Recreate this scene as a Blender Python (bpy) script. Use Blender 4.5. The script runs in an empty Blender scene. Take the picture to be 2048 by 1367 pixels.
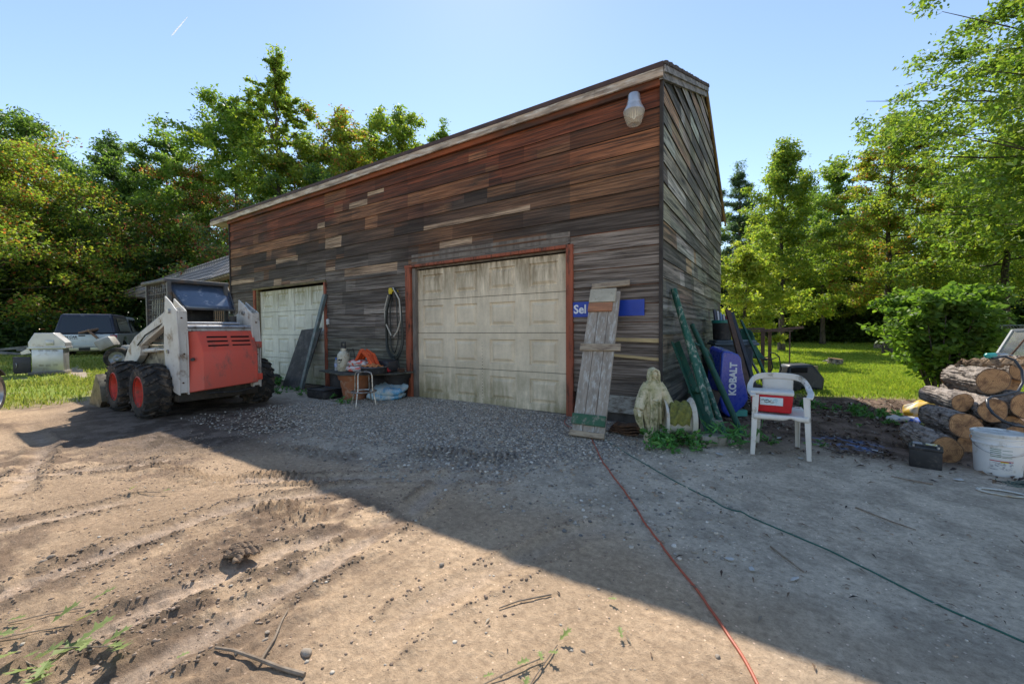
import bpy, math, random
import numpy as np
from mathutils import Vector, Matrix, Euler
sc = bpy.context.scene
R = math.radians
COL = sc.collection

# ------------------------------------------------------------------ camera, sky, sun, exposure
cam_d = bpy.data.cameras.new('camera'); cam = bpy.data.objects.new('camera', cam_d); COL.objects.link(cam)
cam_d.sensor_width = 36; cam_d.lens = 14.34; cam_d.clip_start = .02; cam_d.clip_end = 5000
CX = (0.838, 0.545, -0.007); CD = (0.010, -0.028, -1.0); CF = (-0.545, 0.838, -0.029)
mx = Matrix((CX, tuple(-v for v in CD), tuple(-v for v in CF))).transposed().to_4x4()
cam.matrix_world = Matrix.Translation((0, 0, 1.2)) @ mx.to_3x3().to_quaternion().to_matrix().to_4x4()
sc.camera = cam
SUN = Vector((-.55, .75, 1.0)).normalized()
sun_el = math.asin(SUN.z); sun_az = math.atan2(SUN.x, SUN.y)
world = bpy.data.worlds.new('World'); sc.world = world; world.use_nodes = True
wn = world.node_tree
sky = wn.nodes.new('ShaderNodeTexSky'); sky.sky_type = 'NISHITA'; sky.sun_disc = False
sky.sun_elevation = sun_el; sky.sun_rotation = sun_az
sky.air_density = 1.0; sky.dust_density = .05; sky.ozone_density = 5.5
tint = wn.nodes.new('ShaderNodeMix'); tint.data_type = 'RGBA'; tint.blend_type = 'MULTIPLY'; tint.inputs[0].default_value = 1; tint.inputs[7].default_value = (1, .83, .69, 1)
wn.links.new(sky.outputs[0], tint.inputs[6]); wn.links.new(tint.outputs[2], wn.nodes['Background'].inputs[0])
wn.nodes['Background'].inputs[1].default_value = .105
sl = bpy.data.lights.new('sun', 'SUN'); sl.energy = 2.3; sl.angle = R(.5); sl.color = (1, .93, .82)
so = bpy.data.objects.new('sun', sl); COL.objects.link(so)
so.rotation_euler = SUN.to_track_quat('Z', 'Y').to_euler()
sc.view_settings.view_transform = 'Standard'; sc.view_settings.look = 'None'
sc.view_settings.gamma = 1; sc.view_settings.exposure = 1.6
sc.cycles.max_bounces = 6; sc.cycles.diffuse_bounces = 3; sc.cycles.transparent_max_bounces = 8

# ------------------------------------------------------------------ materials
MATS = {}
def _noise(nt, vec, scale, detail=4, rough=.6, dist=0.):
    n = nt.nodes.new('ShaderNodeTexNoise'); n.inputs['Scale'].default_value = scale
    n.inputs['Detail'].default_value = detail; n.inputs['Roughness'].default_value = rough
    n.inputs['Distortion'].default_value = dist
    nt.links.new(vec, n.inputs['Vector']); return n.outputs['Fac']
def _ramp(nt, fac, a, b):
    r = nt.nodes.new('ShaderNodeMapRange'); r.inputs[1].default_value = a; r.inputs[2].default_value = b
    nt.links.new(fac, r.inputs[0]); return r.outputs[0]
def _mix(nt, fac, a, b, mode='MIX'):
    m = nt.nodes.new('ShaderNodeMix'); m.data_type = 'RGBA'; m.blend_type = mode
    for v, s in ((a, m.inputs[6]), (b, m.inputs[7])):
        if isinstance(v, tuple): s.default_value = (*v, 1)
        else: nt.links.new(v, s)
    if isinstance(fac, float): m.inputs[0].default_value = fac
    else: nt.links.new(fac, m.inputs[0])
    return m.outputs[2]
def mat(name, c1, c2=None, c3=None, s=4., s3=7., amt=.5, rough=.7, metal=0., bump=.3, bs=40., stretch=(1, 1, 1),
        attr=False, trans=0., alpha=1., coat=0., spec=.4, lo=.35, hi=.65, bd=.004):
    if name in MATS: return MATS[name]
    m = bpy.data.materials.new(name); m.use_nodes = True; nt = m.node_tree
    p = nt.nodes['Principled BSDF']
    tc = nt.nodes.new('ShaderNodeTexCoord'); mp = nt.nodes.new('ShaderNodeMapping')
    mp.inputs['Scale'].default_value = stretch
    nt.links.new(tc.outputs['Object'], mp.inputs[0]); v = mp.outputs[0]
    if attr:
        a = nt.nodes.new('ShaderNodeAttribute'); a.attribute_name = 'Col'; col = a.outputs['Color']
        if c2: col = _mix(nt, _ramp(nt, _noise(nt, v, s), lo, hi), col, _mix(nt, 1.0, col, c2, 'MULTIPLY'))
    elif c2: col = _mix(nt, _ramp(nt, _noise(nt, v, s), lo, hi), c1, c2)
    else: col = None
    if c3:
        f = _ramp(nt, _noise(nt, v, s3, 8, .72), .62 - amt * .35, .72 - amt * .2)
        col = _mix(nt, f, col if col is not None else c1, c3)
    if col is None: p.inputs['Base Color'].default_value = (*c1, 1)
    else: nt.links.new(col, p.inputs['Base Color'])
    p.inputs['Roughness'].default_value = rough; p.inputs['Metallic'].default_value = metal
    p.inputs['Specular IOR Level'].default_value = spec
    if coat: p.inputs['Coat Weight'].default_value = coat; p.inputs['Coat Roughness'].default_value = .15
    if c2 or c3:
        rr = nt.nodes.new('ShaderNodeMapRange'); rr.inputs[3].default_value = max(.05, rough - .12); rr.inputs[4].default_value = min(1, rough + .2)
        nt.links.new(_noise(nt, v, s3 * 1.7, 5), rr.inputs[0]); nt.links.new(rr.outputs[0], p.inputs['Roughness'])
    if bump:
        b = nt.nodes.new('ShaderNodeBump'); b.inputs['Strength'].default_value = bump; b.inputs['Distance'].default_value = bd
        nt.links.new(_noise(nt, v, bs, 6, .65), b.inputs['Height']); nt.links.new(b.outputs[0], p.inputs['Normal'])
    out = nt.nodes['Material Output']
    if trans:
        t = nt.nodes.new('ShaderNodeBsdfTranslucent'); mxs = nt.nodes.new('ShaderNodeMixShader'); mxs.inputs[0].default_value = trans
        if col is not None:
            g = _mix(nt, 1.0, col, (1.25, 1.3, .55), 'MULTIPLY'); nt.links.new(g, t.inputs[0])
        nt.links.new(p.outputs[0], mxs.inputs[1]); nt.links.new(t.outputs[0], mxs.inputs[2]); nt.links.new(mxs.outputs[0], out.inputs[0])
    if alpha < 1:
        p.inputs['Alpha'].default_value = alpha
    MATS[name] = m; return m

# ------------------------------------------------------------------ mesh builder
class MB:
    def __init__(s, T=None): s.v = []; s.f = []; s.c = []; s.mi = []; s.T = T or Matrix(); s.cur = (1, 1, 1); s.m = 0
    def add(s, vs, fs):
        n = len(s.v); s.v += [tuple(s.T @ Vector(v)) for v in vs]
        for f in fs: s.f.append(tuple(n + i for i in f)); s.c.append(s.cur); s.mi.append(s.m)
    def box(s, a, b, M=None, taper=None):
        x0, y0, z0 = a; x1, y1, z1 = b
        vs = [(x0, y0, z0), (x1, y0, z0), (x1, y1, z0), (x0, y1, z0), (x0, y0, z1), (x1, y0, z1), (x1, y1, z1), (x0, y1, z1)]
        if M: vs = [M @ Vector(v) for v in vs]
        s.add(vs, [(3, 2, 1, 0), (4, 5, 6, 7), (0, 1, 5, 4), (1, 2, 6, 5), (2, 3, 7, 6), (3, 0, 4, 7)])
    def rbox(s, a, b, r=.01, M=None, seg=2):
        bm = bmesh.new(); bmesh.ops.create_cube(bm, size=1)
        c = [(a[i] + b[i]) / 2 for i in range(3)]; d = [abs(b[i] - a[i]) for i in range(3)]
        for v in bm.verts: v.co = Vector((c[0] + v.co.x * d[0], c[1] + v.co.y * d[1], c[2] + v.co.z * d[2]))
        r = min(r, min(d) * .48)
        bmesh.ops.bevel(bm, geom=bm.edges[:], offset=r, segments=seg, profile=.5, affect='EDGES')
        bm.verts.ensure_lookup_table()
        vs = [v.co.copy() for v in bm.verts]
        if M: vs = [M @ v for v in vs]
        s.add(vs, [[v.index for v in f.verts] for f in bm.faces]); bm.free()
    def bar(s, p, q, w, h=None, up=(0, 0, 1)):
        h = h or w; p = Vector(p); q = Vector(q); d = (q - p).normalized(); u = Vector(up)
        if abs(d.dot(u)) > .98: u = Vector((0, 1, 0))
        x = d.cross(u).normalized(); y = x.cross(d).normalized()
        vs = [o + x * i * w / 2 + y * j * h / 2 for o in (p, q) for i, j in ((-1, -1), (1, -1), (1, 1), (-1, 1))]
        s.add(vs, [(3, 2, 1, 0), (4, 5, 6, 7), (0, 1, 5, 4), (1, 2, 6, 5), (2, 3, 7, 6), (3, 0, 4, 7)])
    def tube(s, pts, r, n=8, cap=True, closed=False):
        pts = [Vector(p) for p in pts]; k = len(pts); rs = r if isinstance(r, (list, tuple)) else [r] * k
        prev = None; vs = []
        for i, p in enumerate(pts):
            a = pts[(i - 1) % k] if (closed or i > 0) else p; b = pts[(i + 1) % k] if (closed or i < k - 1) else p
            d = (b - a).normalized()
            if prev is None:
                u = d.orthogonal().normalized()
            else:
                u = (prev - d * prev.dot(d)); u = u.normalized() if u.length > 1e-6 else d.orthogonal().normalized()
            prev = u; w = d.cross(u)
            for j in range(n):
                t = 2 * math.pi * j / n; vs.append(p + (u * math.cos(t) + w * math.sin(t)) * rs[i])
        fs = []
        for i in range(k if closed else k - 1):
            o = i * n; q = ((i + 1) % k) * n
            for j in range(n): fs.append((o + j, o + (j + 1) % n, q + (j + 1) % n, q + j))
        if cap and not closed: fs.append(tuple(range(n - 1, -1, -1))); fs.append(tuple((k - 1) * n + j for j in range(n)))
        s.add(vs, fs)
    def cyl(s, p, q, r, r2=None, n=16): s.tube([p, q], [r, r if r2 is None else r2], n)
    def lathe(s, prof, c=(0, 0, 0), ax='z', n=24, M=None, wob=None):
        vs = []; fs = []
        for i, (r, h) in enumerate(prof):
            for j in range(n):
                t = 2 * math.pi * j / n; rr = r * (wob(t, h) if wob else 1)
                a, b = rr * math.cos(t), rr * math.sin(t)
                v = {'z': (a, b, h), 'x': (h, a, b), 'y': (b, h, a)}[ax]
                v = Vector((v[0] + c[0], v[1] + c[1], v[2] + c[2])); vs.append(M @ v if M else v)
        for i in range(len(prof) - 1):
            for j in range(n): fs.append((i * n + j, i * n + (j + 1) % n, (i + 1) * n + (j + 1) % n, (i + 1) * n + j))
        if 1e-4 < prof[0][0] < .03: fs.append(tuple(range(n - 1, -1, -1)))
        if 1e-4 < prof[-1][0] < .03: fs.append(tuple((len(prof) - 1) * n + j for j in range(n)))
        s.add(vs, fs)
    def prism(s, poly, d, M=None):
        """poly: 3-D points of a planar outline, d: extrusion vector"""
        n = len(poly); P = [Vector(p) for p in poly]; D = Vector(d); vs = P + [p + D for p in P]
        if M: vs = [M @ v for v in vs]
        s.add(vs, [tuple(range(n - 1, -1, -1)), tuple(range(n, 2 * n))] + [(i, (i + 1) % n, n + (i + 1) % n, n + i) for i in range(n)])
    def grid(s, fn, nu, nv, closed=False):
        vs = [fn(i / nu, j / nv) for j in range(nv + 1) for i in range(nu + 1)]
        s.add(vs, [(j * (nu + 1) + i, j * (nu + 1) + i + 1, (j + 1) * (nu + 1) + i + 1, (j + 1) * (nu + 1) + i) for j in range(nv) for i in range(nu)])
    def text(s, txt, size, M, depth=.002, bold=0., align='CENTER', ext=True):
        cu = bpy.data.curves.new('t', 'FONT'); cu.body = txt; cu.size = size; cu.extrude = depth / 2; cu.offset = bold
        cu.align_x = align; cu.align_y = 'CENTER'; cu.resolution_u = 3
        o = bpy.data.objects.new('t', cu); COL.objects.link(o)
        dg = bpy.context.evaluated_depsgraph_get(); me = bpy.data.meshes.new_from_object(o.evaluated_get(dg))
        s.add([M @ v.co for v in me.vertices], [tuple(p.vertices) for p in me.polygons])
        bpy.data.objects.remove(o); bpy.data.curves.remove(cu); bpy.data.meshes.remove(me)
import bmesh
def tag(o, label=None, cat=None, group=None, kind=None):
    if label: o['label'] = label
    if cat: o['category'] = cat
    if group: o['group'] = group
    if kind: o['kind'] = kind
    return o
def wloc(p):
    l = Vector((0, 0, 0))
    while p: l += p.location; p = p.parent
    return l
def obj(name, mb, m, parent=None, smooth=35, bevel=0., loc=None, solid=0.):
    me = bpy.data.meshes.new(name)
    off = wloc(parent) if parent else Vector(loc or (0, 0, 0))
    me.from_pydata([(v[0] - off.x, v[1] - off.y, v[2] - off.z) for v in mb.v], [], mb.f)
    ms = m if isinstance(m, (list, tuple)) else [m]
    for x in ms: me.materials.append(x)
    if len(ms) > 1: me.polygons.foreach_set('material_index', mb.mi)
    if any(c != (1, 1, 1) for c in mb.c):
        a = me.color_attributes.new('Col', 'FLOAT_COLOR', 'CORNER'); arr = []
        for f, c in zip(mb.f, mb.c):
            if isinstance(c[0], tuple):
                for q in c: arr += [q[0], q[1], q[2], 1.]
            else: arr += [c[0], c[1], c[2], 1.] * len(f)
        a.data.foreach_set('color', arr)
    me.update()
    if smooth:
        me.polygons.foreach_set('use_smooth', [True] * len(me.polygons)); me.set_sharp_from_angle(angle=R(smooth))
    o = bpy.data.objects.new(name, me); COL.objects.link(o)
    if parent: o.parent = parent
    elif loc: o.location = loc
    if solid:
        md = o.modifiers.new('thickness', 'SOLIDIFY'); md.thickness = solid; md.offset = 0
    if bevel:
        b = o.modifiers.new('bevel', 'BEVEL'); b.width = bevel; b.segments = 2; b.limit_method = 'ANGLE'; b.angle_limit = R(40)
    return o
def thing(name, label, cat, loc, group=None):
    o = bpy.data.objects.new(name, None); o.empty_display_size = .1; COL.objects.link(o); o.location = loc
    return tag(o, label, cat, group)
def np_mesh(name, V, F, mats, colors=None, k=None, smooth=False):
    """fast mesh: V (n,3), F (m,k)"""
    me = bpy.data.meshes.new(name); n = len(V); mN, kk = F.shape
    me.vertices.add(n); me.vertices.foreach_set('co', V.astype(np.float32).ravel())
    me.loops.add(mN * kk); me.loops.foreach_set('vertex_index', F.astype(np.int32).ravel())
    me.polygons.add(mN); me.polygons.foreach_set('loop_start', np.arange(0, mN * kk, kk, dtype=np.int32))
    if colors is not None:
        a = me.color_attributes.new('Col', 'FLOAT_COLOR', 'POINT')
        c = np.ones((n, 4), np.float32); c[:, :3] = colors; a.data.foreach_set('color', c.ravel())
    for m in (mats if isinstance(mats, (list, tuple)) else [mats]): me.materials.append(m)
    me.update(calc_edges=True)
    if smooth: me.polygons.foreach_set('use_smooth', np.ones(mN, bool))
    return me
def np_obj(name, me, parent=None, loc=None):
    o = bpy.data.objects.new(name, me); COL.objects.link(o)
    if parent: o.parent = parent
    if loc: o.location = loc
    return o

# ------------------------------------------------------------------ numpy noise
_rs = np.random.RandomState(3); _G = _rs.rand(256, 256)
def vn(x, y):
    xi = np.floor(x).astype(int); yi = np.floor(y).astype(int); fx = x - xi; fy = y - yi
    fx = fx * fx * fx * (fx * (fx * 6 - 15) + 10); fy = fy * fy * fy * (fy * (fy * 6 - 15) + 10)
    g = lambda i, j: _G[i & 255, j & 255]
    return (g(xi, yi) * (1 - fx) + g(xi + 1, yi) * fx) * (1 - fy) + (g(xi, yi + 1) * (1 - fx) + g(xi + 1, yi + 1) * fx) * fy
def fbm(x, y, o=4, g=.5):
    s = 0; a = 1; t = 0
    for i in range(o):
        s = s + a * vn(x * 2 ** i + 17.3 * i, y * 2 ** i - 9.1 * i); t += a; a *= g
    return s / t
def sstep(a, b, x):
    t = np.clip((x - a) / (b - a), 0, 1); return t * t * (3 - 2 * t)
def gz(x, y):
    """large shape of the ground"""
    r = .24 * sstep(12, 24, -x) + .3 * sstep(16, 36, y) * sstep(-6, 1, x + 0)
    return r
RUTS = [[(-5.6, -.4), (-5.32, .48), (-4.83, 1.3), (-4.59, 2.6)], [(-4.1, -.4), (-3.96, .35), (-3.9, .9), (-3.63, 1.53), (-2.87, 2.1), (-1.9, 2.7)], [(-3.0, -.3), (-2.98, .25), (-3.08, .71), (-3.14, 1.29), (-2.69, 2.0), (-2.0, 2.6)],
        [(-2.2, -.3), (-2.29, .65), (-2.28, 1.15), (-2.1, 1.7)], [(-1.8, -.2), (-1.96, 1.18), (-2.05, 1.9), (-2.45, 3.2)], [(-1.2, .4), (-1.3, 1.2), (-1.0, 2.2), (-.2, 3.2)], [(-8.5, 1.0), (-6.5, .9), (-4.8, .5)], [(-8.6, .55), (-6.4, .35), (-4.8, -.1)]]
def ruts(x, y):
    z = 0
    for k, L in enumerate(RUTS):
        d = 1e9
        for (ax, ay), (bx, by) in zip(L, L[1:]):
            t = np.clip(((x - ax) * (bx - ax) + (y - ay) * (by - ay)) / ((bx - ax) ** 2 + (by - ay) ** 2), 0, 1)
            d = np.minimum(d, np.hypot(x - ax - t * (bx - ax), y - ay - t * (by - ay)))
        d = d + .03 * (fbm(x * 5, y * 5, 3) - .5); m = .35 + .65 * sstep(.35, .6, fbm(x * 1.7 + k * 7, y * 1.7, 3)); m = m * (.55 if k in (5,) else 1)
        z = z + m * (-.016 * np.exp(-(d / .07) ** 2) + .017 * np.exp(-((d - .125) / .035) ** 2) * (.5 + fbm(x * 22, y * 22, 3)))
    return z
def gheight(x, y):
    z = gz(x, y) + .035 * (fbm(x * .7, y * .7, 3) - .5)
    dirt = sstep(-9, -6.5, x) * (1 - sstep(-.6, .3, x)) * (1 - sstep(2.6, 3.4, y))
    near = sstep(3.0, 1.0, np.hypot(x + .5, y - 1.0) * .35)
    # churned soil: furrows that run with the wheel tracks
    a = 1.4; u = x * math.cos(a) + y * math.sin(a); w = -x * math.sin(a) + y * math.cos(a)
    w2 = w + .25 * (fbm(u * .5, w * .5, 2) - .5)
    churn = sstep(.42, .62, fbm(x * .8 + 5, y * .8, 3)) * sstep(-1.0, -1.8, x + .25 * y) * (1 - sstep(2.3, 3.2, y)) * sstep(-11, -8, x)
    fur = np.abs(fbm(u * 1.2, w2 * 9, 3) - .5) * 2
    z = z + churn * (.036 * fur - .012) + churn * .016 * sstep(.5, .75, fbm(u * 9, w2 * 20, 4))
    z = z + ruts(x, y)
    # parallel lug prints
    for (cx, cy, L, W, ang, per) in ((-2.75, 1.45, .75, .3, .30, .052), (-3.9, 2.3, 1.2, .3, .2, .07), (-3.4, 1.75, .9, .3, .35, .06), (-4.2, 1.35, 1.3, .28, .15, .06), (-2.55, 3.0, 1.2, .4, .3, .065)):
        du = (x - cx) * math.cos(ang) + (y - cy) * math.sin(ang); dw = -(x - cx) * math.sin(ang) + (y - cy) * math.cos(ang)
        m = sstep(L / 2, L / 2 - .12, np.abs(du)) * sstep(W / 2, W / 2 - .06, np.abs(dw + .03 * np.sin(du * 9)))
        z = z + m * .024 * np.sin(2 * math.pi * (du + .35 * np.abs(dw) + .03 * fbm(x * 5, y * 5, 2)) / per)
    z = z + .006 * (fbm(x * 9, y * 9, 4) - .5) + .004 * dirt * (fbm(x * 30, y * 30, 2) - .5)
    # gravel heaped at the door
    z = z + .035 * sstep(2.4, 0, np.hypot((x + 4) * .7, y - 4.9))
    return z
def zat(x, y): return float(gheight(np.array([float(x)]), np.array([float(y)]))[0])
# ------------------------------------------------------------------ ground
fa = math.atan2(CF[1], CF[0])
inner = np.linspace(fa - R(60), fa + R(60), 760)
outer = np.linspace(fa + R(60), fa + R(300), 90)[1:-1]
ang = np.concatenate([inner, outer]); NA = len(ang)
rad = np.concatenate([np.linspace(.1, .9, 6), .9 * 1.0085 ** np.arange(0, 640)]); NR = len(rad)
rad[-1] = 900
A, Rr = np.meshgrid(ang, rad); X = Rr * np.cos(A); Y = Rr * np.sin(A)
Zg = gheight(X, Y)
V = np.stack([X, Y, Zg], -1).reshape(-1, 3)
i = np.arange(NR - 1)[:, None] * NA; j = np.arange(NA)[None, :]; j2 = (j + 1) % NA
F = np.stack([i + j, i + NA + j, i + NA + j2, i + j2], -1).reshape(-1, 4)
x = V[:, 0]; y = V[:, 1]
n1 = fbm(x * 1.1, y * 1.1, 4); n2 = fbm(x * 7, y * 7, 4); n3 = fbm(x * .35, y * .35, 3)
def mixc(a, b, t): return a * (1 - t[:, None]) + b * t[:, None]
C = lambda *c: np.array([c])
sand = mixc(C(.52, .375, .25), C(.38, .27, .18), sstep(.35, .7, n1))
churn = sstep(.42, .62, fbm(x * .8 + 5, y * .8, 3)) * sstep(-1.0, -1.8, x + .25 * y)
sand = mixc(sand, C(.2, .14, .1), .85 * churn * sstep(.35, .6, n2))
hr = ruts(x, y); sand = mixc(sand, C(.2, .145, .1), .8 * sstep(.004, .014, hr) * sstep(.35, .55, n2)); sand = mixc(sand, C(.55, .42, .32), .6 * sstep(-.004, -.013, hr))
grey = mixc(C(.62, .52, .405), C(.46, .385, .3), sstep(.35, .7, n2))  # paler copy of the yard soil, brightens the ground in the barn's shadow
grav = mixc(C(.46, .395, .32), C(.26, .22, .185), sstep(.4, .6, fbm(x * 22, y * 22, 2)))
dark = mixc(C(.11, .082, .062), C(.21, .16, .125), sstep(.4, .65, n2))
lawn = mixc(C(.26, .34, .06), C(.36, .37, .1), sstep(.3, .7, n1))
base = mixc(sand, grey, sstep(1.9, 3.0, y + .25 * (n1 - .5) * 4 + .9 * sstep(-1.5, 1, x)))  # blends to the paler soil about where the barn's shadow begins
gm = sstep(2.5, 1.4, np.hypot((x + 4.2) * .62, (y - 4.7) * .9) + 1.2 * (n1 - .5))
base = mixc(base, grav, gm)
# soil painted darker under and beside the loader, where its shadow falls
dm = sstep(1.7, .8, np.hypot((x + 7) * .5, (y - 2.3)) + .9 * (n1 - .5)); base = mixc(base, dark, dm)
# leaf mould right of the building
lm = sstep(-1.3, -.6, x) * sstep(4.6, 5.3, y + .8 * (n1 - .5)); base = mixc(base, dark * np.array([[1.1, 1, .95]]), lm)
# dark strip along the front wall
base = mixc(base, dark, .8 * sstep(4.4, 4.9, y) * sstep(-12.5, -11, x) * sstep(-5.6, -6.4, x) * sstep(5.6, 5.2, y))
# lawn behind and to the right
lg = sstep(8.3, 9.3, y + 1.2 * (n1 - .5) - .6 * (x - .5)) * sstep(-1.6, -1.1, x); base = mixc(base, lawn, lg)
# grass on the far left beyond the drive
gl = sstep(.45, .6, n3 + .5 * n1 - .25 + .25 * sstep(9, 13, -x) - .35 * sstep(.35, .0, np.abs((y + .12 * (x + 12)) - 2.9 + .5)) ) * sstep(9.6, 11.2, -x - .2 * y)
base = mixc(base, lawn * .9, np.maximum(gl, sstep(17, 20, -x)))
bp_ = sstep(.34, .1, np.hypot((x - .6) * .8, y - 5.4)) * sstep(.42, .62, fbm(x * 16, y * 16, 3)); base = mixc(base, C(.2, .33, .62), .75 * bp_)
sand_far = sstep(9, 13, -x) * (1 - gl); base = mixc(base, C(.3, .25, .19), .6 * sand_far * (1 - sstep(17, 20, -x)))
base = base * (.86 + .28 * fbm(x * 3, y * 3, 5))[:, None]
gmat = bpy.data.materials.new('soil'); gmat.use_nodes = True; nt = gmat.node_tree
p = nt.nodes['Principled BSDF']; p.inputs['Roughness'].default_value = .95; p.inputs['Specular IOR Level'].default_value = .15
tc = nt.nodes.new('ShaderNodeTexCoord'); v = tc.outputs['Object']
at = nt.nodes.new('ShaderNodeAttribute'); at.attribute_name = 'Col'
f1 = _noise(nt, v, 28, 8, .75); f2 = _noise(nt, v, 160, 4, .7)
c = _mix(nt, _ramp(nt, f1, .3, .7), _mix(nt, 1.0, at.outputs['Color'], (.62, .6, .58), 'MULTIPLY'), _mix(nt, 1.0, at.outputs['Color'], (1.3, 1.3, 1.28), 'MULTIPLY'))
c = _mix(nt, _ramp(nt, f2, .58, .72), c, _mix(nt, 1.0, at.outputs['Color'], (.45, .42, .4), 'MULTIPLY'))
vo = nt.nodes.new('ShaderNodeTexVoronoi'); vo.inputs['Scale'].default_value = 38; nt.links.new(v, vo.inputs['Vector'])
vsep = _ramp(nt, vo.outputs['Distance'], .22, .12)
wv = nt.nodes.new('ShaderNodeTexWhiteNoise'); nt.links.new(vo.outputs['Position'], wv.inputs['Vector'])
sel = nt.nodes.new('ShaderNodeMath'); sel.operation = 'MULTIPLY'; nt.links.new(vsep, sel.inputs[0]); nt.links.new(_ramp(nt, wv.outputs['Value'], .78, .8), sel.inputs[1])
c = _mix(nt, sel.outputs[0], c, _mix(nt, 1.0, at.outputs['Color'], (1.7, 1.7, 1.75), 'MULTIPLY'))
nt.links.new(c, p.inputs['Base Color'])
b = nt.nodes.new('ShaderNodeBump'); b.inputs['Strength'].default_value = .9; b.inputs['Distance'].default_value = .022
nt.links.new(f1, b.inputs['Height']); b2 = nt.nodes.new('ShaderNodeBump'); b2.inputs['Strength'].default_value = .8; b2.inputs['Distance'].default_value = .003
nt.links.new(f2, b2.inputs['Height']); nt.links.new(b.outputs[0], b2.inputs['Normal']); nt.links.new(b2.outputs[0], p.inputs['Normal'])
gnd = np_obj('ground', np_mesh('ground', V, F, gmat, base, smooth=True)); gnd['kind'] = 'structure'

# ------------------------------------------------------------------ loose stones, clods, litter
def stones(name, pts, size, cols, m, flat=.6, seed=1):
    rs = np.random.RandomState(seed); n = len(pts)
    t = (1 + 5 ** .5) / 2
    ico = np.array([(-1, t, 0), (1, t, 0), (-1, -t, 0), (1, -t, 0), (0, -1, t), (0, 1, t), (0, -1, -t), (0, 1, -t), (t, 0, -1), (t, 0, 1), (-t, 0, -1), (-t, 0, 1)]) / 1.9
    fc = np.array([(0, 11, 5), (0, 5, 1), (0, 1, 7), (0, 7, 10), (0, 10, 11), (1, 5, 9), (5, 11, 4), (11, 10, 2), (10, 7, 6), (7, 1, 8), (3, 9, 4), (3, 4, 2), (3, 2, 6), (3, 6, 8), (3, 8, 9), (4, 9, 5), (2, 4, 11), (6, 2, 10), (8, 6, 7), (9, 8, 1)])
    v = ico[None] * (1 + .28 * (rs.rand(n, 12, 1) - .5) * 2)
    sx = rs.uniform(.7, 1.3, (n, 1)); a = rs.uniform(0, 6.28, n)
    v = v * np.stack([sx[:, 0], np.ones(n), flat * rs.uniform(.7, 1.3, n)], -1)[:, None]
    x_ = v[..., 0] * np.cos(a)[:, None] - v[..., 1] * np.sin(a)[:, None]; y_ = v[..., 0] * np.sin(a)[:, None] + v[..., 1] * np.cos(a)[:, None]
    v = np.stack([x_, y_, v[..., 2]], -1) * size[:, None, None]
    P = np.concatenate([pts, (gheight(pts[:, 0], pts[:, 1]) + size * flat * .25)[:, None]], 1)
    V = (v + P[:, None]).reshape(-1, 3); F = (fc[None] + (np.arange(n) * 12)[:, None, None]).reshape(-1, 3)
    return np_obj(name, np_mesh(name, V, F, m, np.repeat(cols, 12, 0), smooth=True))
mst = mat('stone', (1, 1, 1), (.7, .7, .7), attr=True, s=60, rough=.85, bump=.3, bs=120)
rs = np.random.RandomState(11)
pts = np.stack([rs.uniform(-9.2, -.2, 60000), rs.uniform(2.2, 5.1, 60000)], -1)
dens = sstep(2.3, 1.1, np.hypot((pts[:, 0] + 4.2) * .62, (pts[:, 1] - 4.7) * .9) + 1.3 * (fbm(pts[:, 0] * 1.1, pts[:, 1] * 1.1, 4) - .5)) + .07
pts = pts[rs.rand(len(pts)) < dens * sstep(-7.0, -6.4, pts[:, 0] - .25 * (pts[:, 1] - 3.5))]; n = len(pts)
pal = np.array([(.5, .42, .32), (.38, .34, .29), (.6, .51, .41), (.22, .2, .18), (.4, .29, .2), (.7, .63, .54)])
cols = pal[rs.choice(6, n, p=[.25, .25, .15, .15, .12, .08])] * rs.uniform(.7, 1.2, (n, 1))
g = stones('gravel', pts, rs.uniform(.007, .0165, n), cols, mst, seed=2); tag(g, 'grey and tan gravel spread before the large garage door', kind='stuff')
th = fa + rs.uniform(-R(56), R(56), 9000); rr = 1.25 * np.exp(rs.uniform(0, 1.7, 9000) ** .8); pts = np.stack([rr * np.cos(th), rr * np.sin(th)], -1)
dn = .2 + .8 * sstep(.45, .65, fbm(pts[:, 0] * 1.3, pts[:, 1] * 1.3, 3)); pts = pts[(rs.rand(9000) < dn) & (pts[:, 1] < 6)]; n = len(pts)
pal = np.array([(.42, .32, .23), (.5, .44, .36), (.26, .19, .14), (.62, .55, .45)])
cols = pal[rs.choice(4, n, p=[.45, .15, .3, .1])] * rs.uniform(.8, 1.15, (n, 1))
g = stones('soil_clods', pts, .0015 + .008 * rs.rand(n) ** 5 + .0015 * rs.rand(n), cols, mst, seed=4, flat=.5); tag(g, 'small clods and pebbles scattered over the dirt yard', kind='stuff')

pts = np.stack([rs.uniform(-6, -.9, 60000), rs.uniform(.1, 3.2, 60000)], -1); pts = pts[rs.rand(60000) < .02 + .5 * sstep(.003, .012, ruts(pts[:, 0], pts[:, 1])) + .1 * sstep(.5, .65, fbm(pts[:, 0] * 1.6, pts[:, 1] * 1.6, 3))]; n = len(pts)
pal = np.array([(.33, .24, .17), (.24, .17, .12), (.42, .31, .23)])
g = stones('loose_soil', pts, .003 + .007 * rs.rand(n) ** 2, pal[rs.choice(3, n)], mst, seed=14, flat=.6); tag(g, 'crumbled loose soil thrown up along the wheel ruts', kind='stuff')

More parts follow.
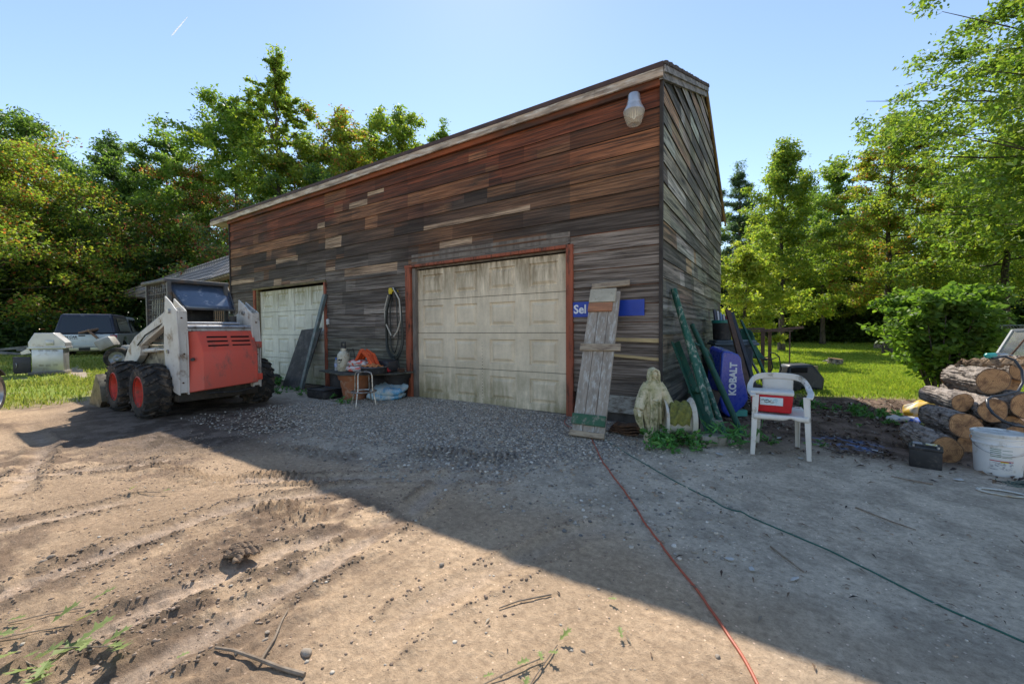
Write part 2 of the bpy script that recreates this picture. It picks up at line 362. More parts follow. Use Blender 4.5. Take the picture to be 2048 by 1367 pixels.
# leaf litter: small curled flakes
def flakes(name, pts, size, cols, m, seed=1, asp=.5, lift=.003, tilt=.35):
    rs = np.random.RandomState(seed); n = len(pts); a = rs.uniform(0, 6.28, n)
    d = np.stack([np.cos(a), np.sin(a), rs.normal(0, tilt, n)], -1) * size[:, None]; w = np.stack([-np.sin(a), np.cos(a), rs.normal(0, tilt, n)], -1) * (size * asp)[:, None]
    P = np.concatenate([pts, (gheight(pts[:, 0], pts[:, 1]) + lift + size * tilt * .8)[:, None]], 1)
    up = np.array([0, 0, 1.]) * (size * .25)[:, None]
    V = np.stack([P - d, P - w + up, P + d, P + w + up], 1).reshape(-1, 3); F = np.arange(4 * n).reshape(-1, 4)
    return np_obj(name, np_mesh(name, V, F, m, np.repeat(cols, 4, 0)))
mlit = mat('dry_leaf', (1, 1, 1), (.6, .6, .6), attr=True, s=30, rough=.9, bump=0)
pts = np.stack([rs.uniform(-1.1, 3.2, 9000), rs.uniform(4.2, 9.2, 9000)], -1)
k = sstep(4.3, 5.2, pts[:, 1]) * sstep(9.4, 8, pts[:, 1]) * (.25 + .75 * sstep(.4, .6, fbm(pts[:, 0] * 1.5, pts[:, 1] * 1.5, 3)))
pts = pts[rs.rand(9000) < k]; n = len(pts)
pal = np.array([(.2, .13, .08), (.1, .06, .04), (.3, .24, .17), (.42, .38, .31), (.05, .035, .03)])
g = flakes('leaf_litter', pts, rs.uniform(.012, .034, n), pal[rs.choice(5, n, p=[.3, .3, .2, .05, .15])], mlit, 3); tag(g, 'brown leaf litter and bark chips on the soil right of the building', kind='stuff')
th = fa + rs.uniform(-R(52), R(52), 2600); rr = 1.4 * np.exp(rs.uniform(0, 1.35, 2600)); pq = fbm(rr * np.cos(th) * 1.2, rr * np.sin(th) * 1.2, 3); pts = np.stack([rr * np.cos(th), rr * np.sin(th)], -1); pts = pts[((pts[:, 0] > -1.0) | (rs.rand(2600) < .15)) & (rs.rand(2600) < sstep(.4, .6, pq) * .9 + .1)]; n = len(pts)
g = flakes('twig_debris', pts, (.004 + .03 * rs.rand(n) ** 3), pal[rs.choice(5, n, p=[.3, .25, .2, .1, .15])], mlit, 5, asp=.2, tilt=.1); tag(g, 'fine twigs and bark shreds strewn over the dirt yard', kind='stuff')

# ------------------------------------------------------------------ grass
mgr = mat('grass_blade', (1, 1, 1), (.75, .8, .7), attr=True, s=1.2, rough=.6, bump=0, trans=.4, spec=.3)
def blades(name, pts, hgt, wid, seed, c0, c1, lean=.35):
    rs = np.random.RandomState(seed); n = len(pts); a = rs.uniform(0, 6.28, n); w = np.stack([np.cos(a), np.sin(a), np.zeros(n)], -1) * wid[:, None]
    P = np.concatenate([pts, gheight(pts[:, 0], pts[:, 1])[:, None] - .004], 1)
    l = rs.normal(0, lean, (n, 2)); top = P + np.concatenate([l, np.ones((n, 1))], 1) * hgt[:, None]; mid = P + np.concatenate([l * .3, np.full((n, 1), .6)], 1) * hgt[:, None]
    V = np.stack([P - w, P + w, mid + w * .8, top, mid - w * .8], 1).reshape(-1, 3)
    F = np.arange(5 * n).reshape(-1, 5); t = rs.rand(n, 1); cols = np.array(c0) * (1 - t) + np.array(c1) * t
    return np_obj(name, np_mesh(name, V, F, mgr, np.repeat(cols, 5, 0)))
n = 230000; th = fa - rs.uniform(R(12), R(56), n); rr = 8.5 * np.exp(rs.uniform(0, 1.75, n)); pts = np.stack([rr * np.cos(th), rr * np.sin(th)], -1)
m_ = (pts[:, 0] > -1.1) & (rs.rand(n) < sstep(8.3, 9.5, pts[:, 1] + 1.6 * (fbm(pts[:, 0] * 1.1, pts[:, 1] * 1.1, 4) - .5) - .6 * (pts[:, 0] - .5)))
pts = pts[m_]; rr = rr[m_]; n = len(pts)
g = blades('lawn_grass', pts, rs.uniform(.03, .075, n) * (1 + .01 * rr), .003 + .0004 * rr * rs.uniform(.6, 1.4, n), 5, (.24, .37, .06), (.46, .5, .1)); tag(g, 'bright sunlit lawn grass beyond the yard on the right', kind='stuff')
n = 90000; th = fa + rs.uniform(R(22), R(60), n); rr = 9.5 * np.exp(rs.uniform(0, 1.2, n)); pts = np.stack([rr * np.cos(th), rr * np.sin(th)], -1)
xx, yy = pts.T; q1 = fbm(xx * 1.1, yy * 1.1, 4); q3 = fbm(xx * .35, yy * .35, 3)
gl = sstep(.45, .6, q3 + .5 * q1 - .25 + .25 * sstep(9, 13, -xx) - .35 * sstep(.35, .0, np.abs((yy + .12 * (xx + 12)) - 2.4))) * sstep(9.6, 11.2, -xx - .2 * yy)
gl = np.maximum(gl, sstep(17, 20, -xx)); mm = (rs.rand(n) < gl * (.25 + .75 * sstep(.42, .6, q1))) & ((yy < 4.9) | (xx < -12.6)); pts = pts[mm]; rr = rr[mm]; n = len(pts)
g = blades('rough_grass', pts, rs.uniform(.04, .11, n), .004 + .0004 * rr * rs.uniform(.6, 1.4, n), 6, (.2, .28, .06), (.46, .43, .16)); tag(g, 'patchy rough grass growing along the drive on the left', kind='stuff')

# ------------------------------------------------------------------ trees
mleaf = mat('leaf', (1, 1, 1), (.7, .75, .7), attr=True, s=.7, rough=.5, bump=0, trans=.56, spec=.35)
mbark = mat('bark', (.075, .06, .048), (.14, .12, .1), (.03, .025, .02), s=9, s3=22, rough=.95, bump=.9, bs=30, stretch=(1, 1, .25), bd=.02)
def leaf_cloud(P, size, seed, cols, asp=.5, droop=.2, flat=.6, shape=4):
    """P (n,3) leaf bases -> mesh arrays"""
    rs = np.random.RandomState(seed); n = len(P)
    d = rs.normal(0, 1, (n, 3)); d[:, 2] = d[:, 2] * flat - droop; d /= np.linalg.norm(d, axis=1, keepdims=True)
    u = rs.normal(0, 1, (n, 3)); u[:, 2] += 1.0; w = np.cross(d, u); w /= np.linalg.norm(w, axis=1, keepdims=True) + 1e-6
    sz = size * rs.uniform(.6, 1.35, (n, 1)); d = d * sz; w = w * sz * asp * .5
    nrm = np.cross(d, w); nrm /= np.linalg.norm(nrm, axis=1, keepdims=True) + 1e-6; k = nrm * sz * .12
    if shape == 4:
        V = np.stack([P, P + d * .45 + w + k, P + d, P + d * .45 - w + k], 1); m = 4
    else:
        V = np.stack([P, P + d * .3 + w + k, P + d * .65 + w * .75 + k * .6, P + d, P + d * .65 - w * .75 + k * .6, P + d * .3 - w + k], 1); m = 6
    t = rs.rand(n); cc = np.array(cols); idx = rs.choice(len(cc), n, p=None)
    col = cc[idx] * rs.uniform(.75, 1.25, (n, 1))
    return V.reshape(-1, 3), np.arange(n * m).reshape(-1, m), np.repeat(np.minimum(col * 1.6, .75), m, 0)
def crown_points(h, r, base, n, nl, seed, shape='round', tight=.16, up=.35, hollow=.25):
    rs = np.random.RandomState(seed); segs = []; P = []; W = []
    for i in range(nl):
        t = (i + rs.rand()) / nl; z0 = base + (h * .93 - base) * t ** .9
        if shape == 'round': pr = math.sqrt(max(.03, 1 - (1.75 * (t - .38)) ** 2))
        elif shape == 'cone': pr = (1 - t) ** .75 * .95 + .05
        elif shape == 'spire': pr = .3 + .7 * math.sin(min(1, t * 1.6 + .25) * math.pi / 2) * (1 - t) ** .5
        elif shape == 'mix': pr = (1 - t) ** .6 * (.75 + .5 * math.sin(t * 9 + seed) ** 2) * .85 + .1
        elif shape == 'col': pr = .55 + .45 * math.sin(t * math.pi)
        else: pr = 1
        a = i * 2.39996 + rs.uniform(-.4, .4); L = r * pr * rs.uniform(.62, 1.12)
        e = up * (.4 + t) + rs.uniform(-.15, .2)
        d = np.array([math.cos(a) * math.cos(e), math.sin(a) * math.cos(e), math.sin(e)])
        p0 = np.array([0, 0, z0]); p1 = p0 + d * L; p1[2] = min(p1[2], h); segs.append((p0, p1, L))
        W.append(L)
    W = np.array(W) + .3 * r; W /= W.sum(); cnt = rs.multinomial(n, W)
    for (p0, p1, L), c in zip(segs, cnt):
        ns = max(3, int(L / r * 9)); sub = []
        for k in range(ns):
            s = rs.uniform(hollow, 1.05); q = p0 + (p1 - p0) * s; o = rs.normal(0, 1, 3); o[2] *= .55; o /= np.linalg.norm(o) + 1e-6
            sub.append((q, q + o * L * rs.uniform(.18, .5) * (1.15 - .5 * s)))
        ii = rs.randint(0, ns, c); tt = rs.beta(1.6, 1.1, c)[:, None]
        a_ = np.array([sub[k][0] for k in ii]).reshape(-1, 3); b_ = np.array([sub[k][1] for k in ii]).reshape(-1, 3)
        P.append(a_ + (b_ - a_) * tt + rs.normal(0, tight * r * .3, (c, 3)) * np.array([1, 1, .6]))
    # leader at the top
    c = n // 30; P.append(np.stack([rs.normal(0, .05 * r, c), rs.normal(0, .05 * r, c), rs.uniform(h * .8, h, c)], -1))
    return np.concatenate(P), segs
PROT = {}
def tree(name, label, cat, x, y, h, r, base, n, leaf, cols, seed, shape='round', trunk=.16, group=None, nl=34, up=.35, tight=.16, rot=0., asp=.55, lean=0, droop=.2, six=False):
    z = zat(x, y); root = thing(name, label, cat, (x, y, z), group)
    P, segs = crown_points(h, r, base, n, nl, seed, shape, tight, up)
    V, F, Cc = leaf_cloud(P, leaf, seed + 1, cols, asp=asp, droop=droop, shape=6 if six else 4)
    np_obj('crown', np_mesh('crown', V, F, mleaf, Cc), root)
    mb = MB(); rs = random.Random(seed); top = h * .93
    pts = [(rs.uniform(-.04, .04) * r * t, rs.uniform(-.04, .04) * r * t, -.1 + (top + .1) * t) for t in [k / 7 for k in range(8)]]
    mb.tube(pts, [trunk * (1.35 if k == 0 else 1) * (1 - k / 7.6) + .006 for k in range(8)], 8)
    for p0, p1, L in segs:
        if rs.random() < .75: mb.tube([tuple(p0), tuple(p0 + (p1 - p0) * .5 + np.array([0, 0, -.03 * L])), tuple(p1)], [trunk * .22, trunk * .12, .006], 5)
    mb.v = [(a + x, b + y, c + z) for a, b, c in mb.v]
    obj('trunk', mb, mbark, root)
    return root
GD = [(.075, .13, .04), (.09, .14, .04), (.06, .1, .045)]; GM = [(.14, .21, .045), (.11, .18, .045), (.18, .24, .05)]
GY = [(.24, .28, .05), (.18, .25, .045), (.3, .31, .06)]; GR = [(.34, .09, .07), (.2, .24, .06), (.14, .2, .05), (.16, .22, .06), (.3, .2, .1)]
GO = [(.16, .22, .045), (.22, .25, .05), (.34, .14, .05), (.16, .2, .06)]; GB = [(.09, .14, .085), (.07, .12, .075)]
def at(px, depth):   # metres across and ahead of the camera for a bearing in the picture
    k = (px - 1024) / 815.7 * depth; return (.838 * k - .545 * depth, .545 * k + .838 * depth)
bp = 'trees at the edge of the woods'
def T(label, px, depth, top, r, base, n, leaf, cols, seed, **kw):
    n = int(n * 1.7); leaf = leaf * .74; x, y = at(px, depth); h = 1.2 + (664 - top) / 815.7 * depth - gz(np.array([x]), np.array([y]))[0]
    return tree(kw.pop('name', 'broadleaf_tree'), label, 'tree', x, y, h, r, base, n, leaf, cols, seed, group=bp, **kw)
T('tall narrow maple that rises highest above the woods left of the building', 566, 27, 108, 5.6, 4.5, 17000, .25, GM + GY, 21, shape='mix', trunk=.2, nl=56, up=1.0, tight=.04)
T('broad green tree whose crown joins the left side of the tallest maple', 480, 29, 205, 5.6, 3, 21000, .3, GM, 22, trunk=.25, up=.7)
T('dark dense tree with the darkest trunk left of the red-leaved maple', 250, 34, 330, 5.2, 2.5, 17000, .26, GD, 23, trunk=.22)
T('dark rounded tree on the skyline right above the dense dark tree', 235, 33, 268, 5, 4, 14000, .32, GD, 24, trunk=.25)
T('loose airy tree with drooping leaves at the far left skyline', 60, 25, 222, 5.4, 3.5, 9500, .34, GD + GM, 25, trunk=.2, up=.6, asp=.35, droop=.7)
T('loose tree at the very left edge of the picture, on the skyline', -90, 24, 215, 5, 3.5, 8500, .34, GD + GM, 26, trunk=.2, up=.6, asp=.35, droop=.7)
T('near maple with red upper leaves and yellow-green lower boughs at the left edge', -10, 22, 285, 6.3, 1.2, 32000, .21, GY + GY + GM + [(.32, .1, .05), (.26, .13, .05)], 27, trunk=.14, nl=46, up=.2)
T('low yellow-green maple spreading its boughs behind the pickup truck', 70, 27, 420, 5.0, 1.4, 22000, .22, GY + GM, 28, trunk=.13, nl=40, up=.15)
T('red-leaved maple standing left of the roof corner', 415, 29, 330, 5.0, 1, 22000, .2, GR, 29, trunk=.15, nl=40)
T('green tree on the skyline between the rounded dark tree and the broad one', 345, 31, 268, 4.6, 4, 14000, .3, GM + GD, 30, trunk=.22)
T('round pale green tree with orange tips just right of the tallest maple', 690, 30, 225, 5.2, 3, 21000, .28, GY + GO, 31, trunk=.22)
T('pale yellow-green tree rising behind the middle of the roof', 805, 31, 222, 4.6, 3, 20000, .28, GY + GM, 32, trunk=.22, up=.6)
T('small tip of a tree showing over the roof right of the pale trees', 893, 31, 246, 2.8, 3, 10000, .26, GM, 33, trunk=.15, up=.7)
T('red-tinged maple behind the left end of the roof, under the tallest maple', 560, 22, 400, 4, 1, 14000, .2, GR + GB, 34, trunk=.15)
T('bluish dark tree behind the low shed roof', 640, 25, 330, 4, 1.5, 13000, .22, GB + GM, 35, trunk=.18)
T('dark tree with a bare lower trunk behind the shed corner', 330, 34, 400, 5.2, 3.2, 12000, .22, GD, 36, trunk=.2)
T('olive-green tree filling the skyline between the tallest maple and the pale round tree', 625, 29, 270, 4.2, 3, 15000, .27, GM + GY, 37, trunk=.2)
T('green tree crown low on the skyline between the two pale trees behind the roof', 752, 33, 246, 4.0, 3, 13000, .28, GM, 38, trunk=.2)
T('leafy dark green tree filling the gap above the pickup truck', 160, 33, 345, 5.2, 2, 18000, .25, GD + GM, 39, trunk=.22)
# right of the building
T('mid-green tree filling the gap between the pine and the pale green maple', 1510, 31, 430, 4.2, 1.5, 16000, .24, GM + GY, 56, trunk=.18)
T('broad green tree behind the thin-crowned tree with two tips', 1625, 36, 385, 5.0, 1.5, 18000, .26, GM, 57, trunk=.2)
T('shady green tree behind the lawn between the two lawn trees', 1690, 33, 440, 4.4, 1.5, 16000, .24, GM, 53, trunk=.2)
T('shady dark tree far behind the shrub', 1900, 32, 400, 5.5, 1.5, 18000, .25, GD + GM, 54, trunk=.22)
T('bright low tree at the corner of the woods behind the metal stand', 1530, 27, 480, 3.4, 1.2, 13000, .2, GY, 55, trunk=.13)
T('grey-green pine just right of the building edge', 1475, 30, 335, 3.6, 2.4, 24000, .22, GB, 41, name='pine_tree', shape='cone', trunk=.18, asp=.26, nl=46, up=.25, tight=.12)
T('second pine behind the pale green maple', 1600, 34, 395, 3.4, 2.4, 15000, .22, GB, 42, name='pine_tree', shape='cone', trunk=.18, asp=.26, nl=46, up=.25)
T('pale green spire-topped maple on the lawn', 1563, 20, 290, 3.0, 1.4, 24000, .17, GY + GM, 43, shape='mix', trunk=.13, nl=54, up=.6)
T('tree with light leafy spray beside the building back corner', 1490, 15, 500, 1.6, .6, 9000, .16, GY, 44, trunk=.07, up=.3)
T('thin-crowned tree with two tall tips behind the red-tinged one', 1668, 30, 335, 2.6, 2.5, 11000, .24, GM, 45, shape='spire', trunk=.14, nl=40, up=.8)
T('red-tinged tree with a tall dark trunk right of the lawn', 1775, 17, 245, 3.2, 1.7, 21000, .15, GO + GY, 46, shape='mix', trunk=.14, nl=56, up=.3, tight=.12)
T('small dark-trunked lawn tree nearest the building', 1645, 24, 450, 2.6, 1.7, 9000, .17, GY + GM, 47, trunk=.12)
T('small tree with a flared trunk foot at the middle of the lawn', 1708, 26, 480, 2.8, 1.7, 9000, .17, GO + GY, 48, trunk=.15)
T('full green tree beyond the bush on the right', 1850, 21, 330, 4.2, 1.6, 17000, .18, GM + GY, 49, trunk=.15, nl=44)
T('tree with long hanging boughs above the bush at the right edge', 2010, 15, 280, 4.3, 2.0, 26000, .15, GM + GY, 50, trunk=.15, nl=44, up=.1)
T('dark tree behind the chain-link fence at the right edge', 2080, 24, 330, 5, 1.2, 14000, .2, GD + GB, 51, trunk=.2)
T('large ash-like tree whose leafy boughs hang into the upper right corner', 2290, 9.6, -160, 5.1, 2.8, 76000, .17, GM + [(.2, .24, .045), (.1, .15, .04)], 52, trunk=.2, nl=130, up=.25, tight=.09, asp=.42, droop=.35, six=True)
# the woods as one mass
n = 200000; th = np.concatenate([fa + rs.uniform(R(12), R(62), n // 2), fa - rs.uniform(R(20), R(62), n // 2)]); rr = rs.uniform(33, 46, n)
rr[:n // 2] = rs.uniform(35, 48, n // 2)
hh = 8.2 * rs.rand(n) ** 1.1 * (.7 + .6 * vn(th * 22, rr * .1)); hh[n // 2:] *= .8
P = np.stack([rr * np.cos(th), rr * np.sin(th), gz(rr * np.cos(th), rr * np.sin(th)) + hh], -1)
Vv, Ff, Cc = leaf_cloud(P, .36, 77, [(.05, .085, .035), (.07, .11, .035), (.09, .13, .04)])
g = np_obj('woods', np_mesh('woods', Vv, Ff, mleaf, Cc)); tag(g, 'dense dark woods closing off the yard behind the separate trees', kind='stuff')
n = 26000; th = np.concatenate([fa + rs.uniform(R(26), R(62), n // 2), fa - rs.uniform(R(22), R(62), n // 2)]); rr = np.concatenate([rs.uniform(31, 36, n // 2), rs.uniform(31, 36, n // 2)])
P = np.stack([rr * np.cos(th), rr * np.sin(th), gz(rr * np.cos(th), rr * np.sin(th)) + 1.9 * rs.rand(n) * (.4 + vn(th * 40, rr * .1))], -1)
Vv, Ff, Cc = leaf_cloud(P, .24, 78, [(.04, .07, .03), (.06, .1, .03), (.09, .13, .04)])
g = np_obj('undergrowth', np_mesh('undergrowth', Vv, Ff, mleaf, Cc)); tag(g, 'low tangled undergrowth at the foot of the woods', kind='stuff')
# ------------------------------------------------------------------ the timber-clad building
BL = (-6.7, 8.2, 0.0)
barn = thing('barn', 'tall timber-clad garage building with weathered brown board siding and two cream doors', 'barn', BL)
X0, X1, YF, YB = -12.29, -1.19, 5.12, 11.23
ZE, YR, ZR = 4.16, 8.52, 5.56
D1 = (-5.42, -2.42, 2.28); D2 = (-10.98, -8.05, 2.22)
msid = mat('weathered_siding', (1, 1, 1), (.33, .29, .26), (.04, .03, .024), s=3.2, s3=4.2, amt=.43, rough=.8, bump=.9, bs=22, stretch=(.3, 1, 10), attr=True, lo=.38, hi=.62, bd=.006)
def sid_side():
    return mat('weathered_siding_end', (1, 1, 1), (.4, .42, .4), (.03, .03, .025), s=2.0, s3=3., amt=.45, rough=.85, bump=.7, bs=18, stretch=(1, .35, 9), attr=True, lo=.38, hi=.62, bd=.006)
rnd = random.Random(5)
def jit(c, a=.25): k = 1 + rnd.uniform(-a, a); return tuple(max(.003, v * k * (1 + rnd.uniform(-.06, .06))) for v in c)
def lerp(a, b, t): return tuple(a[i] + (b[i] - a[i]) * t for i in range(3))
def fcol(x, z):
    """smooth weathering over the whole front: reddish under the eave, black-brown in the middle, silver-grey low down"""
    f = lambda a, b, k: float(fbm(np.array([x * a + k]), np.array([z * b + k]), 3)[0])
    red = (.33, .095, .045); org = (.52, .25, .12); dk = (.1, .07, .054); gy = (.32, .272, .232)
    n1 = f(.8, 2.2, 3.); n2 = f(1.5, 3.1, 40.); hz = z + 1.1 * (n1 - .5)
    st = lambda a, b, v: max(0., min(1., (v - a) / (b - a)))
    b = lerp(gy, dk, st(2.0, 2.7, hz)); b = lerp(b, lerp(dk, org, st(.42, .72, n2)), st(2.5, 3.1, hz)); b = lerp(b, lerp(red, dk, st(.5, .75, n2) * .7), st(3.1, 3.6, hz))
    if x > -3.6: b = lerp(b, org, .6 * st(-3.6, -1.4, x) * st(2.9, 3.2, z) * st(3.95, 3.6, z))
    if x > -2.5 and z < 2.55: b = lerp((.48, .4, .335), (.32, .265, .225), n2)
    if z < 1.3 and x < -5.4: b = lerp(b, (.36, .36, .26), .8 * st(1.3, .7, z))
    return b
mb = MB(); courses = []
z = .36
while z < ZE: courses.append((z, min(z + .2325, ZE + .02))); z += .2325
def clad_board(mb, xa, xb, za, zb, split=True):
    lo = YF - .022; hi = YF - .006; H = .2325
    yy = lambda zz, z0: lo + (hi - lo) * (zz - z0) / H
    x = xa
    while x < xb - .01:
        w = rnd.choice((.25, .4, .6, .9, 1.3, 1.9)) * rnd.uniform(.8, 1.2)
        if x > -2.5: w = 3 if za < 2.5 else w * 1.6
        xe = xb if xb - x - w < .2 else x + w
        cs = [(za, zb)]
        if split and x < -2.6 and rnd.random() < .55: k = za + (zb - za) * rnd.choice((.33, .5, .66)); cs = [(za, k), (k, zb)]
        for (a, b) in cs:
            q = rnd.random(); k = rnd.uniform(.55, 1.1); zc = (a + b) / 2; ca, cb = fcol(x, zc), fcol(xe, zc)
            if q < .1 and x < -2.6 and len(cs) > 1: ca = cb = (.6, .42, .28) if za > 2 else (.5, .43, .36); k = 1
            elif q < .18 and za > 2.2: ca = lerp(ca, (.5, .24, .11), .6); cb = lerp(cb, (.42, .21, .11), .6)
            ca = tuple(v * k for v in ca); cb = tuple(v * k for v in cb); mb.cur = (ca, cb, cb, ca)
            y0 = yy(a, za) ; y1 = yy(b, za)
            mb.add([(x, y0, a), (xe, y0, a), (xe, y1, b), (x, y1, b)], [(0, 1, 2, 3)])
        mb.cur = (.35, .1, .035) if (x > -2.5 and za < 2.6 and za > .9) or rnd.random() < .05 else (.012, .01, .009)
        mb.add([(x, lo, za + .0), (xe, lo, za + .0), (xe, YF, za - (.008 if x > -2.5 else .003)), (x, YF, za - (.008 if x > -2.5 else .003))], [(3, 2, 1, 0)])
        x = xe
for za, zb in courses:
    ivs = [(X0, D2[0] - .06, za), (D2[0] - .06, D2[1] + .06, max(za, D2[2] + .07)), (D2[1] + .06, D1[0] - .08, za), (D1[0] - .08, D1[1] + .05, max(za, D1[2] + .09)), (D1[1] + .05, X1, za)]
    for a, b, zz in ivs:
        if zz < zb - .02:
            sag = 0
            clad_board(mb, a, b, zz + .003, zb)
# backing that closes the wall behind the boards
mb.cur = (.05, .04, .035)
for a, b, z0, z1 in ((X0, D2[0], 0.3, ZE), (D2[0], D2[1], D2[2] + .05, ZE), (D2[1], D1[0], 0.3, ZE), (D1[0], D1[1], D1[2] + .05, ZE), (D1[1], X1, 0.3, ZE)):
    mb.box((a, YF + .002, z0), (b, YF + .12, z1))
obj('wall', mb, msid, barn, smooth=0)
# missing lap strips of bare sheathing, and the white board low on the right bay
mb = MB(); 
mb.prism([(-1.98, YF - .028, 1.062), (-1.2, YF - .028, 1.035), (-1.2, YF - .028, 1.085), (-1.98, YF - .028, 1.1)], (0, .008, 0)); mb.prism([(-1.98, YF - .028, .87), (-1.2, YF - .028, .815), (-1.2, YF - .028, .85), (-1.98, YF - .028, .905)], (0, .008, 0))
obj('exposed_sheathing', mb, mat('bare_pine', (.55, .42, .22), (.4, .3, .16), s=6, rough=.8, bump=.2, stretch=(1, 1, 6)), barn)
mb = MB(); mb.box((D1[1] + .14, YF - .012, .13), (X1 - .01, YF + .1, .355)); obj('skirt_board', mb, mat('peeling_white', (.5, .49, .45), (.3, .28, .24), (.12, .09, .07), s=3, s3=6, amt=.45, rough=.85, bump=.5, bs=14, stretch=(1, 1, 3)), barn)
for a_, b_ in (((X0 + .02, YF + .03, -.2), (D2[0], YF + .14, .36)), ((D2[1], YF + .03, -.2), (D1[0], YF + .14, .36)), ((D1[1], YF + .03, -.2), (X1 - .02, YF + .14, .36)), ((X1 - .16, YF + .14, -.2), (X1 - .03, YB, .2))):
    mb = MB(); mb.box(a_, b_); obj('foundation', mb, mat('old_footing', (.06, .05, .045), (.12, .11, .1), s=5, rough=.95, bump=.5), barn)
# right gable wall
mb = MB(); z = .2; XS = X1
def prof(y):  # roof underside over the side wall
    return ZE + (ZR - ZE) * (y - YF) / (YR - YF) if y < YR else ZR - .5 * (y - YR)
while z < ZR:
    zb = min(z + .2325, ZR)
    # extent of the wall at this height
    ya = YF + .03 if z < ZE - .01 else YF + (z - ZE) / (ZR - ZE) * (YR - YF)
    yb = YB if z < prof(YB) else YR + (ZR - z) / .5
    x = ya
    while x < yb - .02:
        w = rnd.choice((.25, .4, .6, .9, 1.3)) * rnd.uniform(.8, 1.2); xe = yb if yb - x - w < .15 else x + w
        q = rnd.random(); b = (.42, .39, .3) if q < .5 else ((.22, .2, .165) if q < .78 else ((.56, .54, .46) if q < .94 else (.46, .33, .2)))
        if z < 1.6: b = lerp(b, (.17, .16, .15), .6)
        if z > 5.1: b = lerp(b, (.4, .2, .06), .5)
        cs = [(z, zb)] if rnd.random() < .7 else [(z, (z + zb) / 2), ((z + zb) / 2, zb)]
        for a, bb in cs:
            mb.cur = jit(b); t0 = (a - z) / .2325; t1 = (bb - z) / .2325
            za_, zb_ = a, bb
            y_hi0 = min(x, yb); mb.add([(XS + .022 - .016 * t0, x, a), (XS + .022 - .016 * t0, xe, a), (XS + .022 - .016 * t1, xe, min(bb, prof(xe) + .02)), (XS + .022 - .016 * t1, x, min(bb, prof(x) + .02))], [(0, 1, 2, 3)])
        mb.cur = (.012, .012, .012); mb.add([(XS + .022, x, z), (XS + .022, xe, z), (XS, xe, z), (XS, x, z)], [(3, 2, 1, 0)])
        x = xe
    z = zb
mb.cur = (.05, .05, .045); mb.prism([(XS + .0, YF + .03, .1), (XS, YB, .1), (XS, YB, prof(YB) - .01), (XS, YR, ZR - .01), (XS, YF + .03, ZE)], (-.1, 0, 0))
obj('wall', mb, sid_side(), barn, smooth=0)
mb = MB(); mb.cur = (.08, .075, .07)
mb.prism([(X0, YF, 0), (X0, YB, 0), (X0, YB, prof(YB)), (X0, YR, ZR), (X0, YF, ZE)], (.1, 0, 0)); mb.box((X0 + .1, YB - .1, 0), (X1 - .1, YB, prof(YB)))
obj('wall', mb, msid, barn, smooth=0)
for cxx in (X1 + .012, X0 - .012):
    mb = MB(); mb.bar((cxx, YF - .012, -.05), (cxx, YF - .012, ZE), .035, .06); obj('corner_trim', mb, mat('dark_trim', (.03, .025, .022), (.06, .05, .045), s=5, rough=.8), barn)
# roof planes with overhang
rx0, rx1 = X0 - .92, X1 + .05; yfe = YF - .09; ybe = 11.95
def rz(y): return ZE + .1 + (ZR - ZE) * (y - YF) / (YR - YF) if y <= YR else ZR + .1 - .5 * (y - YR)
mb = MB()
mb.prism([(rx0, yfe, rz(yfe) + .02), (rx0, YR, rz(YR) + .02), (rx0, ybe, rz(ybe) + .02), (rx0, ybe, rz(ybe) + .07), (rx0, YR, rz(YR) + .08), (rx0, yfe - .03, rz(yfe) + .075)], (rx1 - rx0, 0, 0))
for k in range(60):   # ragged shingle butts along the right rake
    y = yfe + (YR - yfe) * k / 60; mb.box((rx1 - .1, y, rz(y) + .06), (rx1 + .025 + .01 * rnd.random(), y + .05, rz(y) + .095 + .012 * rnd.random()))
obj('roof', mb, mat('asphalt_shingle', (.06, .045, .04), (.1, .08, .07), s=12, rough=.95, bump=.6, bs=60), barn, smooth=0)
mfas = mat('peeling_fascia', (.6, .47, .36), (.2, .16, .13), (.7, .66, .6), s=2.5, s3=3.5, amt=.35, rough=.85, bump=.5, bs=14, stretch=(.8, 1, 6))
mb = MB(); x = rx0
while x < rx1 - .1:
    xe = min(rx1, x + rnd.uniform(1.4, 3)); xe = rx1 if rx1 - xe < .6 else xe; j = rnd.uniform(-.006, .006); mb.box((x, yfe - .03, rz(yfe) - .085 + j), (xe - .004, yfe, rz(yfe) + .018)); x = xe
obj('fascia', mb, mfas, barn, smooth=0)
mb = MB(); mb.box((rx0 + .02, yfe - .036, rz(yfe) + .02), (rx1, yfe - .03, rz(yfe) + .08)); obj('drip_edge', mb, mat('brown_metal', (.09, .05, .04), (.05, .03, .03), s=4, rough=.6), barn)
mb = MB(); mb.box((X0 - .03, YF - .07, ZE - .09), (X1, YF - .03, ZE + .0)); obj('frieze_board', mb, mat('red_board', (.3, .08, .03), (.07, .035, .025), s=.8, rough=.8, stretch=(1, 1, 5)), barn)
mb = MB(); mb.box((rx0, yfe + .003, ZE + .0), (X0 + .02, YF + .3, ZE + .03)); obj('soffit', mb, mfas, barn)
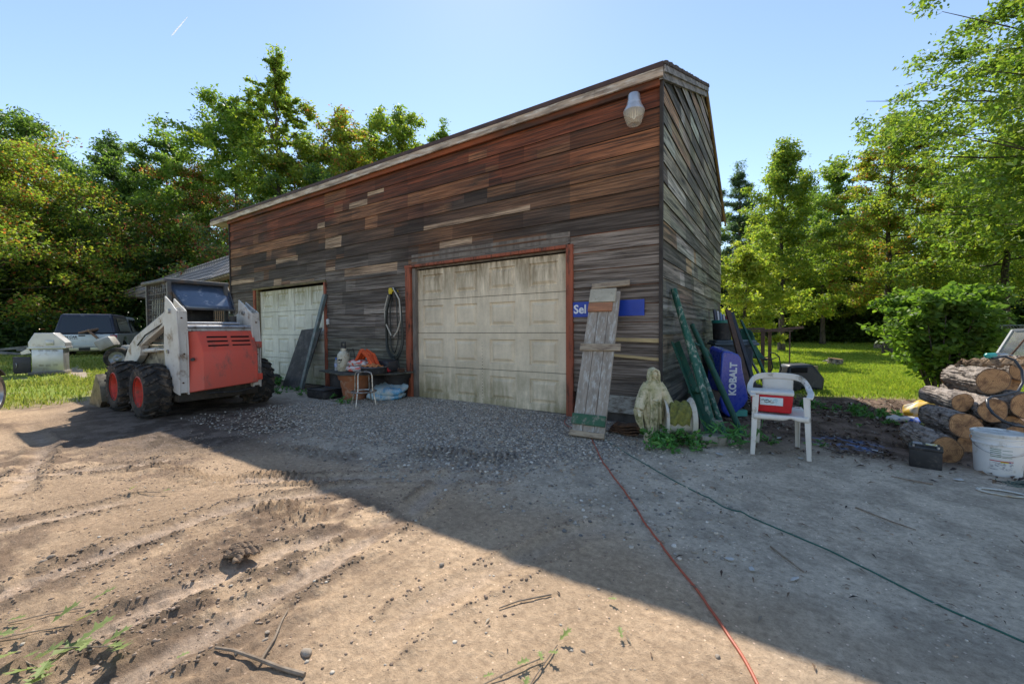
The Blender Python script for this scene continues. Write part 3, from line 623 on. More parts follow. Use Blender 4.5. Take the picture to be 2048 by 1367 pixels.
# rake boards on the right gable: two lapped boards up to the ridge, then a thin one down the back
mb = MB(); gx = rx1
mb.prism([(gx, yfe, rz(yfe) - .03), (gx, YR, rz(YR) - .03), (gx, YR, rz(YR) + .05), (gx, yfe, rz(yfe) + .05)], (.022, 0, 0)); mb.prism([(gx - .05, yfe + .01, rz(yfe) - .1), (gx - .05, YR, rz(YR) - .12), (gx - .05, YR, rz(YR) - .02), (gx - .05, yfe + .01, rz(yfe) - .0)], (.045, 0, 0))
obj('rake_board', mb, mat('grey_rake', (.36, .35, .34), (.18, .175, .17), (.05, .05, .05), s=2.5, s3=8, amt=.4, rough=.85, bump=.6, bs=14, stretch=(1, .8, 5)), barn)
mb = MB(); mb.prism([(gx - .03, YR + .02, rz(YR) - .1), (gx - .03, ybe, rz(ybe) - .1), (gx - .03, ybe, rz(ybe)), (gx - .03, YR + .02, rz(YR) + .02)], (.03, 0, 0)); obj('rake_board', mb, mat('brown_rake', (.12, .08, .045), (.25, .17, .05), s=3, rough=.85, stretch=(1, .8, 5)), barn)

# ---- overhead doors
def door_mat(name, base, green, topdirt):
    m = bpy.data.materials.new(name); m.use_nodes = True; nt = m.node_tree; p = nt.nodes['Principled BSDF']
    tc = nt.nodes.new('ShaderNodeTexCoord'); mp = nt.nodes.new('ShaderNodeMapping'); mp.inputs['Scale'].default_value = (7, 1, 1.1); nt.links.new(tc.outputs['Object'], mp.inputs[0])
    st = _noise(nt, mp.outputs[0], 1.6, 8, .7); bl = _noise(nt, tc.outputs['Object'], 2.1, 6, .65); fi = _noise(nt, tc.outputs['Object'], 40, 4, .7)
    sx = nt.nodes.new('ShaderNodeSeparateXYZ'); nt.links.new(tc.outputs['Object'], sx.inputs[0])
    def mth(op, a, b):
        n = nt.nodes.new('ShaderNodeMath'); n.operation = op
        for i_, q in enumerate((a, b)):
            if isinstance(q, float): n.inputs[i_].default_value = q
            else: nt.links.new(q, n.inputs[i_])
        return n.outputs[0]
    top = _ramp(nt, sx.outputs[2], 1.55, 2.25); bot = _ramp(nt, sx.outputs[2], .75, .05)
    ft = mth('MULTIPLY', mth('ADD', top, .12), _ramp(nt, st, .36, .62)); fb = mth('MULTIPLY', mth('ADD', bot, .1), _ramp(nt, mth('MULTIPLY', mth('ADD', st, bl), .5), .38, .6))
    c = _mix(nt, _ramp(nt, bl, .35, .7), base, tuple(v * .72 for v in base)); c = _mix(nt, mth('MULTIPLY', ft, .95), c, topdirt); c = _mix(nt, mth('MULTIPLY', fb, .9), c, green)
    c = _mix(nt, mth('MULTIPLY', _ramp(nt, fi, .6, .75), .35), c, (.12, .1, .07)); nt.links.new(c, p.inputs['Base Color']); p.inputs['Roughness'].default_value = .65
    b = nt.nodes.new('ShaderNodeBump'); b.inputs['Strength'].default_value = .15; b.inputs['Distance'].default_value = .003; nt.links.new(st, b.inputs['Height']); nt.links.new(b.outputs[0], p.inputs['Normal'])
    return m
def section(mb, x0, x1, z0, z1, y, npan=4, tilt=0.):
    w = (x1 - x0) / npan; yy = lambda z_, d: y + d + tilt * (z_ - z0)
    for k in range(npan):
        a = x0 + w * k; b = a + w; mg = w * .17; rings = []
        for ins, d in ((0, 0), (1, 0), (1.12, .022), (1.36, .022), (1.75, .001)):
            ix = mg * ins if ins <= 1 else mg + (ins - 1) * .1; iz = (z1 - z0) * .17 * min(1, ins) + (0 if ins <= 1 else (ins - 1) * .1)
            rings.append([(a + ix, yy(z0 + iz, d), z0 + iz), (b - ix, yy(z0 + iz, d), z0 + iz), (b - ix, yy(z1 - iz, d), z1 - iz), (a + ix, yy(z1 - iz, d), z1 - iz)])
        vs = sum(rings, []); fs = []
        for r_ in range(4):
            for i_ in range(4): fs.append((r_ * 4 + i_, r_ * 4 + (i_ + 1) % 4, r_ * 4 + 4 + (i_ + 1) % 4, r_ * 4 + 4 + i_))
        fs.append((16, 17, 18, 19)); mb.add(vs, fs)
    mb.add([(x0, yy(z1, 0), z1), (x1, yy(z1, 0), z1), (x1, y + .04, z1), (x0, y + .04, z1), (x0, yy(z0, 0), z0), (x1, yy(z0, 0), z0), (x1, y + .04, z0), (x0, y + .04, z0)], [(0, 1, 2, 3), (7, 6, 5, 4), (0, 3, 7, 4), (2, 1, 5, 6)])
md1 = door_mat('cream_door', (.84, .71, .52), (.27, .23, .12), (.22, .16, .09)); md2 = door_mat('pale_green_door', (.84, .8, .68), (.36, .38, .2), (.24, .2, .08))
for nm, (a, b, zt), seams, mm in (('d1', D1, (.02, .585, 1.16, 1.735, 2.26), md1), ('d2', D2, (.03, .58, 1.13, 1.68, 2.2), md2)):
    x0_, x1_ = a + .07, b - .04
    bk = MB(); bk.box((x0_ + .01, YF + .12, .0), (x1_ - .01, YF + .14, zt))
    door = obj('garage_door', bk, mat('door_core', (.05, .05, .045)), barn)
    for k in range(4):
        mb = MB(); sk = rnd.uniform(-.004, .004); section(mb, x0_, x1_, seams[k] + .004, seams[k + 1] - .004, YF + .055, tilt=rnd.uniform(-.02, .02)); obj('door_section', mb, mm, door, smooth=0)
mred = mat('red_oxide_wood', (.36, .1, .05), (.24, .07, .04), (.05, .03, .02), s=3, s3=6, amt=.3, rough=.75, bump=.3, bs=14, stretch=(3, 1, .6))
mb = MB(); a, b, zt = D1
mb.box((a - .14, YF - .05, -.05), (a - .015, YF + .02, zt + .03)); mb.box((b - .0, YF - .05, -.05), (b + .1, YF + .02, zt + .075)); mb.box((a - .15, YF - .055, zt + .03), (b - .0, YF + .02, zt + .075))
mb.box((b - .035, YF + .021, 0), (b + .01, YF + .11, zt)); 
obj('door_frame', mb, mred, barn, bevel=.004)
mb = MB(); mb.box((a + .0, YF - .012, -.02), (a + .075, YF + .1, zt + .02)); mb.box((a - .0, YF - .02, zt + .078), (b + .02, YF - .006, zt + .25)); mb.box((a + .0, YF + .024, zt - .0), (b, YF + .1, zt + .026)); obj('jamb_board', mb, mat('grey_jamb', (.22, .19, .16), (.12, .1, .085), s=4, rough=.85, bump=.5, bs=14, stretch=(3, 1, .6)), barn)
mb = MB(); a, b, zt = D2
mb.box((a - .1, YF - .04, 0), (a - .01, YF + .02, zt + .02)); obj('door_jamb', mb, mred, barn, bevel=.004); mb = MB(); mb.box((b + .0, YF - .045, 0), (b + .07, YF + .02, zt + .02)); obj('door_jamb', mb, mred, barn, bevel=.004)
mb = MB(); mb.box((a - .12, YF - .05, zt + .02), (b + .08, YF + .02, zt + .06)); mb.box((a + .0, YF - .01, 0), (a + .08, YF + .1, zt + .018)); obj('door_header', mb, mat('mossy_board', (.22, .17, .08), (.1, .08, .045), s=5, rough=.9, stretch=(1, 1, 4)), barn)
# dark interior behind the doors' gaps
# ---- low shed on the left
mrf = bpy.data.materials.new('shed_shingle'); mrf.use_nodes = True; nt = mrf.node_tree; p = nt.nodes['Principled BSDF']; p.inputs['Roughness'].default_value = .9
tc = nt.nodes.new('ShaderNodeTexCoord'); bt = nt.nodes.new('ShaderNodeTexBrick'); nt.links.new(tc.outputs['UV'], bt.inputs['Vector'])
bt.inputs['Color1'].default_value = (.3, .25, .24, 1); bt.inputs['Color2'].default_value = (.42, .36, .34, 1); bt.inputs['Mortar'].default_value = (.09, .08, .085, 1); bt.inputs['Scale'].default_value = 1; bt.inputs['Brick Width'].default_value = .3; bt.inputs['Row Height'].default_value = .2; bt.inputs['Mortar Size'].default_value = .035
nt.links.new(bt.outputs['Color'], p.inputs['Base Color'])
def at3(px, py, d):
    kx = (px - 1024) / 815.7 * d; ky = (py - 683.5) / 815.7 * d
    return Vector((.838 * kx + .010 * ky - .545 * d, .545 * kx - .028 * ky + .838 * d, 1.2 - .007 * kx - ky - .029 * d))
E1 = at3(300, 597, 20.7); E2 = at3(466, 545, 12.1); E1.z = E2.z = 3.0; RL = at3(218, 594, 29.4); RRx = at3(458, 511, 14.3); RL.z = RRx.z = 3.9; LL = E1
RRx = RRx + (RRx - RL).normalized() * 1.2; dirE = (E2 - E1).normalized(); back = Vector((-dirE.y, dirE.x, 0)); E2 = E2 + dirE * .9
shed = thing('shed', 'low shed with brown-grey shingle roof and pale panel wall behind the loader', 'shed', (E1.x, E1.y, 0))
me = bpy.data.meshes.new('roof'); P4 = [LL, E2, RRx, RL]; nrm = (E2 - LL).cross(RRx - LL).normalized(); P8 = [q - shed.location for q in P4] + [q - nrm * .09 - shed.location for q in P4]
me.from_pydata(P8, [], [(0, 1, 2, 3), (7, 6, 5, 4), (0, 4, 5, 1), (1, 5, 6, 2), (2, 6, 7, 3), (3, 7, 4, 0)]); me.materials.append(mrf)
uv = me.uv_layers.new(name='UVMap')
for l in me.loops: q = me.vertices[l.vertex_index].co + shed.location - LL; uv.data[l.index].uv = (q.dot(dirE), (q - dirE * q.dot(dirE)).length)
o = bpy.data.objects.new('roof', me); COL.objects.link(o); o.parent = shed
mb = MB(); mb.prism([LL - nrm * .09 + Vector((0, 0, -.0)), RL - nrm * .09, RL - nrm * .2, LL - nrm * .2], dirE * .04); mb.prism([LL - nrm * .09, E2 - nrm * .09, E2 - nrm * .2, LL - nrm * .2], back * .04)
obj('fascia', mb, mat('shed_fascia', (.2, .13, .09), (.1, .07, .05), s=3), shed)
mb = MB(); zt = E1.z - .12; w0 = E1 - dirE * 1.3 + back * .25
mb.prism([(w0.x, w0.y, -.1), (w0.x, w0.y, zt), (w0.x + dirE.x * 2.2, w0.y + dirE.y * 2.2, zt), (w0.x + dirE.x * 2.2, w0.y + dirE.y * 2.2, -.1)], back * .12)
obj('panel', mb, mat('pale_panel', (.62, .56, .42), (.5, .46, .35), (.28, .23, .14), s=1.2, s3=3, amt=.25, rough=.8), shed)
mb = MB(); q = w0 + dirE * .75 - back * .012; Mx = Matrix.Translation((q.x, q.y, 2.12)) @ Matrix(((dirE.x, 0, -back.x), (dirE.y, 0, -back.y), (0, 1, 0))).to_4x4()
for bx in ((-.62, -.17, .62, -.15), (-.62, .15, .62, .17), (-.62, -.15, -.6, .15), (.6, -.15, .62, .15)): mb.box((bx[0], bx[1], 0), (bx[2], bx[3], .006), Mx)
mb.text('KEWOODS', .22, Mx, .004); obj('lettering', mb, mat('sign_ink', (.05, .045, .035)), shed, smooth=0)
mb = MB(); w1 = w0 + back * .3 + dirE * 1.5; w2 = E2 + back * .5
mb.prism([(w1.x, w1.y, -.1), (w1.x, w1.y, zt), (w2.x, w2.y, zt), (w2.x, w2.y, -.1)], back * .12)
obj('wall', mb, mat('brown_plank', (.3, .17, .09), (.15, .09, .055), s=3, rough=.9, stretch=(5, 5, .5)), shed)
# ------------------------------------------------------------------ shared materials for objects
mrub = mat('tyre_rubber', (.018, .018, .019), (.035, .033, .03), (.13, .1, .075), s=6, s3=9, amt=.35, rough=.85, bump=.4, bs=60)
mwht = mat('worn_white_paint', (.62, .6, .56), (.5, .47, .42), (.2, .13, .08), s=3, s3=5, amt=.22, rough=.5, bump=.1, bs=60)
mredp = mat('faded_red_paint', (.66, .085, .05), (.52, .1, .07), (.2, .08, .06), s=2.5, s3=5, amt=.3, rough=.45, bump=.1, bs=60, stretch=(1, 1, .5))
mrim = mat('red_rim', (.62, .05, .03), (.45, .05, .03), (.12, .06, .04), s=5, s3=12, amt=.25, rough=.5)
mblk = mat('black_plastic', (.015, .015, .017), (.03, .03, .032), (.09, .08, .07), s=6, s3=12, amt=.2, rough=.5, bump=.15)
mdm = mat('dark_metal', (.03, .032, .035), (.06, .06, .06), (.09, .05, .03), s=6, s3=10, amt=.25, rough=.5, metal=.4)
mst_ = mat('bare_steel', (.45, .45, .46), (.3, .3, .31), (.16, .1, .06), s=5, s3=10, amt=.2, rough=.35, metal=.8)
mrust = mat('rusty_iron', (.09, .045, .025), (.05, .03, .02), (.16, .08, .04), s=12, s3=20, amt=.4, rough=.85, bump=.5)
mchr = mat('dull_chrome', (.55, .53, .5), (.35, .3, .25), (.2, .12, .06), s=14, s3=22, amt=.3, rough=.3, metal=.85)
# ------------------------------------------------------------------ skid loader (nose towards -x)
LD = thing('skid_loader', 'white and red skid-steer loader with chunky tyres parked left of the garage doors', 'skid loader', (-7.95, 2.73, 0))
def loader_wheel(cx, y0, y1, out):
    w = y1 - y0; yc = (y0 + y1) / 2; Rr, ri = .378, .2; zc = Rr + .0
    mb = MB(); prof = [(ri, -w * .4), (ri + .03, -w * .46), (Rr - .07, -w * .5), (Rr - .03, -w * .45), (Rr - .022, -w * .3), (Rr - .02, 0), (Rr - .022, w * .3), (Rr - .03, w * .45), (Rr - .07, w * .5), (ri + .03, w * .46), (ri, w * .4)]
    mb.lathe(prof + [(ri - .005, 0)], (cx, yc, zc), 'y', 40)
    for k in range(17):
        for sgn in (-1, 1):
            t = 2 * math.pi * (k + (.5 if sgn > 0 else 0)) / 17
            pts = []
            for u, dt in ((.02, .2), (.2, .09), (.34, .02), (.5, -.03)):
                a = t + dt; rr_ = Rr - (.0 if u < .45 else .03)
                pts.append(Vector((cx + rr_ * math.cos(a), yc + sgn * u * w, zc + rr_ * math.sin(a))))
            for p_, q_ in zip(pts, pts[1:]):
                nrm_ = Vector((p_.x - cx, 0, p_.z - zc)).normalized(); mb.bar(p_ - nrm_ * .012, q_ - nrm_ * .012, .036, .034, up=nrm_)
    root = obj('wheel', MB_rim(cx, yc, zc, w, ri, out), mrim, LD)
    obj('tyre', mb, mrub, root, smooth=40)
    hb = MB(); s_ = -1 if out < 0 else 1
    for k in range(8):
        a = 2 * math.pi * k / 8; hb.cyl((cx + .065 * math.cos(a), yc + s_ * -.01, zc + .065 * math.sin(a)), (cx + .065 * math.cos(a), yc + s_ * .012, zc + .065 * math.sin(a)), .009, n=6)
    hb.cyl((cx, yc - s_ * .02, zc), (cx, yc + s_ * .035, zc), .04, n=14)
    obj('hub', hb, mrust, root)
def MB_rim(cx, yc, zc, w, ri, out):
    s_ = -1 if out < 0 else 1; mb = MB()
    prof = [(.012, -.012), (.09, -.01), (.13, -.02), (.165, .02), (ri - .012, .09), (ri + .006, w * .42), (ri + .016, w * .44), (ri + .004, w * .46)]
    mb.lathe([(r_, s_ * h_) for r_, h_ in prof], (cx, yc, zc), 'y', 32); mb.lathe([(.012, -s_ * .02), (ri - .003, -s_ * .02), (ri - .003, -s_ * w * .4)], (cx, yc, zc), 'y', 24)
    return mb
for cx in (-7.45, -8.57):
    loader_wheel(cx, 1.88, 2.19, -1); loader_wheel(cx, 3.27, 3.58, 1)
mb = MB(); mb.rbox((-9.05, 2.2, .22), (-6.99, 3.26, .5), .02); obj('chain_case', mb, mat('oily_black', (.02, .017, .014), (.05, .04, .03), (.12, .1, .07), s=5, s3=9, amt=.25, rough=.6), LD)
mb = MB(); mb.rbox((-9.0, 2.22, .5), (-7.35, 3.24, .66), .02); mb.rbox((-8.95, 2.32, .6), (-7.3, 3.14, 1.0), .03); mb.box((-8.6, 2.1, .5), (-8.45, 3.36, .62))
obj('chassis', mb, mat('dirty_cream_paint', (.38, .34, .24), (.2, .17, .12), (.05, .04, .03), s=4, s3=6, amt=.45, rough=.7), LD)
mb = MB(); mb.box((-7.75, 2.34, .9), (-6.98, 3.12, 1.16)); mb.box((-7.5, 2.34, 1.16), (-7.3, 3.12, 1.34)); mb.box((-7.3, 2.32, 1.16), (-7.0, 3.14, 1.2))
for k in range(5): mb.cyl((-7.26 + .05 * k, 2.38, 1.23 + .012 * (k % 2)), (-7.26 + .05 * k, 3.08, 1.23), .012, n=6)
mb.cyl((-7.2, 3.0, 1.25), (-7.2, 3.0, 1.45), .05, n=10); obj('engine_deck', mb, mdm, LD)
def upright(y0, y1, sy):
    mb = MB(); P = [(-7.33, 1.72), (-7.36, 1.5), (-7.42, 1.0), (-7.38, .74), (-7.12, .37), (-6.9, .33), (-6.88, 1.0), (-6.92, 1.5), (-7.0, 1.54), (-7.12, 1.62)]
    mb.prism([(x, y0, z) for x, z in P], (0, .018, 0)); mb.prism([(x, y1 - .018, z - (.03 if z > 1.6 else 0)) for x, z in P], (0, .018, 0))
    mb.box((-6.93, y0 + .018, .36), (-6.905, y1 - .018, 1.5)); mb.box((-7.4, y0 + .018, .9), (-7.36, y1 - .018, 1.3))
    r = obj('upright', mb, mwht, LD, bevel=.004)
    p_ = MB(); p_.cyl((-7.15, y0 - .03, 1.5), (-7.15, y1 + .03, 1.5), .032, n=14); p_.cyl((-7.25, y0 - .02, .93), (-7.25, y1 + .02, .93), .028, n=14); obj('pivot_pin', p_, mst_, r)
upright(2.19, 2.31, -1); upright(3.14, 3.26, 1)
for y0, y1 in ((2.2, 2.3), (3.15, 3.25)):
    mb = MB(); P = [(-7.1, 1.55), (-7.1, 1.42), (-7.42, 1.3), (-8.42, 1.0), (-8.48, .84), (-8.66, .74), (-9.2, .55), (-9.42, .36), (-9.5, .42), (-9.3, .72), (-9.02, .98), (-8.7, 1.14), (-7.4, 1.5)]
    P = P[::-1]; mb.prism([(x, y0, z) for x, z in P], (0, y1 - y0, 0)); a_ = obj('lift_arm', mb, mwht, LD, bevel=.01)
    c_ = MB(); c_.cyl((-8.62, (y0 + y1) / 2 - .0, .9), (-7.9, (y0 + y1) / 2, .94), .034, n=14); c_.cyl((-7.9, (y0 + y1) / 2, .94), (-7.3, (y0 + y1) / 2, .955), .018, n=10); obj('hydraulic_cylinder', c_, mwht, LD)
    c_ = MB(); c_.tube([(-8.5, y0 - .02, 1.0), (-8.1, y0 - .03, 1.16), (-7.7, y0 - .02, 1.26), (-7.4, y0 + .02, 1.36)], .011, 6); obj('hydraulic_hose', c_, mblk, LD)
# tail door
def tp(x, y, z): return (x, y, z)
mb = MB(); YA, YBb, YC = 2.3, 2.45, 3.17
V8 = [(-6.95, YA, 1.21), (-6.95, YC, 1.23), (-6.8, YBb, .93), (-6.8, YC, .94), (-6.8, YBb, .38), (-6.8, YC, .42), (-6.9, YA, .35), (-6.9, YC, .42), (-6.92, YBb - .03, 1.22), (-6.98, YA, .36), (-6.98, YC, .42), (-7.0, YA, 1.2), (-7.0, YC, 1.22)]
mb.add(V8, [(8, 2, 3, 1), (2, 4, 5, 3), (0, 6, 4, 2, 8), (0, 11, 9, 6), (1, 3, 5, 7, 10, 12), (0, 8, 1, 12, 11), (6, 9, 10, 7, 5, 4)])
td = obj('tail_door', mb, mredp, LD, bevel=.012)
mslot = mat('slot_black', (.004, .004, .004), rough=.9, bump=0)
for k in range(3):
    for a, b in ((2.52, 2.78), (2.83, 3.08)):
        z = 1.13 - .062 * k; X = -6.92 + (1.22 - z) / .29 * .12 + .004
        mb = MB(); mb.tube([(X, a, z), (X, b, z)], .0125, 10); mb.v = [(X + (v_[0] - X) * .25, v_[1], v_[2]) for v_ in mb.v]; obj('vent_slot', mb, mslot, td)
mb = MB(); mb.cyl((-6.9, 2.36, .82), (-6.85, 2.335, .82), .024, n=14); obj('latch', mb, mblk, td)
for z in (1.0, .5):
    mb = MB(); mb.rbox((-6.9, 3.17, z - .05), (-6.83, 3.25, z + .05), .008); obj('hinge', mb, mredp, LD)
mb = MB(); mb.cyl((-6.96, 2.32, 1.275), (-6.96, 3.14, 1.275), .03, n=14); mb.cyl((-7.04, 2.34, 1.33), (-7.04, 3.02, 1.33), .022, n=14); mb.box((-7.0, 2.32, 1.22), (-6.93, 3.14, 1.25)); obj('cross_tube', mb, mst_, LD)
# cab
mcab = mat('cab_paint', (.05, .052, .055), (.1, .1, .1), (.12, .08, .05), s=4, s3=8, amt=.3, rough=.5)
mb = MB(); cx0, cx1, cy0, cy1 = -8.62, -7.72, 2.36, 3.12
for xx in (cx0, cx1):
    for yy in (cy0, cy1): mb.box((xx - .025, yy - .025, .9), (xx + .025, yy + .025, 1.98))
mb.rbox((cx0 - .12, cy0 - .06, 1.96), (cx1 + .0, cy1 + .06, 2.02), .02); mb.box((cx0, cy0 - .02, 1.05), (cx1, cy0 + .02, 1.1)); mb.box((cx0, cy1 - .02, 1.05), (cx1, cy1 + .02, 1.1))
obj('cab_frame', mb, mcab, LD, smooth=0)
for yy in (cy0, cy1):
    mb = MB(); mb_bars = 13
    for k in range(mb_bars): x = cx0 + (cx1 - cx0) * k / (mb_bars - 1); mb.box((x - .004, yy - .006, 1.1), (x + .004, yy + .006, 1.96))
    for k in range(12): z = 1.1 + .86 * k / 11; mb.box((cx0, yy - .0095, z - .004), (cx1, yy + .0095, z + .004))
    obj('side_mesh', mb, mcab, LD, smooth=0)
mglass = mat('smoked_sheet', (.055, .085, .14), (.09, .12, .18), (.3, .32, .36), s=2.5, s3=7, amt=.18, rough=.16, spec=.8, coat=.6)
mb = MB()
def rw(u, v):
    x = -7.92 + .42 * v; z = 2.0 - .43 * v ** 1.15; a = 2.36 + .12 * v; b = 3.2 - .06 * v
    return (x + .03 * math.sin(u * math.pi), a + (b - a) * u, z)
mb.grid(rw, 10, 8); obj('rear_window', mb, mglass, LD, solid=.01)
mb = MB(); mb.prism([(-8.0, 2.34, 2.02), (-7.9, 2.34, 2.03), (-7.46, 2.46, 1.56), (-7.5, 2.46, 1.5), (-7.72, 2.38, 1.5)], (0, .015, 0)); mb.prism([(-8.0, 3.2, 2.02), (-7.9, 3.2, 2.03), (-7.46, 3.14, 1.56), (-7.5, 3.14, 1.5), (-7.72, 3.18, 1.5)], (0, .015, 0)); mb.box((-7.52, 2.46, 1.545), (-7.46, 3.15, 1.57))
obj('window_frame', mb, mcab, LD, smooth=0)
mb = MB(); mb.rbox((-8.35, 2.5, .95), (-7.85, 3.0, 1.1), .03); mb.rbox((-7.95, 2.5, 1.1), (-7.85, 3.0, 1.6), .03); obj('seat', mb, mblk, LD)
# bucket
mb = MB(); P = [(-9.78, .03), (-9.2, .02), (-9.1, .1), (-9.16, .32), (-9.34, .5), (-9.32, .53), (-9.12, .34), (-9.05, .1), (-9.17, -.01), (-9.8, .0)]
mb.prism([(x, 1.86, z) for x, z in P[::-1]], (0, 1.76, 0)); mb.prism([(x, 1.86, z) for x, z in ((-9.78, .02), (-9.36, .5), (-9.16, .32), (-9.1, .1), (-9.2, .02))], (0, .02, 0)); mb.prism([(x, 3.6, z) for x, z in ((-9.78, .02), (-9.36, .5), (-9.16, .32), (-9.1, .1), (-9.2, .02))], (0, .02, 0))
obj('bucket', mb, mat('worn_bucket_steel', (.16, .13, .08), (.26, .23, .17), (.05, .04, .03), s=4, s3=7, amt=.35, rough=.45, metal=.5), LD, bevel=.003)

# ------------------------------------------------------------------ helper frame: x right in view, y away, z up
def FR(px, d, z=None, rot=0., tilt=None):
    x, y = at(px, d); zz = zat(x, y) if z is None else z
    Mx = Matrix(((.838, -.545, 0), (.545, .838, 0), (0, 0, 1))).to_4x4()
    M = Matrix.Translation((x, y, zz)) @ Mx @ Matrix.Rotation(rot, 4, 'Z')
    return M @ tilt if tilt else M
def TH(name, label, cat, M, group=None): return thing(name, label, cat, tuple(M.translation), group)
# ------------------------------------------------------------------ pickup with cap
M = FR(171, 17.0, z=.12); v_ = M.translation; view = math.atan2(v_.y, v_.x); M = Matrix.Translation(v_) @ Matrix.Rotation(view - R(15), 4, 'Z')
TR = TH('pickup_truck', 'white pickup truck with dark cap over its bed, tail towards the yard', 'pickup truck', M)
mtw = mat('aged_white_auto_paint', (.62, .66, .68), (.55, .58, .6), (.3, .27, .22), s=1.5, s3=3, amt=.18, rough=.3, coat=.3)
mb = MB(M); arches = []
prof_ = [(0, .5), (.02, .98), (.08, 1.05), (5.3, 1.05), (5.45, .85), (5.5, .5)]
bot = []
for cx_ in (4.45, 1.2):
    bot += [(cx_ + .46, .5)] + [(cx_ + .46 * math.cos(a), .5 + .42 * math.sin(a)) for a in np.linspace(.3, math.pi - .3, 7)] + [(cx_ - .46, .5)]
P = prof_ + bot
mb.prism([(x, -.98, z) for x, z in P], (0, .12, 0)); mb.prism([(x, .86, z) for x, z in P], (0, .12, 0)); mb.box((.02, -.86, .5), (5.4, .86, 1.03))
obj('body', mb, mtw, TR, bevel=.025)
# cab and cap: tapered shells with windows
def shell(x0, x1, z0, z1, w0, w1, m, nm, f=.0, b=.0):
    mb = MB(M); mb.add([(x0, -w0, z0), (x1, -w0, z0), (x1, w0, z0), (x0, w0, z0), (x0 + b, -w1, z1), (x1 - f, -w1, z1), (x1 - f, w1, z1), (x0 + b, w1, z1)], [(3, 2, 1, 0), (4, 5, 6, 7), (0, 1, 5, 4), (1, 2, 6, 5), (2, 3, 7, 6), (3, 0, 4, 7)])
    return obj(nm, mb, m, TR, bevel=.05)
mcap = mat('dark_navy_cap', (.018, .022, .045), (.04, .045, .07), (.3, .3, .3), s=3, s3=4, amt=.12, rough=.35)
shell(2.35, 4.6, 1.05, 1.84, .93, .74, mtw, 'cab', f=.75, b=.05); shell(.03, 2.3, 1.05, 1.86, .95, .78, mcap, 'bed_cap', b=.22)
mwin = mat('dark_glass', (.01, .012, .015), rough=.08, bump=0, spec=.8)
mb = MB(M); mb.rbox((.3, -.74, 1.84), (2.2, .74, 1.885), .02); obj('roof_panel', mb, mat('sun_bleached', (.45, .4, .4), (.3, .28, .3), s=3, rough=.6), TR)
mb = MB(M); mb.add([(.035, -.84, 1.1), (.035, .84, 1.1), (.2, .7, 1.75), (.2, -.7, 1.75)], [(0, 3, 2, 1)]); obj('rear_opening', mb, mwin, TR, smooth=0, solid=.012)
for s_ in (-1, 1):
    for a, b, c_, d_ in ((.5, 2.1, .62, 2.05), (2.5, 3.2, 2.52, 3.12), (3.3, 4.2, 3.28, 3.75)):
        mb = MB(M); mb.add([(a, s_ * .955, 1.14), (b, s_ * .955, 1.14), (d_, s_ * .82, 1.7), (c_, s_ * .82, 1.7)], [(0, 1, 2, 3)]); obj('side_window', mb, mwin, TR, smooth=0, solid=.02)
mb = MB(M); mb.rbox((-.03, -.76, .56), (.02, .76, 1.03), .02); tg = obj('tailgate', mb, mtw, TR)
mb = MB(M); Mt = M @ Matrix.Translation((-.035, .42, .92)) @ Matrix(((0, 0, -1), (-1, 0, 0), (0, 1, 0))).to_4x4()
mb.T = Matrix(); mb.text('LAWN CAR', .115, Mt @ Matrix.Translation((-.12, 0, 0)), .004, .003); mb.text("CARE  BY  LAWNS", .045, Mt @ Matrix.Translation((-.12, -.09, 0)), .003); mb.text('A C', .03, M @ Matrix.Translation((-.035, -.6, .66)) @ Matrix(((0, 0, -1), (-1, 0, 0), (0, 1, 0))).to_4x4(), .003)
mb2 = MB(); mb2.text('LAWN CAR', .115, Mt @ Matrix.Translation((-.12, 0, 0)), .004, .003)
for k in range(11): mb2.box((-.5 + .065 * k, -.085, 0), (-.455 + .065 * k, -.07 + .006 * (k % 2), .003), Mt)
for k in range(6): mb2.box((-.5 + .065 * k, -.13, 0), (-.46 + .065 * k, -.118, .003), Mt)
obj('lettering', mb2, mat('black_vinyl', (.02, .02, .022), bump=0), tg, smooth=0)
mb = MB(M); mb.rbox((-.04, -.7, .62), (-.03, -.52, .65), .003); obj('badge', mb, mat('gold_badge', (.4, .28, .1), metal=.5), tg)
mb = MB(M); mb.box((-.036, .0, .95), (-.03, .2, 1.0)); obj('handle', mb, mblk, tg)
for s_ in (-1, 1):
    mb = MB(M); mb.rbox((-.035, s_ * .87 - .1, .56), (.05, s_ * .87 + .115, 1.0), .015); tl = obj('tail_light', mb, mat('red_lens', (.3, .012, .01), rough=.2, bump=0, coat=.5), TR)
    mb = MB(M); mb.rbox((-.042, s_ * .87 - .09, .72), (-.03, s_ * .87 + .1, .79), .006); obj('amber_lens', mb, mat('amber_lens', (.6, .25, .02), rough=.2, bump=0), tl)
    mb = MB(M); mb.rbox((-.042, s_ * .87 - .09, .65), (-.03, s_ * .87 + .1, .7), .006); obj('reverse_lens', mb, mat('grey_lens', (.3, .34, .34), rough=.2, bump=0), tl)
mb = MB(M); mb.rbox((-.16, -.95, .34), (.02, .95, .5), .03); obj('bumper', mb, mat('dull_bumper', (.5, .47, .32), (.3, .28, .2), (.08, .06, .05), s=3, s3=6, amt=.3, rough=.35, metal=.5), TR)
mb = MB(M); mb.box((-.165, -.17, .37), (-.16, .17, .48)); obj('licence_plate', mb, mat('dark_plate', (.02, .02, .02)), TR)
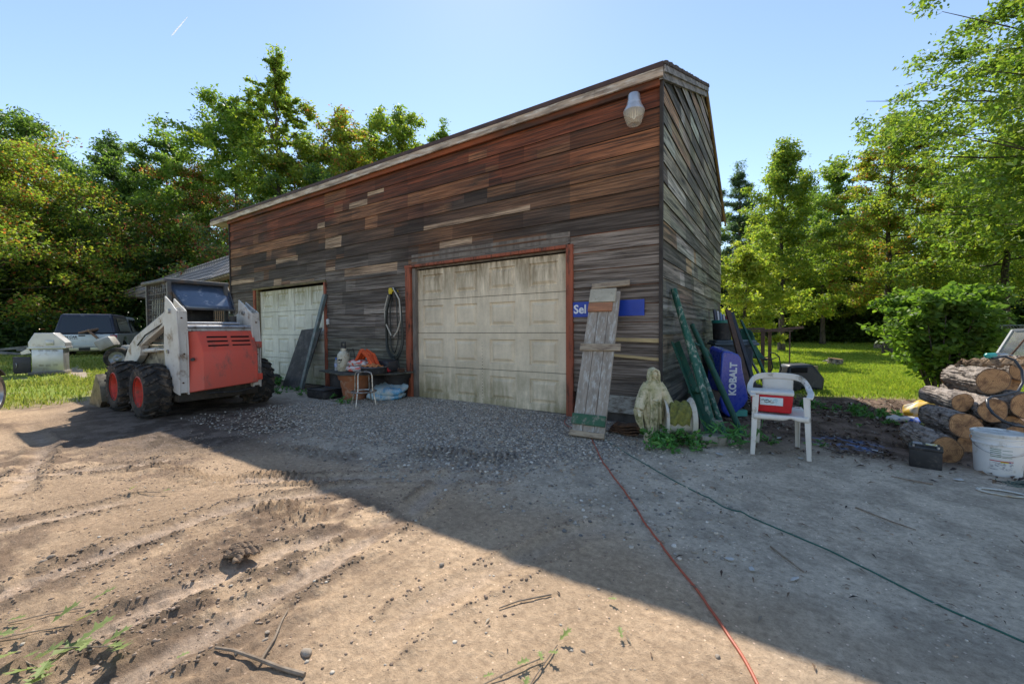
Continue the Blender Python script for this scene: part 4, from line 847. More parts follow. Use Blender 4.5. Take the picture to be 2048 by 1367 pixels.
for cx_ in (1.2, 4.45):
    for s_ in (-1, 1):
        mb = MB(M); mb.lathe([(.22, -.12), (.33, -.13), (.37, -.09), (.375, 0), (.37, .09), (.33, .13), (.22, .12)], (cx_, s_ * .83, .375), 'y', 28); w_ = obj('wheel', mb, mrub, TR)
        mb = MB(M); mb.lathe([(.01, s_ * .06), (.08, s_ * .1), (.15, s_ * .06), (.22, s_ * .12)], (cx_, s_ * .83, .375), 'y', 20); obj('rim', mb, mst_, w_)
mb = MB(M); mb.box((.3, -.6, .3), (5.2, .6, .52)); obj('underbody', mb, mdm, TR)
# pipes hanging out of the bed
mb = MB(M); mb.tube([(.5, -.1, 1.3), (.15, -.12, 1.22), (-.1, -.08, 1.17), (-.16, .08, 1.1), (-.17, .16, 1.08)], .05, 10); mb.tube([(.4, -.5, 1.3), (.0, -.3, 1.22), (-.15, -.12, 1.18)], .055, 10); mb.tube([(-.08, -.1, 1.2), (-.2, -.3, 1.0), (-.22, -.42, .86)], .045, 10)
o = obj('exhaust_pipe', mb, mat('tan_pipe', (.35, .22, .15), (.22, .13, .08), s=8, rough=.6, metal=.3), loc=tuple(M.translation)); tag(o, 'rusty tan exhaust pipes hanging out over the pickup tailgate', 'pipe')
# small trailer wheel and hood beside the pickup
M = FR(247, 12.8, rot=R(25)); TL = TH('garden_tractor', 'grey garden machine with a spoked wheel, half hidden behind the loader', 'garden tractor', M)
mb = MB(M); mb.lathe([(.2, -.07), (.3, -.08), (.335, -.04), (.335, .04), (.3, .08), (.2, .07)], (-.12, -.1, .33), 'y', 28); w_ = obj('wheel', mb, mrub, TL)
mb = MB(M); mb.lathe([(.01, -.03), (.06, -.05), (.12, -.02), (.19, -.05), (.205, -.065)], (-.12, -.1, .33), 'y', 20); obj('rim', mb, mat('grey_rim', (.4, .42, .46), (.25, .25, .26), s=8, rough=.4, metal=.5), w_)
mb = MB(M); mb.rbox((-.1, .0, .45), (.7, .5, .72), .06); mb.rbox((.0, -.04, .66), (.42, .46, 1.0), .06, Matrix.Rotation(R(-28), 4, 'Y') @ Matrix.Translation((-.25, 0, .08))); obj('hood', mb, mat('grey_hood', (.4, .4, .38), (.28, .26, .22), s=3, s3=6, rough=.5), TL)
mb = MB(M); mb.tube([(.1, -.05, .62), (.25, -.12, .66), (.42, -.12, .72)], .028, 8); mb.rbox((.1, .0, .25), (.7, .4, .5), .03); obj('frame', mb, mat('pale_pipe', (.45, .45, .44), (.2, .2, .18), s=5), TL)
# ------------------------------------------------------------------ gas grill
M = FR(100, 11.2, rot=R(36)); GRL = TH('gas_grill', 'silver stainless barbecue grill with trapezoid hood standing on the left grass', 'grill', M)
mss = mat('stainless', (.5, .51, .53), (.4, .41, .43), (.3, .27, .22), s=1.6, s3=4, amt=.2, rough=.35, metal=.75)
mb = MB(M); mb.rbox((-.29, -.25, .08), (.29, .3, .72), .008); bd_ = obj('cabinet', mb, mss, GRL)
mb = MB(M)
for zz in (.24, .27, .64, .665):
    for k in range(3): mb.box((-.17 + .13 * k, -.253, zz), (-.08 + .13 * k, -.249, zz + .008))
obj('louvre', mb, mslot, bd_, smooth=0)
mb = MB(M); mb.prism([(x, -.27, z) for x, z in ((-.34, .74), (.34, .74), (.34, .86), (.12, 1.13), (-.22, 1.13), (-.34, .88))], (0, .62, 0)); hd = obj('hood', mb, mss, GRL, bevel=.008)
mb = MB(M); mb.rbox((-.02, -.29, .8), (.13, -.272, .93), .005); mb.cyl((.04, -.3, .9), (.04, -.28, .9), .012, n=8); obj('bracket', mb, mss, hd)
mb = MB(M); mb.rbox((-.36, -.31, .7), (.36, .36, .745), .006); obj('shelf', mb, mss, GRL)
mb = MB(M); mb.rbox((-.36, -.3, .01), (.33, .33, .085), .006); obj('base', mb, mat('grill_base', (.22, .2, .16), (.15, .13, .11), s=6, rough=.6), GRL)
mb = MB(M); mb.rbox((-.62, -.22, .06), (-.32, -.18, .5), .008); mb.box((-.64, -.18, .1), (-.6, .1, .5)); dd = obj('door', mb, mat('dark_door', (.05, .045, .06), (.03, .03, .035), s=5, rough=.4), GRL)
mb = MB(M); mb.tube([(-.575, -.225, .22), (-.56, -.25, .25), (-.56, -.25, .31), (-.575, -.225, .34)], .008, 6); obj('handle', mb, mst_, dd)
mb = MB(M); mb.prism([(-.36, -.2, .72), (-.5, -.2, .62), (-.48, -.2, .56), (-.3, -.2, .6)], (0, .3, 0)); obj('side_burner', mb, mss, GRL)
# lumber heap by the pickup
base_ = FR(52, 17.5); 
for k, (dx, dy, rot, ln, c) in enumerate(((-.6, 0, 20, 2.2, 'long grey plank lying lowest in the heap left of the grill'), (.1, .2, -12, 1.8, 'pale split board on the heap behind the grill'), (.3, -.3, 35, 1.5, 'short beam end sticking up from the heap by the pickup'))):
    M = base_ @ Matrix.Translation((dx, dy, .1 + .14 * k)) @ Matrix.Rotation(R(rot), 4, 'Z') @ Matrix.Rotation(R(-7 * (k - 1)), 4, 'Y'); mb = MB(M); mb.rbox((-ln / 2, -.09, -.04), (ln / 2, .09, .06), .01)
    o = obj('timber', mb, mat('grey_timber', (.25, .24, .22), (.14, .13, .12), s=6, rough=.9, bump=.5), loc=tuple(M.translation)); tag(o, c, 'timber', 'old timbers heaped behind the grill')
# utility trailer whose wheel just enters the frame at the left edge
M = Matrix.Translation((-9.79, .78, 0)) @ Matrix.Rotation(R(-25.5), 4, 'Z'); CW = TH('utility_trailer', 'dark utility trailer at the left edge, only its silver-rimmed wheel in view', 'trailer', M)
for yy, s_ in ((0, 1), (-1.75, -1)):
    mb = MB(M); mb.lathe([(.21, .1), (.28, .11), (.312, .08), (.318, 0), (.312, -.08), (.28, -.11), (.21, -.1)], (0, yy, .318), 'y', 36); wl = obj('wheel', mb, mrub, CW)
    mb = MB(M); mb.lathe([(.225, -.1 * s_), (.225, .1 * s_), (.21, .11 * s_), (.19, .07 * s_), (.19, -.09 * s_)], (0, yy, .318), 'y', 32); mb.lathe([(.01, .07 * s_), (.05, .075 * s_), (.06, .05 * s_)], (0, yy, .318), 'y', 16)
    for k in range(7):
        a = 2 * math.pi * k / 7; mb.bar((.04 * math.cos(a), yy + .06 * s_, .318 + .04 * math.sin(a)), (.2 * math.cos(a), yy + .07 * s_, .318 + .2 * math.sin(a)), .035, .02, up=(0, 1, 0))
    obj('rim', mb, mst_, wl)
    mb = MB(M); mb.prism([(r_ * math.cos(a), yy - .12, .318 + r_ * math.sin(a)) for r_, rng in ((.37, np.linspace(.5, 2.4, 9)), (.35, np.linspace(2.4, .5, 9))) for a in rng], (0, .24, 0)); obj('mudguard', mb, mdm, CW)
mb = MB(M); mb.rbox((-.3, -1.6, .5), (2.6, -.14, .56), .01); mb.cyl((0, -1.66, .318), (0, -.09, .318), .03, n=12); mb.box((2.5, -.9, .42), (3.6, -.82, .5))
for yy in (-1.6, -.17): mb.box((-.3, yy, .56), (2.6, yy + .03, .86))
obj('bed', mb, mdm, CW)
# ------------------------------------------------------------------ on and beside the front wall
# yard light
YLx, YLy, YLz = -1.47, 4.98, 3.6
yl = thing('yard_light', 'dusk-to-dawn yard light with ribbed clear globe under the roof corner', 'lamp', (YLx, YLy + .12, YLz + .4))
LS = Matrix.Translation((YLx, YLy, YLz + .4)) @ Matrix.Scale(.82, 4) @ Matrix.Translation((-YLx, -YLy, -YLz - .4))
mb = MB(LS); mb.lathe([(.02, .445), (.075, .44), (.085, .42), (.09, .33), (.1, .32), (.1, .3)], (YLx, YLy, YLz - .02), n=28); mb.bar((YLx, YLy, YLz + .35), (YLx, YF - .02, YLz + .35), .05, .05)
obj('housing', mb, mat('galvanised', (.55, .57, .6), (.42, .44, .47), s=6, rough=.35, metal=.7), yl)
mb = MB(LS); mb.lathe([(.098, .31), (.105, .28), (.15, .2), (.152, .185), (.147, .18)], (YLx, YLy, YLz - .02), n=36, wob=lambda t, h: 1 + .02 * (math.cos(t * 18) > 0) * (h > .2)); obj('reflector', mb, mat('ribbed_aluminium', (.7, .7, .72), (.5, .5, .5), s=8, rough=.3, metal=.6), yl)
mgl = bpy.data.materials.new('clear_acrylic'); mgl.use_nodes = True; p = mgl.node_tree.nodes['Principled BSDF']; p.inputs['Base Color'].default_value = (.85, .8, .68, 1); p.inputs['Roughness'].default_value = .12; p.inputs['Alpha'].default_value = .3
mb = MB(LS); mb.lathe([(.15, .185), (.152, .17), (.125, .08), (.098, .01), (.085, .0), (.03, .004)], (YLx, YLy, YLz - .02), n=32, wob=lambda t, h: 1 + .012 * math.cos(t * 12)); obj('globe', mb, mgl, yl)
mb = MB(LS); mb.tube([(YLx - .02, YLy, YLz + .22), (YLx - .02, YLy, YLz + .09), (YLx, YLy, YLz + .06), (YLx + .02, YLy, YLz + .09), (YLx + .02, YLy, YLz + .22)], .011, 8); mb.tube([(YLx - .05, YLy + .01, YLz + .2), (YLx - .05, YLy + .01, YLz + .1), (YLx + .05, YLy + .01, YLz + .1), (YLx + .05, YLy + .01, YLz + .2)], .006, 6); obj('bulb', mb, mat('bulb_white', (.8, .78, .7), rough=.3, bump=0), yl)
# blue sign behind the plank door
mb = MB(); mb.box((-2.33, YF - .036, 1.37), (-1.37, YF - .027, 1.57)); sg = obj('sign', mb, mat('blue_sign', (.015, .06, .42), (.012, .045, .33), s=4, rough=.4, bump=0), loc=(-1.85, YF, 1.47), smooth=0); tag(sg, 'long blue sign with white lettering nailed up behind the leaning plank door', 'sign')
mb = MB(); Mw = Matrix.Translation((-2.31, YF - .038, 1.468)) @ Matrix.Rotation(R(90), 4, 'X'); mb.text('Sel', .16, Mw, .002, .004, 'LEFT'); mb.add([(-1.32, YF - .045, 1.3)] * 3, []) ; mb.v = mb.v[:-3]
obj('lettering', mb, mat('white_vinyl', (.75, .77, .8), bump=0), sg, smooth=0)
# wall switch box
mb = MB(); mb.rbox((-7.95, YF - .06, 1.34), (-7.88, YF - .02, 1.46), .01); o = obj('outlet_box', mb, mat('white_plastic', (.7, .7, .68), (.55, .55, .52), s=6, rough=.4), loc=(-7.9, YF, 1.4)); tag(o, 'small white outlet box on the boards right of the far door', 'outlet box')
# hose loops on a yellow hook
hs = thing('garden_hose', 'black and clear hose loops hanging from a yellow hook left of the large door', 'hose', (-5.82, YF, 1.95))
mb = MB()
def loop(cx, w, zt_, zb, y, n=26, open_=0.): return [(cx + w * math.sin(2 * math.pi * k / n) * (1 - .25 * math.cos(2 * math.pi * k / n)), y + .012 * math.sin(5 * k), (zt_ + zb) / 2 + (zt_ - zb) / 2 * math.cos(2 * math.pi * k / n)) for k in range(n)]
mb.tube(loop(-5.8, .2, 1.98, .72, YF - .1), .019, 8, closed=True); mb.tube(loop(-5.77, .22, 1.96, .68, YF - .13), .018, 8, closed=True); mb.tube(loop(-5.83, .1, 1.95, .8, YF - .08), .011, 8, closed=True)
mb.tube([(-5.72, YF - .1, .75), (-5.68, YF - .1, .5), (-5.6, YF - .11, .42), (-5.52, YF - .12, .46)], .012, 8); obj('coil', mb, mat('black_hose', (.02, .025, .022), (.04, .045, .04), s=9, rough=.45), hs)
mb = MB(); mb.tube([(-5.93, YF - .12, 1.85), (-6.02, YF - .13, 1.6), (-6.0, YF - .13, 1.35), (-5.84, YF - .14, 1.12)], .012, 8); mb.tube([(-5.76, YF - .15, 1.97), (-5.6, YF - .15, 1.75), (-5.57, YF - .15, 1.4), (-5.66, YF - .15, 1.2), (-5.76, YF - .15, 1.1)], .013, 8); obj('clear_hose', mb, mat('clear_hose', (.5, .47, .4), (.4, .37, .3), s=9, rough=.3), hs)
mb = MB(); mb.rbox((-5.88, YF - .16, 1.9), (-5.76, YF - .02, 1.94), .01); mb.rbox((-5.86, YF - .17, 1.86), (-5.78, YF - .15, 1.97), .01); obj('hook', mb, mat('yellow_hook', (.6, .45, .03)), hs)
# plaid shirt hanging at the left corner
mpl = bpy.data.materials.new('plaid_cloth'); mpl.use_nodes = True; nt = mpl.node_tree; p = nt.nodes['Principled BSDF']; p.inputs['Roughness'].default_value = .9
tc = nt.nodes.new('ShaderNodeTexCoord'); ck = nt.nodes.new('ShaderNodeTexChecker'); ck.inputs['Scale'].default_value = 16; nt.links.new(tc.outputs['Object'], ck.inputs[0]); ck.inputs['Color1'].default_value = (.03, .05, .045, 1); ck.inputs['Color2'].default_value = (.35, .33, .3, 1); nt.links.new(ck.outputs[0], p.inputs[0])
mb = MB(); mb.grid(lambda u, v: (-12.36 + .32 * (u - .5) * (.45 + .75 * min(1, v * 2.2)), YF - .05 - .035 * math.sin(u * 9 + v * 2), 2.25 - .62 * v), 14, 12); o = obj('shirt', mb, mpl, loc=(-12.3, YF, 2.2), solid=.012); tag(o, 'plaid shirt hanging at the far left corner of the building', 'shirt')
# leaning plank door
Md = Matrix.Translation((-1.73, 4.2, .02)) @ Matrix(((.93, .1, 0), (-.03, 1, 0), (0, 0, 1))).to_4x4()
pd = thing('plank_door', 'old wooden plank door with battens leaning on the wall right of the large door', 'plank door', (-1.73, 4.2, .02))
def pz(x, y, z):   # x across, z up the leaning board, y out of its face
    c_, s_ = math.cos(R(26.5)), math.sin(R(26.5)); zz = z * c_ + y * s_; yy = z * s_ - y * c_
    sh = -.05 * z; return Vector((-1.73 + x * .97 + sh, 4.17 + yy + .12 * x, .02 + zz))
def pbox(mb, x0, x1, z0, z1, y0, y1, tw=0.):
    P = [(x0, y0, z0 - tw * 0), (x1, y0, z0 + tw), (x1, y1, z0 + tw), (x0, y1, z0), (x0, y0, z1), (x1, y0, z1 + tw), (x1, y1, z1 + tw), (x0, y1, z1)]
    mb.add([pz(*q) for q in P], [(3, 2, 1, 0), (4, 5, 6, 7), (0, 1, 5, 4), (1, 2, 6, 5), (2, 3, 7, 6), (3, 0, 4, 7)])
mpk = mat('grey_plank', (.36, .3, .24), (.25, .21, .17), (.5, .47, .42), s=3, s3=5, amt=.35, rough=.9, bump=.6, bs=12, stretch=(6, 3, .8))
for k, (a, b) in enumerate(((-.19, -.065), (-.06, .065), (.07, .19))):
    mb = MB(); pbox(mb, a, b, .0, 1.78 + .03 * k, 0, .022); obj('plank', mb, mpk, pd, bevel=.003)
mtan = mat('tan_batten', (.42, .33, .23), (.3, .23, .16), (.15, .1, .07), s=4, s3=8, amt=.3, rough=.85, bump=.5, bs=12, stretch=(.8, 3, 6))
for nm, (x0, x1, z0, z1, tw), m_ in (('batten', (-.2, .195, .0, .06, -.01), mtan), ('batten', (-.195, .19, .13, .25, -.01), mat('green_batten', (.03, .1, .05), (.05, .12, .07), (.3, .25, .2), s=5, s3=12, amt=.3, rough=.7)), ('batten', (-.22, .27, 1.02, 1.11, .0), mtan), ('batten', (-.19, .115, 1.55, 1.67, .0), mat('cedar_batten', (.45, .2, .1), (.3, .14, .08), s=6, rough=.8, stretch=(1, 3, 5))), ('batten', (-.19, .145, 1.68, 1.87, .0), mat('pale_batten', (.55, .5, .38), (.4, .36, .28), (.2, .15, .1), s=5, s3=9, amt=.3, rough=.8)), ('batten', (-.18, .3, 1.875, 1.95, .03), mtan)):
    mb = MB(); pbox(mb, x0, x1, z0, z1, .024, .052, tw); obj(nm, mb, m_, pd, bevel=.004)
# dark panel and metal angle against the far door
mb = MB(); mb.add([(-9.1, 4.72, .0), (-8.3, 4.72, .02), (-8.12, 5.06, 1.28), (-8.88, 5.06, 1.24), (-9.1, 4.74, .0), (-8.3, 4.74, .02), (-8.12, 5.08, 1.28), (-8.88, 5.08, 1.24)], [(0, 1, 2, 3), (7, 6, 5, 4), (0, 4, 5, 1), (1, 5, 6, 2), (2, 6, 7, 3), (3, 7, 4, 0)])
o = obj('panel', mb, mat('stained_black_board', (.028, .025, .025), (.06, .052, .048), (.13, .11, .1), s=2.5, s3=4, amt=.35, rough=.6), loc=(-8.7, 4.8, 0)); tag(o, 'dark stained sheet of board leaning against the far door', 'board')
mb = MB(); mb.bar((-8.33, 4.7, .02), (-7.98, 5.05, 1.98), .09, .012, up=(0, 1, 0)); mb.bar((-8.29, 4.72, .02), (-7.94, 5.07, 1.98), .012, .06, up=(0, 1, 0)); o = obj('metal_angle', mb, mat('grey_green_metal', (.16, .2, .2), (.1, .13, .13), (.25, .25, .24), s=5, s3=9, rough=.5, metal=.3), loc=(-8.3, 4.75, 0)); tag(o, 'tall grey-green metal angle strip leaning beside the dark board', 'metal strip')
mb = MB(); mb.lathe([(.01, .0), (.1, .01), (.13, .06), (.12, .16), (.08, .22), (.03, .24)], (-9.62, 4.85, 0), n=18); o = obj('rubber_ball', mb, mblk, loc=(-9.62, 4.85, 0)); tag(o, 'black round lump in the weeds between the loader and the dark board', 'ball')
# ------------------------------------------------------------------ bench group (plank on pots)
mter = mat('terracotta', (.36, .14, .065), (.28, .11, .055), (.42, .32, .24), s=4, s3=6, amt=.22, rough=.85, bump=.2)
def pot(x, y, r, h, label, m, z0=0.):
    mb = MB(); z = zat(x, y) + z0; mb.lathe([(.01, .01), (r * .68, .0), (r * .72, .01), (r * .93, h * .8), (r * 1.02, h * .8), (r * 1.05, h * .84), (r * 1.08, h * .98), (r * 1.04, h), (r * .95, h * .98), (r * .88, h * .5), (.01, h * .45)], (x, y, z), n=40); mb.lathe([(r * .76, h * .42), (r * .84, h * .43), (r * .82, h * .455), (r * .8, h * .46)], (x, y, z), n=40)
    o = obj('plant_pot', mb, m, loc=(x, y, z)); tag(o, label, 'plant pot'); return o
pot(-6.2, 4.47, .26, .44, 'large terracotta flower pot carrying the plank shelf', mter)
pot(-5.65, 4.95, .22, .43, 'black plastic pot under the right end of the plank shelf', mblk)
mb = MB(); mb.prism([(-7.0, 4.3, .47), (-6.0, 4.05, .47), (-5.3, 4.62, .47), (-5.28, 5.0, .47), (-6.9, 4.9, .47)], (0, 0, .025)); o = obj('plank_shelf', mb, mat('damp_board', (.04, .04, .036), (.085, .08, .065), (.16, .15, .1), s=5, s3=9, amt=.35, rough=.75, bump=.5), loc=(-6.2, 4.5, .47), bevel=.004); tag(o, 'dark weathered board laid across the pots as a shelf', 'shelf board')
mb = MB(); x, y = -6.85, 4.3
mb.rbox((x - .3, y - .17, 0), (x + .27, y + .2, .16), .05); tp_ = obj('tray', mb, mblk, loc=(x, y, 0)); tag(tp_, 'low black plastic tray on the gravel left of the terracotta pot', 'tray')
mb = MB(); mb.rbox((x - .25, y - .12, .158), (x + .22, y + .15, .163), .002); obj('leaves', mb, mat('wet_leaves', (.05, .05, .06), (.2, .17, .12), s=30, lo=.55, hi=.7, rough=.3), tp_)
mb = MB(); mb.tube([(x - .28, y - .15, .16), (x + .25, y - .15, .16), (x + .25, y + .18, .16), (x - .28, y + .18, .16)], .018, 8, closed=True); obj('rim', mb, mblk, tp_)
ZS = .497
# sprayer
sx_, sy_ = -6.48, 4.45; spr = thing('pump_sprayer', 'dirty white pump sprayer tank with black handle on the plank shelf', 'sprayer', (sx_, sy_, ZS))
mb = MB(); mb.lathe([(.01, 0), (.1, 0), (.108, .02), (.105, .2), (.112, .23), (.1, .3), (.06, .345), (.045, .355), (.05, .36), (.05, .4), (.035, .405)], (sx_, sy_, ZS), n=32); tk = obj('tank', mb, mat('stained_white_tank', (.6, .57, .46), (.5, .46, .34), (.25, .17, .08), s=4, s3=9, amt=.28, rough=.4), spr)
mb = MB(); mb.tube([(sx_ - .045, sy_, ZS + .4), (sx_ - .055, sy_, ZS + .5), (sx_ + .055, sy_, ZS + .5), (sx_ + .045, sy_, ZS + .4)], .013, 8); mb.cyl((sx_ - .06, sy_, ZS + .415), (sx_ + .06, sy_, ZS + .415), .014, n=8); obj('handle', mb, mblk, spr)
mb = MB(); fx, fy = sx_ + .058, sy_ - .09
for k in range(6): mb.bar((sx_ - .02 + .018 * k, sy_ - .107 + .002 * k, ZS + .19 + .006 * (k % 2)), (sx_ + .01 + .016 * k, sy_ - .106 + .002 * k, ZS + .2 + .008 * (k % 3)), .006, .01)
mb.tube([(sx_ - .01, sy_ - .106, ZS + .15), (sx_ + .03, sy_ - .106, ZS + .14), (sx_ + .06, sy_ - .095, ZS + .17), (sx_ + .06, sy_ - .095, ZS + .2)], .004, 5); obj('logo', mb, mslot, tk)
mb = MB(); mb.tube([(sx_ + .1, sy_, ZS + .33), (sx_ + .2, sy_ + .05, ZS + .4), (sx_ + .3, sy_ + .02, ZS + .22), (sx_ + .42, sy_ - .02, ZS + .03)], .006, 6); obj('spray_hose', mb, mblk, spr)
# bottle
bx, by = -6.62, 4.4; bo = thing('water_bottle', 'small clear bottle with blue cap and label left of the sprayer', 'bottle', (bx, by, ZS))
mb = MB(); mb.lathe([(.01, 0), (.032, 0), (.034, .02), (.034, .14), (.03, .16), (.014, .2), (.014, .21)], (bx, by, ZS), n=20); b_ = obj('body', mb, mat('clear_bottle', (.45, .48, .5), rough=.1, bump=0, alpha=.6), bo)
mb = MB(); mb.lathe([(.035, .07), (.0355, .07), (.0355, .13), (.035, .13)], (bx, by, ZS), n=20); obj('label', mb, mat('blue_label', (.03, .12, .5), (.5, .55, .6), s=30, rough=.4), bo)
mb = MB(); mb.lathe([(.016, .205), (.017, .205), (.017, .23), (.01, .232)], (bx, by, ZS), n=14); obj('cap', mb, mat('blue_cap', (.02, .15, .6), bump=0), bo)
# sacks
def sack(name, label, c, dims, rot, m, seed, group=None, T=None, m2=None, words=None):
    rs_ = random.Random(seed); L, W, H = dims; M = Matrix.Translation(c) @ Matrix.Rotation(rot, 4, 'Z') @ (T or Matrix())
    def sh(u, v):
        a = u * 2 * math.pi; b = (v - .5) * math.pi; ca, sa, cb, sb = math.cos(a), math.sin(a), math.cos(b), math.sin(b)
        sg = lambda t, e: math.copysign(abs(t) ** e, t)
        x, y, z = L / 2 * sg(ca, .45) * abs(cb) ** .3, W / 2 * sg(sa, .45) * abs(cb) ** .3, H / 2 * sg(sb, .8)
        z *= 1 - .45 * (abs(x) / (L / 2)) ** 4 ; z += .012 * math.sin(x * 31 + seed) * math.cos(y * 27)
        return M @ Vector((x, y, z + H / 2 + .008 * math.sin(x * 70 + y * 40)))
    mb = MB(); mb.grid(sh, 40, 14); o = obj(name, mb, m, loc=tuple(c), smooth=60); tag(o, label, 'sack', group); return o
mrs = mat('red_white_sack', (.62, .1, .07), (.6, .56, .52), (.03, .035, .07), s=9, s3=6, amt=.32, rough=.45, lo=.47, hi=.53, stretch=(1, 1, 2.5))
sack('fertiliser_sack', 'red and white printed sack lying lower on the plank shelf', (-6.08, 4.5, ZS), (.48, .32, .1), .25, mrs, 3, 'sacks on the shelf')
sack('fertiliser_sack', 'creased red, white and navy sack lying on top of the other', (-6.08, 4.52, ZS + .09), (.46, .3, .11), .15, mrs, 8, 'sacks on the shelf')
mb = MB(); mb.lathe([(.01, 0), (.2, 0), (.21, .02), (.21, .1), (.215, .11), (.01, .112)], (-5.62, 4.42, ZS), n=36); o = obj('pan', mb, mblk, loc=(-5.62, 4.42, ZS)); tag(o, 'round black pan with a pale rim on the right end of the shelf', 'pan')
mb = MB(); mb.tube([(-5.62 + .213 * math.cos(a), 4.42 + .213 * math.sin(a), ZS + .113) for a in np.linspace(0, 2 * math.pi, 33)[:-1]], .006, 6, closed=True); obj('rim', mb, mst_, o)
mb = MB(); rs_ = random.Random(4)
for k in range(26):
    t = k / 26; x = -6.2 + .05 * rs_.random(); yy_ = 4.42 + .2 * rs_.random()
    mb.tube([(x + .02 * rs_.random() - .0, yy_, ZS + .13 + .03 * rs_.random()), (x + .16 + .03 * rs_.random(), yy_ + .02, ZS + .36 + .03 * rs_.random()), (x + .36 + .03 * rs_.random(), yy_, ZS + .26 + .05 * rs_.random()), (x + .5 + .06 * rs_.random(), yy_ - .06, ZS + .12 + .03 * rs_.random())], .013, 6)
o = obj('safety_netting', mb, mat('orange_netting', (.75, .12, .025), (.6, .08, .02), s=14, rough=.6, bump=.3), loc=(-5.95, 4.5, ZS)); tag(o, 'bunched orange netting draped over the sacks', 'netting')
mb = MB(); mb.grid(lambda u, v: (-5.78 + .3 * u, 4.3 + .2 * v, ZS + .125 + .035 * math.sin(u * 3.1) * math.sin(v * 3.1) + .01 * math.sin(u * 15 + v * 11)), 20, 14); o = obj('work_glove', mb, mat('orange_cloth', (.65, .25, .08), (.5, .17, .06), s=12, rough=.9), loc=(-5.65, 4.4, ZS + .12), solid=.014); tag(o, 'orange cloth crumpled on the black pan', 'cloth')
mb = MB(); mb.rbox((-5.78, 4.6, ZS), (-5.5, 4.85, ZS + .2), .04); o = obj('box', mb, mat('red_black_case', (.03, .03, .035), (.5, .03, .04), s=5, lo=.58, hi=.62, rough=.4), loc=(-5.65, 4.7, ZS)); tag(o, 'black case with a red lid edge behind the pan', 'case')
mb = MB(); mb.lathe([(.01, 0), (.03, 0), (.032, .08), (.02, .12), (.012, .14)], (-6.22, 4.75, ZS + .14), n=16); o = obj('spray_can', mb, mat('teal_can', (.06, .4, .38), (.6, .6, .6), s=14), loc=(-6.22, 4.75, ZS + .14)); tag(o, 'small teal and white can behind the sprayer hose', 'can')
# chrome stool
sx_, sy_ = -5.52, 4.14; stl = thing('bar_stool', 'backless chrome stool frame with footring standing before the shelf', 'stool', (sx_, sy_, 0)); z0 = zat(sx_, sy_)
angs = [R(200), R(290), R(20), R(110)]
mb = MB()
for k in (0, 1): a, b = angs[k], angs[k + 2]
for a in angs:
    mb = MB(); P = [(0, .53), (.08, .53), (.135, .515), (.15, .47), (.155, .25), (.175, .2), (.215, .0)]
    mb.tube([(sx_ + r_ * math.cos(a), sy_ + r_ * math.sin(a), z_ + z0) for r_, z_ in P], .011, 8); obj('leg', mb, mchr, stl)
mb = MB(); mb.tube([(sx_ + .19 * math.cos(a), sy_ + .19 * math.sin(a), .22 + z0) for a in np.linspace(0, 2 * math.pi, 33)[:-1]], .012, 8, closed=True); obj('footring', mb, mchr, stl)
# blue sacks and black box
mbs = mat('pale_blue_sack', (.42, .55, .6), (.1, .32, .52), (.6, .6, .56), s=5, s3=7, amt=.35, rough=.4, lo=.52, hi=.58)
sack('salt_sack', 'blue-grey plastic sack lying lowest beside the door frame', (-5.68, 4.72, .02), (.62, .42, .15), .5, mbs, 5, 'blue sacks by the door frame')
tp2 = sack('salt_sack', 'pale blue printed sack slumped on top by the door frame', (-5.62, 4.74, .13), (.62, .42, .14), .35, mbs, 9, 'blue sacks by the door frame', T=Matrix.Rotation(R(12), 4, 'X'))
mb = MB(); mb.rbox((-5.72, 4.88, .27), (-5.48, 5.06, .45), .015); o = obj('box', mb, mblk, loc=(-5.6, 4.97, .27)); tag(o, 'small black box resting on the blue sacks', 'box')
mb = MB()
for k in range(40): a = rs_.random() * 6.28; mb.tube([(-5.38 + .1 * rs_.random(), 4.7 + .1 * rs_.random(), ZS + .01 + .06 * rs_.random()) for q in range(3)], .006, 5)
o = obj('rope_coil', mb, mrust, loc=(-5.35, 4.75, ZS)); tag(o, 'tangle of brown cord on the right end of the shelf', 'rope')

# ------------------------------------------------------------------ statue
def remesh(o, vx, sm=0):
    m_ = o.modifiers.new('fuse', 'REMESH'); m_.mode = 'VOXEL'; m_.voxel_size = vx; m_.use_smooth_shade = True
    if sm: s_ = o.modifiers.new('smooth', 'SMOOTH'); s_.factor = .5; s_.iterations = sm
M = FR(1306, 4.36, rot=R(6)) @ Matrix.Diagonal((1.1, 1.1, 1.0, 1)); mb = MB(M)
def itp(t, ks):
    for (a, va), (b, vb) in zip(ks, ks[1:]):
        if t <= b: q = (t - a) / (b - a); q = q * q * (3 - 2 * q); return va + (vb - va) * q
    return ks[-1][1]
WX = [(0, .075), (.05, .085), (.1, .06), (.16, .07), (.3, .1), (.42, .105), (.52, .1), (.6, .095), (.64, .07), (.67, .035), (.7, .03)]
WY = [(0, .06), (.05, .07), (.1, .05), (.16, .055), (.3, .07), (.45, .065), (.56, .062), (.62, .05), (.66, .035), (.7, .03)]
mb.grid(lambda u, v: ((lambda z, a: (itp(z, WX) * math.cos(a) * (1 + .08 * math.sin(a * 11 + z * 6) * min(1, max(0, (.5 - z) * 4)) * (z > .08)), itp(z, WY) * math.sin(a) * (1 + .15 * math.sin(a * 13 + z * 5) * min(1, max(0, (.52 - z) * 4)) * (z > .08)), z))(.7 * v, 2 * math.pi * u)), 90, 60)
mb.lathe([(.0, 0), (.08, 0), (.085, .03), (.07, .07), (.05, .11), (0, .12)], (0, 0, 0), n=24)
mb.v += []; 
